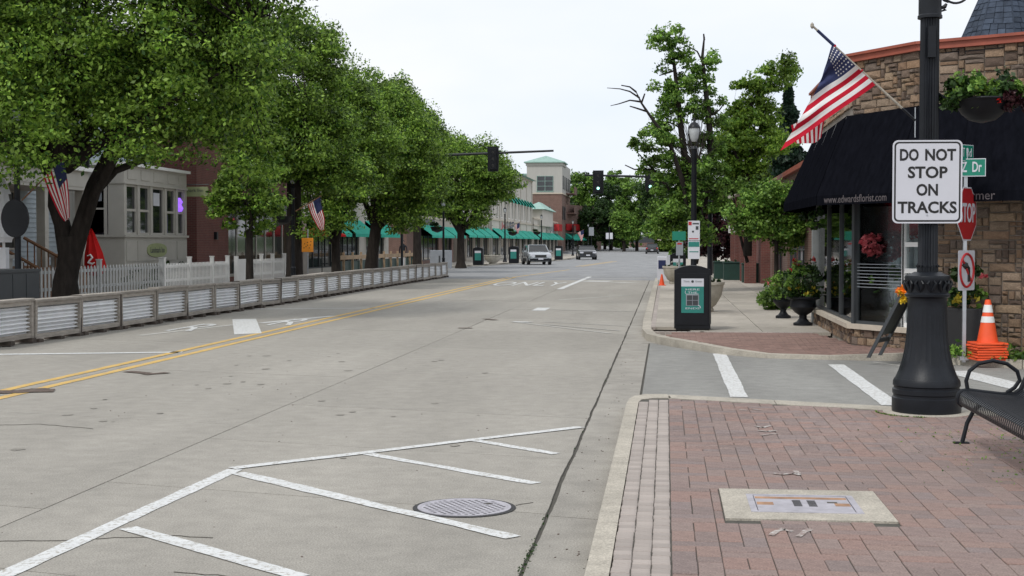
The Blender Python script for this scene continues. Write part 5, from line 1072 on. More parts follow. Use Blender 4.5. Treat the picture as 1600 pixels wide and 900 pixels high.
def creamrow(b, L, H, bays, m, up=True, z1=6.9, wz=(4.4, 6.2), nup=2):
    ops = []; bw = L / bays
    for k in range(bays):
        ops.append((k * bw + .5, (k + 1) * bw - .5, .3, 2.5))
        if up: 
            for q in range(nup): x = k * bw + (q + .5) * bw / nup; ops.append((x - .55, x + .55, wz[0], wz[1]))
    facade(b, L, H, ops, m, D=12)
    for o in ops:
        g = o[2] < 1; window(b, *o[:4], 3 if g else 1, 1 if g else 2, 'cabinet' if g else 'white', sill=not g)
        if g: awning(b, o[0] - .25, o[1] + .25, 2.1, 3.15, 1.1)
        else: awning(b, o[0] - .15, o[1] + .15, wz[1] - .1, z1, .6)
    MB().bx(0, L, -.12, .1, 3.95, 4.1).build('band_course', 'sill', b); MB().bx(0, L, -.15, .12, H - .12, H + .1).build('coping', 'sill', b)
    for k in range(bays + 1): x = min(max(k * bw, .2), L - .2); MB().bx(x - .2, x + .2, -.10, -.002, 0, H - .12).build('pilaster', m, b)
b5 = left('tan_shop_row', 'tan two storey shops with narrow green awnings behind the last left tree', -17.8, 120.5); creamrow(b5, 22, 7.6, 4, 'tan'); text('shop_lettering', 'Jo & A', .8, 'dkgreen', b5, (8, -.13, 3.55), (R(90), 0, 0), width=5)
b6 = left('cream_shop_building', 'cream two storey shops with copper green roof edge and row of green awnings', -17.6, 143); creamrow(b6, 44, 9.7, 6, 'cream', z1=7.0)
MB().add([(0, -.7, 9.75), (44, -.7, 9.75), (44, 4, 11), (0, 4, 11), (0, 4, 9.75), (44, 4, 9.75)], [(0, 1, 2, 3), (3, 2, 5, 4), (0, 3, 4), (1, 5, 2), (0, 4, 5, 1)]).build('copper_roof', 'copper', b6); text('shop_lettering', 'LAP', 1.0, 'navy', b6, (17, -.16, 3.5), (R(90), 0, 0), width=7)
text('shop_lettering', 'Je', .8, 'fred', b6, (10, -.16, 3.5), (R(90), 0, 0), width=4.5)
b7 = left('cream_gabled_shop', 'low cream shop with small copper green gable in front of the brick tower', -17.5, 188); creamrow(b7, 42, 4.9, 6, 'cream', up=False)
MB().bx(8, 27, -.5, 1.5, 4.0, 6.3).build('gable_block', 'cream', b7); MB().add([(7.3, -1, 6.3), (27.7, -1, 6.3), (27.7, 2.2, 6.3), (7.3, 2.2, 6.3), (15, .6, 7.5), (20, .6, 7.5)], [(0, 1, 5, 4), (1, 2, 5), (2, 3, 4, 5), (3, 0, 4), (3, 2, 1, 0)]).build('gable_roof', 'copper', b7); text('shop_lettering', 'LAD', .9, 'navy', b7, (24, -.6, 3.6), (R(90), 0, 0), width=8)
MB().bx(34, 41, -.9, -.1, 3.5, 4.6).build('red_shop_sign', 'red', b7)
# ---- tower
tw = thing('brick_tower_block', 'tall corner building, red brick below and grey cladding above, with pyramid copper roof', 'building', (-22.6, 232, .1))
facade(tw, 5.7, 9.8, [(1.3, 3.9, 6.6, 7.6)], 'brownbrick', D=20); window(tw, 1.3, 3.9, 6.6, 7.6, 3, 1, 'copper')
w_ = MB(); w_.bx(-.05, 5.75, -.05, 20, 9.8, 14.7); w_.build('upper_wall', 'towerw', tw); MB().bx(-.15, 5.85, -.12, 20.1, 9.65, 9.85).build('band_course', 'sill', tw); MB().bx(-.2, 5.9, -.2, 8, 14.3, 14.9).build('parapet', 'towerw', tw)
window(tw, 1.6, 4.3, 10.1, 12.6, 2, 3, 'copper', y=-.12)
MB().add([(-.5, -.5, 14.9), (6.2, -.5, 14.9), (6.2, 7.2, 14.9), (-.5, 7.2, 14.9), (2.85, 3.3, 16.1), (-.5, -.5, 14.75), (6.2, -.5, 14.75), (6.2, 7.2, 14.75), (-.5, 7.2, 14.75)], [(0, 1, 4), (1, 2, 4), (2, 3, 4), (3, 0, 4), (0, 5, 6, 1), (1, 6, 7, 2), (2, 7, 8, 3), (3, 8, 5, 0), (5, 8, 7, 6)]).build('pyramid_roof', 'copper', tw)
for yy in (2, 6, 10, 14, 18):
    for zz in (5.5, 10.5): 
        f_ = MB().bx(5.76, 5.85, yy - .6, yy + .6, zz, zz + 2.2).build('window', 'cabinet', tw)
for zz in (3.3, 6.6, 9.9): MB().bx(5.76, 7.2, 9, 16, zz, zz + .2).bx(7.1, 7.2, 9, 16, zz + .2, zz + 1.3).build('balcony', 'brownbrick', tw)
tw2 = thing('grey_wing', 'long grey upper storey wing with copper roof edge left of the tower', 'building', (-34, 236, .1)); facade(tw2, 11.3, 13.0, [], 'towerw', D=12); MB().bx(-.1, 11.3, -.1, .1, 12.9, 13.2).build('coping', 'copper', tw2); MB().bx(6, 6.4, 2, 2.4, 13, 14.6).build('vent', 'galv', tw2)
b9 = thing('brick_shop_end', 'dark brick and red fronted shops beyond the tower with green awning', 'building', (-17.3, 238, .1), R(78)); facade(b9, 26, 8.2, [(2, 10, .3, 2.4), (13, 22, .3, 2.4)], 'brownbrick', D=8); awning(b9, 2, 10, 2.1, 3.3, 1.6); window(b9, 2, 10, .3, 2.4, 4, 1, 'white', sill=False); window(b9, 13, 22, .3, 2.4, 4, 1, 'white', sill=False); MB().bx(2, 10, -.4, -.1, 3.8, 4.9).build('red_shop_sign', 'red', b9)
# left pavements
MB().bx(-22, -14.2, 14, 92, -.08, .12).build('left_sidewalk', 'walk', kind='structure'); 
lk = [(-15.2, 96), (-14.4, 104), (-13.4, 112), (-11.2, 130), (-10.2, 150), (-10.6, 175), (-12.5, 205), (-16, 235)]
MB().prism(lk + [(-30, 235), (-30, 96)], -.08, .125).build('left_sidewalk', 'walk', kind='structure')
kk = MB(); [kk.seg(a, b, .18, -.05, .14, .09) for a, b in zip(lk, lk[1:])]; kk.build('left_kerb', 'kerb', kind='structure'); MB().bx(-14.35, -14.2, 14, 92, -.05, .14).build('left_kerb', 'kerb', kind='structure')
# ================================================================== right hand buildings
r2 = thing('dark_framed_shops', 'single storey shops with dark frames beyond the florist, half hidden by a small tree', 'building', (4.1, 57, .12), R(-90))
facade(r2, 24, 3.9, [(1, 6, .2, 2.6), (8, 14, .2, 2.6), (16, 22, .2, 2.6)], 'brownbrick', D=9, roofm='white')
for a, c in ((1, 6), (8, 14), (16, 22)): window(r2, a, c, .2, 2.6, 4, 2, 'cabinet', sill=False)
MB().bx(0, 24, -.3, -.002, 2.9, 3.3).build('fascia', 'cabinet', r2); MB().bx(0, 24, -.15, .1, 3.85, 4.0).build('coping', 'redtrim', r2)
r3 = thing('brick_arcade_building', 'red brick building with slim brick pillars topped by white lights on the right pavement', 'building', (3.75, 72, .12), R(-90))
facade(r3, 15, 3.9, [(1, 5, .2, 2.8), (7, 11, .2, 2.8)], 'redbrick', D=9); window(r3, 1, 5, .2, 2.8, 3, 1, 'cabinet', sill=False); window(r3, 7, 11, .2, 2.8, 3, 1, 'cabinet', sill=False)
for i, (Y, wd) in enumerate(((70, .3), (65.5, .3), (61, .3), (57.6, .45))):
    c = MB().bx(72 - Y - wd / 2, 72 - Y + wd / 2, -.62, -.62 + wd, 0, 3.7).build('pillar', 'redbrick', r3); MB().bx(72 - Y - .1, 72 - Y + .1, -.72, -.622, 2.1, 2.45).build('wall_light', 'white', c)
MB().bx(0, 15, -.75, 0, 3.7, 3.95).build('arcade_roof', 'tan', r3); awning(r3, 0, 1.5, 2.9, 3.4, 1.4, y=-.6)
r4 = thing('white_roofed_building', 'pale flat roofed building glimpsed above the florist neighbour', 'building', (5.6, 62, .12)); facade(r4, 12, 5.2, [(1, 3, 3.2, 4.2), (4, 6, 3.2, 4.2)], 'white', D=10, roofm='white'); window(r4, 1, 3, 3.2, 4.2); window(r4, 4, 6, 3.2, 4.2); MB().bx(-.1, 12.1, -.15, .1, 5.1, 5.3).build('coping', 'white', r4)
# ================================================================== barrier, fences, left street furniture
X_B = -10.9; hB = .76
ords = ['first', 'second', 'third', 'fourth', 'fifth', 'sixth', 'seventh', 'eighth', 'ninth', 'tenth', 'eleventh', 'twelfth', 'thirteenth', 'fourteenth', 'fifteenth', 'sixteenth', 'seventeenth', 'eighteenth', 'nineteenth', 'twentieth', 'twenty-first', 'twenty-second', 'twenty-third', 'twenty-fourth', 'twenty-fifth', 'twenty-sixth', 'twenty-seventh']
def bline(y): return -10.93 + .2 * math.exp(-((y - 38) / 12) ** 2) if y < 60 else -10.93 - (y - 60) * .006
proto_b = None
rbz = random.Random(2)
for k in range(26):
    y0 = 21.62 + k * 1.905; y1 = y0 + 1.905; Lb = 1.905; dbl = k in (2, 3, 5, 7, 9, 12, 15, 18, 21)
    xx0, xx1 = bline(y0), bline(y1); rz = math.atan2(y1 - y0, xx1 - xx0) + rbz.uniform(-.006, .006)
    lab = f'{ords[k]} wood-framed corrugated metal street barrier panel counting from the left edge of the photo'
    zj = rbz.uniform(-.016, .016)
    if proto_b is None:
        t = proto_b = thing('barrier_panel', lab, 'barrier', (xx0, y0, zj), rz, 'wood framed corrugated metal barriers along the left lane')
        # local x along, +y away from the road (left), -y towards the road
        MB().bx(.0, .075, -.05, .13, .075, hB - .045).build('post', 'wood', t); MB().bx(Lb - .11, Lb - .03, -.05, .13, .075, hB - .045).build('post', 'wood', t)
        MB().bx(.075, Lb - .11, -.045, .0, .645, hB - .045).build('top_board', 'wood', t); MB().bx(.075, Lb - .11, -.045, .0, .078, .16).build('bottom_board', 'wood', t); MB().bx(-.01, Lb - .01, -.065, .16, hB - .045, hB, .006).build('cap_board', 'wood', t)
        co_ = MB(); nz_ = 90; z0, z1 = .15, .66
        vs_ = []
        for i in range(nz_ + 1):
            z = z0 + (z1 - z0) * i / nz_; yv = .02 + .036 * math.sin((z - z0) / (z1 - z0) * 2 * math.pi * 7.5); vs_ += [(.06, yv, z), (Lb - .10, yv, z)]
        co_.add(vs_, [(2 * i, 2 * i + 1, 2 * i + 3, 2 * i + 2) for i in range(nz_)]); co_.build('corrugated_sheet', 'corr', t, smooth=60)
        for x in (.05, .9, 1.7): MB().bx(x, x + .16, -.10, .22, 0, .075).build('foot_block', 'tarry', t)
        MB().bx(.0, Lb, .14, .16, .1, .7).build('back_board', 'tarry', t)
    else:
        t = copy_tree(proto_b); t.location = (xx0, y0, zj); t.rotation_euler[2] = rz; t['label'] = lab; t.rotation_euler[0] = rbz.uniform(-.03, .03); t.rotation_euler[1] = rbz.uniform(-.008, .008)
    if dbl: MB().bx(-.055, -.005, -.065, .14, .05, hB + .0).build('gap_post', 'tarry', t)
# picket fences
def picket(name, label, y0, y1, x, h, m, pitch, wd, posts, ph=1.12, rails=(.35, .8)):
    t = thing(name, label, 'fence', (x, y0, .12), R(90), 'picket fences behind the barrier'); Ln = y1 - y0
    MB().bx(0, Ln, .0, .04, rails[0], rails[0] + .08).build('rail', m, t); MB().bx(0, Ln, .0, .04, rails[1], rails[1] + .08).build('rail', m, t)
    pk = None; k = 0; n_ = int(Ln / pitch)
    for k in range(n_):
        if pk is None: o = pk = MB().add([(0, -.02, 0), (wd, -.02, 0), (wd, 0, 0), (0, 0, 0), (0, -.02, h - .06), (wd, -.02, h - .06), (wd, 0, h - .06), (0, 0, h - .06), (wd / 2, -.02, h), (wd / 2, 0, h)], [(0, 1, 5, 8, 4), (3, 7, 9, 6, 2), (0, 4, 7, 3), (1, 2, 6, 5), (4, 8, 9, 7), (5, 6, 9, 8)]).build('picket', m, t, smooth=0)
        else: o = pk.copy(); col.objects.link(o); setpar(o, t)
        o.location = (k * pitch, 0, 0)
    for p in posts: MB().bx(p - .06, p + .06, -.06, .06, 0, ph).bx(p - .075, p + .075, -.075, .075, ph, ph + .03).build('post', m, t)
picket('picket_fence', 'weathered grey picket fence behind the big left tree trunk', 33.9, 44.0, -16.0, .98, 'faded', .23, .11, (0, 5, 10.0))
picket('picket_fence', 'bright white picket fence in front of the bay window', 44.1, 50.9, -16.0, .95, 'white', .145, .06, (0, 2.5, 4.9, 6.7))
picket('picket_fence', 'white picket fence beside the small tree in front of the brick building', 53.6, 58.6, -16.0, .98, 'white', .16, .065, (0, 1.6, 3.2, 5.0), 1.15)
pv_ = thing('vinyl_fence_panel', 'solid white fence panel at the right end of the picket fence', 'fence', (-16, 58.7, .12), R(90), 'picket fences behind the barrier'); MB().bx(0, 1.6, 0, .04, .05, 1.05).build('panel', 'white', pv_); MB().bx(-.06, .06, -.06, .08, 0, 1.15).build('post', 'white', pv_); MB().bx(1.54, 1.66, -.06, .08, 0, 1.15).build('post', 'white', pv_)
pv2 = thing('vinyl_fence_panel', 'solid white fence panel at the left end by the green chairs', 'fence', (-16, 51.9, .12), R(90), 'picket fences behind the barrier'); MB().bx(0, 1.6, 0, .04, .05, 1.0).build('panel', 'white', pv2); MB().bx(-.06, .06, -.06, .08, 0, 1.12).build('post', 'white', pv2); MB().bx(1.54, 1.66, -.06, .08, 0, 1.15).build('post', 'white', pv2)
# wooden patio rail further along
pr = thing('patio_railing', 'tan wooden rail of a cafe patio between the tree trunks', 'railing', (-15.6, 66, .12), R(90)); MB().bx(0, 24, -.05, .05, .8, 1.0).build('top_rail', 'deckw', pr)
for k in range(13): MB().bx(k * 2 - .05, k * 2 + .05, -.05, .05, 0, 1.15).build('post', 'deckw', pr)
MB().bx(0, 24, .1, .14, .0, .72).build('dark_screen', 'dkgreen', pr)
# patio chairs and tables (dark) below the bay
def pchair(x, y, rz, lab):
    t = thing('patio_chair', lab, 'chair', (x, y, .12), rz, 'dark green patio chairs'); MB().bx(-.22, .22, -.22, .22, .42, .45).build('seat', 'dkgreen', t); MB().bx(-.22, .22, .2, .23, .45, .9).build('backrest', 'dkgreen', t)
    for a in (-.2, .2):
        for b in (-.2, .2): MB().tube([(a, b, 0), (a, b, .43)], .015, 4).build('leg', 'dkgreen', t)
for i, (y, lb) in enumerate(((47, 'green patio chair below the bay window, left one'), (49, 'green patio chair below the middle of the bay window'), (51.4, 'dark green patio chair in the gap between the white fences'), (52.6, 'dark green patio chair against the white fence panel'))): pchair(-16.9, y, R(60 * i), lb)
tb = thing('patio_table', 'dark round patio table in the gap between the white fences', 'table', (-16.7, 52.0, .12)); MB().lathe([(.4, .70), (.42, .73)], 18).build('tabletop', 'dkgreen', tb); MB().tube([(0, 0, 0), (0, 0, .7)], .03, 6).build('leg', 'dkgreen', tb)
hdg = thing('hedge', 'low dark hedge along the foot of the bay window', 'hedge', (-17.0, 48, .12)); bush((0, 0, .45), (.35, 4.5, .45), 3500, .11, 'leafd', hdg, 'foliage', 3)
# cabinets at far left
cb = thing('utility_cabinet', 'dark grey double door utility cabinet at the left edge behind the barrier', 'cabinet', (-13.2, 27.6, .12), R(90)); MB().bx(-1.3, 1.3, 0, .8, 0, 1.0).build('body', 'cabinet', cb); MB().bx(-1.32, 1.32, -.02, .82, 1.0, 1.06).build('lid', 'cabinet', cb); MB().bx(-.6, -.0, -.01, 0, .05, .97).bx(.04, .62, -.01, 0, .05, .97).bx(.66, 1.25, -.01, 0, .05, .97).bx(-1.25, -.64, -.01, 0, .05, .97).build('door', 'cabinet', cb)
cb2 = thing('utility_cabinet', 'light grey boxy utility cabinet at the far end of the barrier', 'cabinet', (PY(689, 400, 90)[0], 90, .12)); MB().bx(-.65, .65, -.4, .4, 0, 1.15, .02).build('body', 'cabinetl', cb2); MB().bx(-.08, .02, -.42, -.4, .2, .8).build('door_handle', 'cabinet', cb2)
wb = thing('newspaper_box', 'white low box by the end of the wooden patio rail', 'box', (PY(622, 405, 84)[0], 84, .12)); MB().bx(-.38, .38, -.3, .3, 0, .75, .02).build('body', 'white', wb); MB().bx(-.3, .3, -.32, -.3, .35, .4).build('slot', 'cabinet', wb)
wt = thing('barrel_planter', 'wooden planter of brown plants near the green awning shop', 'planter', (PY(645, 405, 88)[0], 88, .12)); MB().lathe([(.55, 0), (.62, .3), (.58, .6), (.5, .6)], 14).build('barrel', 'deckw', wt); bush((0, 0, .7), (.5, .5, .2), 250, .12, 'leafd', wt, 'foliage', 2)
nb = thing('newspaper_box', 'small pale newspaper box on the right kerb near the distant bowl planter', 'box', (-.15, 59, .12)); MB().bx(-.2, .2, -.2, .2, .1, 1.05, .02).build('body', 'signw', nb); MB().bx(-.15, .15, -.21, -.2, .55, .9).build('window', 'navy', nb); MB().bx(-.03, .03, -.03, .03, 0, .1).build('leg', 'cabinet', nb)
# umbrellas
u = thing('closed_umbrella', 'closed white patio umbrella at the left edge of the photo', 'umbrella', (PX(6, 400, -15.5)[0], PX(6, 400, -15.5)[1], .12)); MB().tube([(0, 0, 0), (0, 0, 3.1)], .035, 8).build('pole', 'white', u); MB().lathe([(.20, 1.62), (.22, 1.7), (.27, 1.75), (.21, 2.3), (.13, 2.75), (.10, 2.78), (.20, 2.76), (.12, 2.95), (.03, 3.12)], 12, fl=lambda z: .035).build('canopy', 'umbw', u); MB().bx(-.09, .09, -.09, .09, .3, 1.5).build('sleeve', 'umbw', u)
ux, uy, _ = PX(155, 400, -16.6); u = thing('closed_umbrella', 'closed red patio umbrella with white swirl leaning by the grey bay window', 'umbrella', (ux, uy, .12)); MB().tube([(0, 0, 0), (0, 0, .9)], .03, 8).build('pole', 'iron', u); u.rotation_euler = (0, R(-7), 0); MB().lathe([(.10, .65), (.27, .70), (.34, .85), (.27, 1.3), (.13, 1.8), (.03, 2.05)], 14, fl=lambda z: .07).build('canopy', 'umbr', u)
MB().tube([(-.10, -.28, 1.25), (.0, -.27, 1.27), (.05, -.28, 1.18), (-.02, -.30, 1.12), (-.08, -.32, 1.05), (.04, -.33, 1.0), (.12, -.33, 1.03)], [.015, .03, .03, .03, .03, .03, .015], 5).build('white_swirl', 'white', u)
u = thing('open_umbrella', 'open flat red cafe umbrella between the tree trunks', 'umbrella', (PY(503, 372, 70)[0], 70, .12)); MB().tube([(0, 0, 0), (0, 0, 2.6)], .025, 6).build('pole', 'iron', u); MB().lathe([(1.25, 1.93), (1.22, 2.03), (.6, 2.3), (.02, 2.6)], 8).build('canopy', 'umbr', u)
# left lamps and flags
lamp('street_lamp', 'black street lamp with oval black sign and flag at the far left', -13.6, PX(28, 400, -13.6)[1], 4.5)
LL = kids and [o for o in col.objects if o.name.startswith('street_lamp') and o.type == 'EMPTY'][-1]
os_ = MB(); n = 28; yb = -.14; os_.add([(.0 + .30 * math.cos(k / n * 6.283), yb, 2.12 + .40 * math.sin(k / n * 6.283)) for k in range(n)] + [(.30 * math.cos(k / n * 6.283), yb + .06, 2.12 + .40 * math.sin(k / n * 6.283)) for k in range(n)], [tuple(range(n)), tuple(range(n, 2 * n))[::-1]] + [((i + 1) % n, i, i + n, (i + 1) % n + n) for i in range(n)]).build('oval_sign', 'blackp', LL)
for px, X, hh, lb in ((458, -13.6, 4.2, 'black lantern street lamp behind the second tall tree trunk'), (693, -13.2, 4.15, 'black lantern street lamp by the end of the corrugated barrier'), (789, -13.5, 4.6, 'black lantern street lamp left of the silver and black SUV'), (846, -13.2, 4.6, 'black lantern street lamp behind the silver and black SUV'), (895, -11.8, 4.5, 'black lantern street lamp near the end of the awnings'), (919, -12.5, 4.7, 'black lantern street lamp beyond the second car')):
    q = PX(px, 400, X); lamp('street_lamp', lb, X, min(q[1], 235), hh)
def smallflag(label, ax, ay, Y, sx_, pts, pole):
    a = Vector(PY(*pole[0], Y)); b = Vector(PY(*pole[1], Y - .3)); t = thing('flag', label, 'flag', tuple(a), 0); MB().tube([a, b], .016, 6).build('pole', 'woodb', t, world=True)
    f = flagsurf([[(x, y, Y + dz) for x, y, dz in row] for row in pts]); flagcloth(f, t, 26, 16, amp=.03, star=False, fold=2.2)
smallflag('striped flag hanging in front of the big left tree trunk', 0, 0, 30.8, 0, [[(99, 250, -.3), (84, 262, -.25), (68, 277, -.2)], [(104, 275, -.3), (92, 290, -.2), (78, 305, -.15)], [(107, 305, -.25), (99, 318, -.15), (90, 330, -.1)], [(108, 340, -.2), (105, 343, -.1), (101, 346, -.1)]], ((34, 313), (101, 247)))
smallflag('smaller striped flag hanging between the second and third tree trunks', 0, 0, 50.5, 0, [[(500, 308, -.2), (490, 315, -.1), (481, 320, 0)], [(503, 325, -.2), (495, 332, -.1), (487, 338, 0)], [(507, 342, -.15), (501, 348, -.05), (495, 352, 0)], [(506, 358, -.1), (504, 359, 0), (501, 360, 0)]], ((462, 330), (502, 306)))
smallflag('small faded striped flag in front of the cream shops', 0, 0, 118, 0, [[(812, 348, 0), (808, 350, 0), (804, 353, 0)], [(812, 354, 0), (808, 357, 0), (806, 359, 0)], [(811, 361, 0), (809, 362, 0), (807, 363, 0)], [(810, 364, 0), (809, 365, 0), (808, 366, 0)]], ((790, 356), (813, 347)))
smallflag('distant faded striped flag right of the brick tower', 0, 0, 180, 0, [[(912, 359, 0), (907, 361, 0), (902, 364, 0)], [(912, 365, 0), (908, 367, 0), (905, 369, 0)], [(911, 370, 0), (909, 372, 0), (907, 374, 0)], [(910, 375, 0), (909, 376, 0), (908, 377, 0)]], ((896, 368), (913, 358)))
hb2 = thing('hanging_basket', 'dark hanging flower basket on the lamp post by the second tree', 'flower basket', PY(441, 338, 48.5)); MB().lathe([(.05, -.3), (.25, -.22), (.36, 0)], 14).build('bowl', 'blackp', hb2); bush((0, 0, .08), (.4, .4, .2), 300, .12, 'leafd', hb2, 'foliage', 2); MB().tube([(0, 0, .1), (0, 0, .6), (.5, 0, .65)], .02, 4).build('bracket', 'iron', hb2)
for px, Y, lb in ((801, 118, 'dark hanging basket beside the lamp left of the SUV'), (839, 148, 'dark hanging basket beside the lamp behind the SUV'), (683, 82, 'hanging basket of plants beside the lamp at the barrier end')):
    h_ = thing('hanging_basket', lb, 'flower basket', PY(px, 362 if px > 700 else 354, Y)); MB().lathe([(.05, -.35), (.3, -.25), (.42, 0)], 10).build('bowl', 'blackp', h_); bush((0, 0, .1), (.45, .45, .25), 120, .2, 'leafd', h_, 'foliage', 2)
os2 = thing('orange_sign', 'orange diamond patterned square sign on a slim post behind the barrier', 'road sign', (*PX(481, 400, -12.2)[:2], .0)); 
MB().tube([(0, 0, 0), (0, 0, 2.2)], .025, 6).build('post', 'galv', os2); MB().bx(-.20, .20, -.04, -.03, 1.42, 1.9).build('plate', 'osign', os2)
dp = MB(); [dp.bx(x - .015, x + .015, -.045, -.04, z - .015, z + .015) for x, z in ((0, 1.75), (-.1, 1.7), (.1, 1.66), (-.05, 1.6), (.06, 1.56), (0, 1.65), (-.12, 1.56), (.12, 1.78))]; dp.build('dark_mark', 'signb', os2)
# signals
def sighead(t, x, z, lit=None, back=False, y=0, h=1.05, w_=.34, m='lamp_g'):
    g = MB(); g.bx(x - w_ / 2, x + w_ / 2, y - .02, y + .18, z - h / 2, z + h / 2, .01); g.bx(x - w_ / 2 - .1, x + w_ / 2 + .1, y + .05, y + .07, z - h / 2 - .1, z + h / 2 + .1); g = g.build('signal_head', 'blackp', t)
    for k in range(3):
        zz = z + (1 - k) * h * .32
        ln = MB().lathe([(.105, -.02), (.105, 0), (.05, .015)], 16).build('lens', m if lit == k else 'castdark', g); ln.rotation_euler = (R(90), 0, 0); ln.location = (x, y - .01, zz)
        MB().tube([(x + .115 * math.cos(R(a)), y - .09, zz + .115 * math.sin(R(a))) for a in range(0, 181, 30)], .012, 4).tube([(x + .115 * math.cos(R(a)), y - .19, zz + .115 * math.sin(R(a))) for a in range(20, 161, 28)], .012, 4).build('visor', 'blackp', g)
s_ = thing('traffic_signal', 'black traffic signal on a long mast arm reaching out of the left trees', 'traffic signal', (-14, 68, 0)); MB().tube([(0, 0, 0), (0, 0, 6.3)], [.14, .10], 10).build('pole', 'iron', s_)
MB().tube([(0, 0, 5.85), (5, 0, 6.02), (8.65, 0, 6.14)], [.085, .06, .05], 8).build('mast_arm', 'iron', s_); sighead(s_, 5.75, 5.76, None, y=-.15, h=1.0)
s_ = thing('traffic_signal', 'green lit traffic signals on the mast arm reaching from the right trees', 'traffic signal', (2.2, 72, 0)); MB().tube([(0, 0, 0), (0, 0, 5.4)], [.14, .10], 10).build('pole', 'iron', s_)
MB().tube([(0, 0, 5.0), (-3, 0, 5.06), (-6.3, 0, 5.16)], [.085, .06, .045], 8).build('mast_arm', 'iron', s_); sighead(s_, -5.6, 4.8, 2, y=-.15, h=.98); sighead(s_, -2.98, 4.85, 2, y=-.15, h=.9)
s_ = thing('pedestrian_signal', 'signal pole with one red and one pale lit lamp among the left trees', 'traffic signal', (*PX(628, 350, -13.6)[:2], 0)); MB().tube([(0, 0, 0), (0, 0, 4.8)], .07, 8).build('pole', 'iron', s_); sighead(s_, -.12, 2.95, 1, y=-.2, h=.8, m='lamp_r'); sighead(s_, .30, 3.75, 0, y=-.2, h=.8)
# banners and far signs
t = thing('banner_pole', 'pair of small white banners on a pole at the far junction', 'banner', (PY(952, 380, 230)[0], 230, .4)); MB().tube([(0, 0, 0), (0, 0, 4.2)], .06, 5).build('pole', 'iron', t); MB().bx(-.55, -.08, 0, .03, 2.0, 3.0).build('banner', 'signw', t); MB().bx(.08, .55, 0, .03, 2.0, 3.0).build('banner', 'signw', t)
t = thing('road_sign', 'tall pale grey road sign beyond the second car', 'road sign', (PY(924, 380, 185)[0], 185, .1)); MB().tube([(0, 0, 0), (0, 0, 3.7)], .05, 5).build('pole', 'iron', t); MB().bx(-.32, .32, -.05, -.02, 2.6, 3.7).build('plate', 'cabinetl', t)
t = thing('retaining_wall', 'low brick wall with dark railing across the far end of the street', 'wall', (PY(995, 380, 300)[0], 300, .8)); MB().bx(-1.5, 4.0, 0, .4, 0, 1.0).build('brick_wall', 'brownbrick', t); MB().bx(-1.5, 4, .1, .2, 1.0, 2.2).build('railing', 'cabinet', t); MB().bx(-2.2, -1.5, -.2, .5, 0, 2.4).build('pier', 'tan', t); MB().bx(4, 6.5, -.2, .6, 0, 3.0).build('sign_block', 'sill', t)
# person
t = thing('person', 'person in dark clothes standing behind the far end of the barrier', 'person', (PY(630, 400, 92)[0], 92, .12))
bm_ = bpy.data.meshes.new('body'); vs_ = [(0, 0, .95), (0, 0, 1.2), (0, 0, 1.42), (0, 0, 1.52), (0, 0, 1.66), (.20, 0, 1.40), (.25, .02, 1.12), (.22, -.06, .88), (-.20, 0, 1.40), (-.25, .02, 1.12), (-.22, -.05, .86), (.10, 0, .9), (.11, 0, .48), (.11, .02, .07), (.11, -.12, .03), (-.10, 0, .9), (-.12, -.03, .48), (-.12, .03, .07), (-.12, -.11, .03)]
es = [(0, 1), (1, 2), (2, 3), (3, 4), (2, 5), (5, 6), (6, 7), (2, 8), (8, 9), (9, 10), (0, 11), (11, 12), (12, 13), (13, 14), (0, 15), (15, 16), (16, 17), (17, 18)]; rr2 = [.15, .14, .15, .06, .105, .06, .045, .035, .06, .045, .035, .10, .065, .045, .04, .10, .065, .045, .04]
bm_.from_pydata(vs_, es, []); bo = bpy.data.objects.new('body', bm_); col.objects.link(bo); setpar(bo, t); md = bo.modifiers.new('skin', 'SKIN'); bm_.materials.append(M['darkcl'])
for i, r_ in enumerate(rr2): bm_.skin_vertices[0].data[i].radius = (r_, r_ * .8)
bm_.skin_vertices[0].data[0].use_root = True; bo.modifiers.new('sub', 'SUBSURF').levels = 1
MB().lathe([(.03, 1.54), (.075, 1.58), (.085, 1.66), (.07, 1.73), (.02, 1.76)], 10, (0, -.01, 0)).build('face', 'skin', t); MB().lathe([(.09, 1.64), (.095, 1.7), (.07, 1.77), (.01, 1.79)], 10, (0, .012, 0)).build('hair', 'darkcl', t)
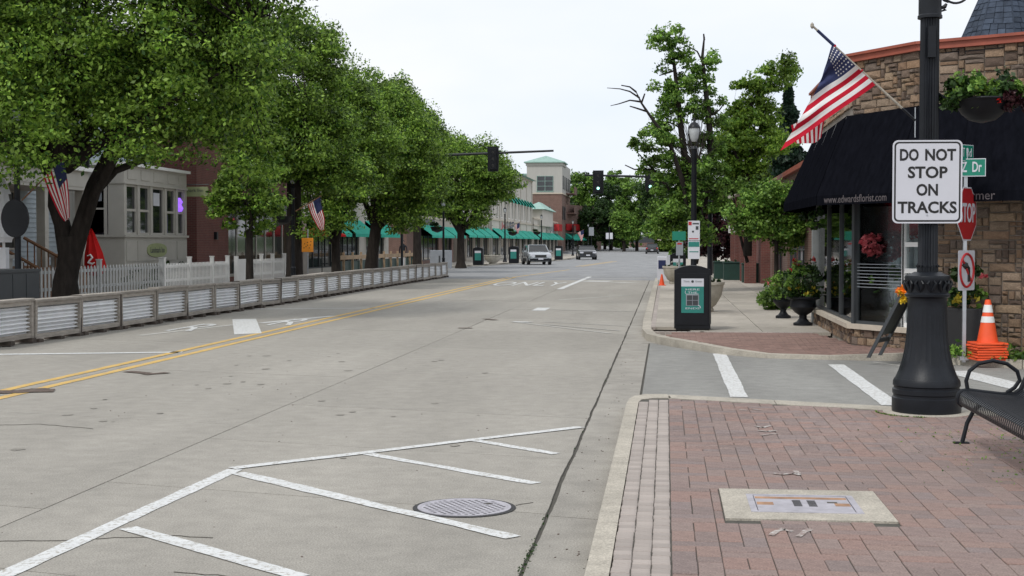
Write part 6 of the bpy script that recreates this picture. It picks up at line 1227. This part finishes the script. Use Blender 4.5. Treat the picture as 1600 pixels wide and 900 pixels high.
# ================================================================== cars
def car(label, x, y, z, rz, m, kind, group='cars on the street'):
    t = thing('car', label, 'car', (x, y, z), rz, group)
    # stations along y (front = -y): (y, half width, z bottom, z belt/hood)
    st = [(-2.32, .60, .45, .62), (-2.28, .80, .30, .78), (-2.05, .90, .26, .92), (-1.5, .93, .24, 1.00), (-1.0, .94, .24, 1.05), (0, .94, .24, 1.06), (1.2, .94, .24, 1.07), (1.9, .92, .26, 1.06), (2.22, .86, .34, .98), (2.30, .70, .48, .80)]
    mb = MB(); sec = []
    for yy, hw, zb, zt in st:
        sec.append([(-hw * .82, zb), (-hw * .98, zb + .12), (-hw, (zb + zt) / 2), (-hw * .96, zt - .06), (-hw * .80, zt), (0, zt + .03), (hw * .80, zt), (hw * .96, zt - .06), (hw, (zb + zt) / 2), (hw * .98, zb + .12), (hw * .82, zb)])
    n = 11; vs_ = [(x_, st[i][0], z_) for i, s in enumerate(sec) for x_, z_ in s]; fs_ = [(i * n + k, i * n + (k + 1) % n, (i + 1) * n + (k + 1) % n, (i + 1) * n + k) for i in range(len(st) - 1) for k in range(n)] + [tuple(range(n)), tuple(range((len(st) - 1) * n, len(st) * n))[::-1]]
    mb.add(vs_, fs_).build('body', m, t, smooth=50)
    top = 1.58 if kind == 'suv' else 1.48; rear = 2.05 if kind == 'suv' else 1.75
    cab = [(-1.15, .80, 1.03), (-.45, .66, top - .03), (rear - .5, .66, top - .03), (rear, .76, 1.05)]
    v = []; 
    for yy, hw, zz in cab: v += [(-hw, yy, zz), (hw, yy, zz)]
    v += [(-.82, -1.15, 1.0), (.82, -1.15, 1.0), (.82, rear, 1.0), (-.82, rear, 1.0)]
    MB().add(v, [(0, 1, 3, 2), (2, 3, 5, 4), (4, 5, 7, 6), (0, 2, 4, 6), (1, 7, 5, 3)]).build('windows', 'dglass', t, smooth=0)
    rf = MB().bx(-.67, .67, -.5, rear - .42, top - .035, top + .02, .02)
    for sx_ in (-1, 1):
        rf.tube([(sx_ * .82, -1.17, 1.03), (sx_ * .68, -.45, top - .01)], .035, 5).tube([(sx_ * .68, rear - .5, top - .01), (sx_ * .79, rear + .02, 1.06)], .05, 5).tube([(sx_ * .81, .15, 1.05), (sx_ * .675, .15, top - .02)], .03, 4).tube([(sx_ * .67, -.5, top - .02), (sx_ * .67, rear - .45, top - .02)], .035, 5)
    rf.build('roof', m, t)
    for sx_ in (-1, 1):
        for yy in (-1.42, 1.42):
            wv = MB().lathe([(.34, -.11), (.36, -.08), (.36, .08), (.34, .11), (.22, .115)], 20).build('wheel', 'tyre', t); wv.rotation_euler = (0, R(90), 0); wv.location = (sx_ * .85, yy, .36); MB().lathe([(.22, -.125), (.22, .125), (.05, .13)], 12).build('rim', 'galv', wv)
        MB().xbox((sx_ * .66, -2.23, .76), (.36, .14, .15)).build('headlight', 'signw', t); MB().xbox((sx_ * .74, 2.22, .86), (.22, .12, .22)).build('tail_light', 'red', t); MB().xbox((sx_ * 1.02, -.85, 1.08), (.2, .12, .13)).build('mirror', m, t)
    MB().bx(-.45, .45, -2.335, -2.26, .60, .80).build('grille', 'castdark', t); MB().bx(-.85, .85, -2.33, -2.2, .32, .50).build('bumper', 'blackp' if m == 'carw' else m, t); MB().bx(-.2, .2, -2.36, -2.33, .42, .55).bx(-.2, .2, 2.3, 2.32, .55, .68).build('number_plate', 'signw', t)
    if m == 'carw': MB().bx(-.945, .945, -1.1, 2.1, .25, .52).build('dark_cladding', 'blackp', t)
    return t
car('silver hatch fronted SUV with dark lower body and bumper facing the camera on the left', PY(838, 400, 114)[0], 114, 0, R(14), 'carw', 'suv')
car('dark grey car facing the camera, second beyond the silver one', PY(916, 400, 149)[0], 149, 0, R(8), 'card', 'sedan')
car('black SUV driving away at the far right lane, seen from behind', PY(1019, 400, 212)[0], 212, .1, R(180), 'carb', 'suv')
# ================================================================== trees
def PL(px, py, X, Y0, base): # point on the plane Y=Y0 relative to a base
    q = PY(px, py, Y0); return (q[0] - base[0], q[1] - base[1], q[2] - base[2])
# big forked tree at left
Yt = 31.6; bq = (PY(103, 400, Yt)[0], Yt, .12)
def big(mb):
    L_ = lambda px, py, dy=0: tuple(Vector(PL(px, py, 0, Yt, bq)) + Vector((0, dy, 0)))
    mb.tube([(.0, 0, -.1), (0, 0, .1), L_(102, 440), L_(106, 420), L_(110, 395), L_(108, 370)], [.40, .34, .28, .26, .27, .29], 16)
    mb.tube([L_(106, 400), L_(97, 350), L_(86, 320), L_(80, 290, .2), L_(60, 245, .4), L_(30, 180, .8)], [.22, .19, .17, .155, .12, .06], 12)
    mb.tube([L_(92, 330), L_(92, 270, -.1), L_(96, 200, -.3), L_(90, 100, -.2), L_(70, -60, 0)], [.19, .18, .15, .12, .05], 12)
    mb.tube([L_(112, 400), L_(128, 345), L_(146, 290), L_(168, 230, .3), L_(190, 180, .5), L_(215, 60, .8), L_(240, -80, 1)], [.22, .18, .165, .15, .12, .08, .04], 12)
    mb.tube([L_(118, 400), L_(138, 345, -.1), L_(158, 300, -.3), L_(190, 258, -.6), L_(230, 205, -1), L_(300, 170, -1.4), L_(380, 130, -1.8)], [.15, .13, .115, .10, .08, .055, .03], 10)
    mb.tube([L_(150, 300), L_(170, 265, .4), L_(215, 240, 1), L_(280, 185, 1.8)], [.10, .09, .07, .04], 8); mb.tube([L_(75, 275), L_(68, 230, -.6), L_(45, 150, -1)], [.10, .08, .04], 8)
C_ = lambda px, py, dy, Y=Yt, b=bq: tuple(Vector(PL(px, py, 0, Y, b)) + Vector((0, dy, 0)))
F_ = lambda px, py, Y: tuple(Vector(PY(px, py, Y)) - Vector(bq))
make_tree('pear_tree', 'largest dark forked street tree at the left with dense green crown', 'tree', bq, 3.6, .3,
  [(C_(150, 20, 0), (4.0, 3.6, 2.5)), (C_(20, 60, .5), (2.6, 2.8, 2.5)), (C_(-120, -30, 0), (3.4, 3.4, 3.2)), (C_(330, 60, -.8), (1.9, 2.2, 2.0)), (C_(400, 120, -1.2), (1.1, 1.5, 1.0)), (C_(130, -220, 0), (3.6, 3.6, 2.4)), (C_(280, 200, -1.4), (1.2, 1.4, .62)), (F_(20, 178, 27.8), (.75, .7, .6)), (F_(25, 200, 27.8), (.7, .7, .5)), (F_(5, 195, 27.9), (.8, .6, .5)), (F_(40, 190, 28), (.7, .6, .5)), (C_(-40, 200, -1.2), (1.4, 1.6, .8)), (C_(60, 120, -2.8), (1.5, 1.3, .9)), (C_(200, 130, 1.2), (2.4, 2, 1.1)), (C_(370, -40, 0), (1.3, 1.8, 1.6)), (C_(420, 195, 0), (.7, 1, .8))],
  270000, .095, 'leaf', 3, 'leafy street trees along the left pavement', 9, (.45, .95), .55, extra=big, lpc=300, core=60)
# small tree
def base(px, Y): return (PY(px, 400, Y)[0], Y, .12)
GT = 'leafy street trees along the left pavement'
b = base(390, 45.5); CC = lambda px, py, dy, b_: tuple(Vector(PL(px, py, 0, b_[1], b_)) + Vector((0, dy, 0)))
make_tree('pear_tree', 'small young tree with light crown in front of the brick building', 'tree', b, 2.0, .13, [(CC(392, 285, 0, b), (1.15, 1.1, .85)), (CC(350, 315, 0, b), (.65, .7, .35)), (CC(420, 320, 0, b), (.5, .7, .4)), (CC(385, 345, 0, b), (.5, .5, .3))], 9500, .12, 'leaf', 5, GT, 5, (.25, .5), .4)
b = base(460, 51.5); make_tree('pear_tree', 'second tall tree with straight dark trunk beside the hanging basket', 'tree', b, 4.0, .30, [(CC(440, 150, 0, b), (2.0, 2.4, 2.4)), (CC(480, 215, 0, b), (1.9, 2.0, 1.5)), (CC(512, 75, .5, b), (.55, .7, .45)), (CC(470, 60, .5, b), (1.1, 1.4, 1.0)), (CC(540, 270, -.5, b), (.9, 1.1, .75)), (CC(400, 225, 0, b), (1.2, 1.4, .8)), (CC(500, 335, 0, b), (.5, .6, .3))], 110000, .105, 'leaf', 7, GT, 8, (.4, .85), .55, lpc=330, core=40)
b = base(525, 58.5); make_tree('pear_tree', 'third tree, dark low forked trunk behind the barrier in the left row', 'tree', b, 1.6, .2, [(CC(520, 280, 0, b), (1.5, 1.6, 1.2)), (CC(560, 230, 0, b), (1.6, 1.6, 1.4)), (CC(530, 160, 1, b), (1.3, 1.6, 1.4)), (CC(525, 335, 0, b), (.8, .8, .35))], 64000, .115, 'leaf', 9, GT, 7, (.35, .75), .5, lpc=300, core=40)
b = base(578, 65.6); make_tree('pear_tree', 'fourth tree with leaning forked trunk before the green awnings', 'tree', b, 2.4, .3, [(CC(600, 240, 0, b), (2.6, 2.6, 2.1)), (CC(590, 170, 0, b), (1.6, 2.0, 1.3)), (CC(640, 220, 0, b), (1.1, 1.6, 1.3)), (CC(560, 135, 0, b), (.9, 1.2, .8)), (CC(625, 320, 0, b), (1.2, 1.2, .8)), (CC(655, 290, 0, b), (1.0, 1.2, .9))], 96000, .12, 'leaf', 11, GT, 8, (.45, .9), .55, lean=(.3, 0), lpc=300, core=35)
b = base(652, 80); make_tree('pear_tree', 'fifth tree with tall crown peaking in the middle of the left row', 'tree', b, 3.0, .25, [(CC(640, 200, 0, b), (1.5, 2.2, 1.8)), (CC(622, 150, 0, b), (1.1, 1.5, .9)), (CC(675, 240, 0, b), (1.3, 1.8, 1.2)), (CC(620, 235, 0, b), (1.6, 2, 1.6))], 66000, .14, 'leaf', 13, GT, 7, (.45, .95), .5, lpc=260, core=60)
b = base(720, 96); make_tree('pear_tree', 'last left tree, broad crown with bare forked stem by the far pavement', 'tree', b, 2.4, .28, [(CC(725, 265, 0, b), (3.0, 2.8, 1.9)), (CC(700, 235, 0, b), (1.6, 2, 1.2)), (CC(770, 280, 0, b), (1.4, 1.8, .9)), (CC(680, 300, 0, b), (1.5, 1.8, 1.2)), (CC(735, 325, 0, b), (1.8, 1.8, .8)), (CC(790, 285, 0, b), (.6, .9, .5))], 74000, .15, 'leaf', 15, GT, 8, (.5, 1.0), .55, lpc=240, core=25)
# right group: sparse multi stemmed tree
Yr = 47; br_ = (PY(1088, 400, Yr)[0], Yr, .12); Q = lambda px, py, dy=0: tuple(Vector(PL(px, py, 0, Yr, br_)) + Vector((0, dy, 0)))
stems = [[(1085, 400, 0), (1078, 330, 0), (1072, 260, 0), (1064, 200, 0), (1058, 140, 0), (1052, 90, 0), (1045, 50, 0)], [(1088, 380, .3), (1100, 310, .4), (1112, 240, .5), (1108, 180, .5), (1102, 130, .4), (1098, 85, .4), (1101, 55, .4)], [(1080, 350, 0), (1065, 280, -.5), (1046, 225, -.7), (1020, 190, -.8), (1003, 165, -.8), (995, 148, -.8)], [(1085, 340, 0), (1050, 300, .6), (1020, 262, 1), (995, 235, 1.2)], [(1101, 100, .4), (1090, 78, .4), (1074, 70, .2), (1070, 50, .2)]]
def rstem(mb):
    for i, s in enumerate(stems):
        n = len(s); mb.tube([Q(*p) for p in s], [(.17 if i < 2 else .10 if i < 4 else .035) * (1 - .85 * k / (n - 1)) for k in range(n)], 8)
    for s in ([(1000, 157, -.8), (985, 147, -.8), (970, 143, -.8), (950, 141, -.7)], [(1003, 163, -.8), (985, 160, -.7), (968, 165, -.6), (955, 168, -.6)], [(995, 148, -.8), (985, 140, -.8), (972, 138, -.9)], [(1012, 178, -.8), (992, 172, -.9), (985, 170, -.9)], [(1003, 165, -.8), (1008, 150, -.7)], [(1101, 60, .4), (1100, 50, .4)], [(1020, 262, 1), (990, 262, 1.1), (975, 255, 1.1)], [(1055, 110, 0), (1040, 115, 0), (1030, 118, 0)], [(1108, 180, .5), (1125, 170, .4), (1132, 160, .4)], [(1064, 200, 0), (1045, 190, .2), (1035, 178, .2)]):
        mb.tube([Q(*p) for p in s], [.035, .025, .018, .01][:len(s)], 5)
def clump(px, py, rx, rz_, dy=0, s=1.0): return (Q(px, py, dy), (rx * Yr / 2222, max(rx, rz_) * Yr / 2222 * .9, rz_ * Yr / 2222))
rb1 = [clump(*a) for a in ((1045, 55, 28, 14), (1030, 68, 16, 9), (1062, 85, 22, 12), (1050, 100, 14, 10), (1045, 130, 20, 7), (1068, 125, 20, 12), (1060, 145, 20, 16), (1040, 155, 16, 12), (1075, 162, 16, 12), (1052, 185, 24, 14), (1040, 200, 24, 14, .5), (1095, 90, 22, 10, .4), (1112, 92, 16, 8, .4), (1085, 112, 16, 8, .4), (1100, 128, 18, 14, .4), (1115, 150, 16, 16, .5), (1105, 175, 18, 16, .5), (1122, 182, 14, 12, .5), (1100, 215, 26, 18, .6), (1018, 205, 20, 10, -.7), (1040, 225, 30, 16, -.5), (1005, 220, 24, 12, .8), (1008, 246, 24, 9, 1), (1000, 260, 14, 6, 1.1), (1055, 275, 28, 30, 0), (1130, 225, 18, 14, .5), (1122, 255, 22, 16, .5), (1140, 290, 22, 18, .6), (1080, 265, 40, 34, 0), (1060, 320, 48, 32, 0), (1100, 300, 42, 36, .4), (1042, 322, 26, 12, .5), (1075, 355, 40, 20, .2), (1035, 345, 26, 18, .2))]
tR = make_tree('sparse_tree', 'tall ragged tree with bare side branches behind the right lamp post', 'tree', br_, 1, .1, rb1, 46000, .105, None, 17, None, 1, (.13, .38), .0, extra=rstem, lpc=150)
pts, nr, cc = clump_pts(rb1, 46000, 17, (.13, .38), .0, lpc=150); leaf_object('crown', pts, .105, 'leafm', tR, 17, nrm=nr)
Yr2 = 50; br2 = (PY(1168, 400, Yr2)[0], Yr2, .12); Yr_s, br_s = Yr, br_
Yr, br_ = Yr2, br2
def rstem2(mb):
    for i, s in enumerate([[(1168, 400, 0), (1170, 330, 0), (1168, 262, 0), (1172, 225, 0), (1165, 190, 0), (1175, 160, 0), (1195, 135, 0), (1225, 110, 0), (1250, 102, 0)], [(1170, 240, 0), (1190, 200, .4), (1200, 165, .6)], [(1168, 280, 0), (1145, 235, -.5), (1135, 200, -.6)], [(1170, 250, 0), (1200, 215, 1), (1220, 190, 1)]]):
        n = len(s); mb.tube([Q(*p) for p in s], [(.15 if i == 0 else .07) * (1 - .85 * k / (n - 1)) for k in range(n)], 8)
rb2 = [clump(*a) for a in ((1150, 190, 30, 26), (1165, 175, 24, 20), (1180, 150, 22, 14), (1165, 130, 18, 12), (1195, 130, 20, 12), (1210, 112, 20, 12), (1225, 96, 16, 12), (1245, 104, 18, 8), (1225, 118, 14, 6), (1150, 230, 34, 26), (1195, 190, 26, 22), (1185, 225, 36, 26), (1215, 220, 22, 22), (1150, 275, 30, 22), (1175, 265, 30, 18), (1135, 215, 20, 22), (1140, 250, 22, 20), (1205, 170, 20, 16))]
t2 = make_tree('light_green_tree', 'brighter yellow green tree leaning right, left of the large flag', 'tree', br2, 1, .1, rb2, 36000, .11, None, 19, None, 1, (.15, .42), .0, extra=rstem2, lpc=150)
pts, nr, cc = clump_pts(rb2, 36000, 19, (.15, .42), .0, lpc=150); leaf_object('crown', pts, .11, 'leafl', t2, 19, nrm=nr)
Yr, br_ = 42, (3.2, 42, .12)
rb3 = [clump(*a) for a in ((1185, 315, 34, 22), (1215, 300, 40, 22), (1160, 335, 24, 14), (1200, 345, 34, 18), (1240, 330, 36, 26, 1), (1255, 355, 22, 22, 1), (1220, 365, 26, 16), (1175, 350, 20, 10))]
make_tree('small_tree', 'small leafy tree overhanging the right pavement before the dark shops', 'tree', br_, 1.7, .07, rb3, 22000, .095, 'leafm', 21, None, 6, (.2, .42), .2)
# dark conifer and purple tree
def conifer(label, px, Y, top_py, wpx, seed):
    q = PY(px, top_py, Y); t = thing('conifer', label, 'tree', (q[0], Y, 0)); rng = np.random.default_rng(seed); H = q[2]; n = 14000; h_ = rng.uniform(.18, 1, n) ** .8; r_ = (1 - h_) * wpx * Y / 2222 * (1 + .35 * np.sin(h_ * 60)) * rng.uniform(.3, 1, n) ** .5 + .05; a = rng.uniform(0, 6.283, n)
    leaf_object('crown', np.stack([r_ * np.cos(a), r_ * np.sin(a), h_ * H - r_ * .2], 1), .2, 'leafc', t, seed); MB().tube([(0, 0, 0), (0, 0, H)], [.2, .02], 8).build('trunk', 'bark', t)
conifer('dark conifer with pointed top behind the light green tree', 1232, 62, 132, 75, 3)
def simple(name, label, px, Y, blobs, n, sz, lm, seed, group=None, th=2.0, r0=.2, zb=.1, cr=(.5, 1.1)):
    b = (PY(px, 400, Y)[0], Y, zb); make_tree(name, label, 'tree', b, th, r0, [(tuple(Vector(PY(x, y, Y)) - Vector(b) + Vector((0, dy, 0))), (rx * Y / 2222, max(rx, rz) * Y / 2222 * .8, rz * Y / 2222)) for x, y, rx, rz, dy in blobs], n, sz, lm, seed, group, 6, cr, .45)
simple('purple_tree', 'dark purple leaved tree behind the parking signs', 1115, 76, [(1115, 345, 30, 32, 0), (1100, 370, 24, 22, 0), (1130, 372, 26, 26, 0), (1118, 318, 18, 14, 0)], 9000, .2, 'leafp', 23, cr=(.3, .6))
GB = 'background trees at the end of the street'
for i, (lb, px, Y, bl, lm) in enumerate((
 ('tall mid green background tree nearest the brick tower', 915, 262, [(915, 300, 24, 26, 0), (905, 285, 14, 12, 0), (925, 330, 26, 22, 0)], 'leafm'),
 ('dark background tree left of the green signal head', 930, 250, [(930, 345, 34, 26, 0), (915, 360, 20, 22, 0), (945, 330, 20, 18, 0)], 'leafd'),
 ('dark broad background tree directly behind the green signal head', 955, 255, [(955, 305, 26, 26, 0), (960, 340, 30, 26, 0), (948, 365, 20, 14, 0)], 'leafd'),
 ('lighter green rounded background tree right of the signal head', 995, 245, [(995, 305, 30, 26, 0), (985, 335, 28, 24, 0), (1010, 330, 26, 26, 0)], 'leafm'),
 ('background tree behind the black SUV', 1025, 240, [(1025, 300, 26, 24, 0), (1030, 340, 30, 28, 0)], 'leafd'),
 ('small light green bushy tree beside the far brick wall', 1050, 235, [(1045, 370, 26, 20, 0), (1065, 360, 24, 24, 0)], 'leafl'),
 ('mid green background tree between the ragged tree and purple tree', 1090, 180, [(1080, 330, 40, 30, 0), (1110, 310, 34, 26, 0)], 'leafm'),
 ('slender background tree with bare stem at the street end', 975, 238, [(975, 345, 16, 14, 0), (985, 360, 14, 10, 0)], 'leafm'),
 ('tall dark background tree rising beside the tower balconies', 905, 275, [(900, 320, 16, 30, 0), (912, 285, 20, 16, 0), (905, 350, 18, 26, 0)], 'leafd'),
 ('tall rounded background tree in the middle of the far green mass', 972, 270, [(968, 290, 24, 18, 0), (975, 315, 26, 24, 0), (960, 280, 14, 12, 0)], 'leafm'),
 ('pale green background tree low behind the banners', 945, 268, [(945, 350, 30, 22, 0), (965, 365, 20, 16, 0)], 'leafm'),
 ('dark background tree filling the gap behind the right signal', 1040, 260, [(1040, 300, 32, 26, 0), (1060, 330, 30, 30, 0), (1020, 330, 24, 26, 0)], 'leafd'),
 ('leafy background tree over the right hand roofs', 1200, 110, [(1195, 275, 32, 24, 0), (1225, 262, 24, 26, 0)], 'leafd'),
 ('leafy tree showing at the right edge beside the slate turret', 1605, 60, [(1606, 40, 18, 26, 0), (1620, 60, 26, 30, 0)], 'leafm'))):
    simple('background_tree', lb, px, Y, bl, 15000 if Y > 150 else 7000, .40 if Y > 150 else .2, lm, 30 + i, GB, 3.5, .3, 0, (.5, 1.3) if Y > 150 else (.3, .6))
for i, (lb, px, Y, r) in enumerate((('low hedge at the far bend left of the banners', 935, 290, (11, 1, 1.5)), ('low hedge at the far bend by the dark bush', 965, 288, (5, 1, 1.3)), ('dark round bush beside the far brick wall', 978, 283, (1.8, 1.5, 1.6)), ('low green planting right of the black SUV', 1068, 200, (2.4, 2, 1.0)), ('dark green planting along the right far kerb', 1085, 150, (3, 3, .9)))):
    b = (PY(px, 400, Y)[0], Y, .8 if Y > 250 else .1); shrub('hedge', lb, b, [((0, 0, r[2] * .8), r)], 4000, .35, 'leafd' if 'dark' in lb else 'leafm', 50 + i, 'hedge', 'hedges at the far bend')
MB().add([(-120, 250, .1), (120, 262, .1), (160, 700, 6), (-160, 700, 6)], [(0, 1, 2, 3)]).build('far_hill', 'grass', kind='structure')
fwd = []
rng = np.random.default_rng(77)
for k in range(26000): fwd.append((rng.uniform(-60, 60), 330 + rng.uniform(-6, 20), min(11, abs(rng.normal()) * 3 + rng.uniform(0, 8))))
tag(leaf_object('distant_wood', fwd, .7, 'leafd', None, 9), kind='stuff')
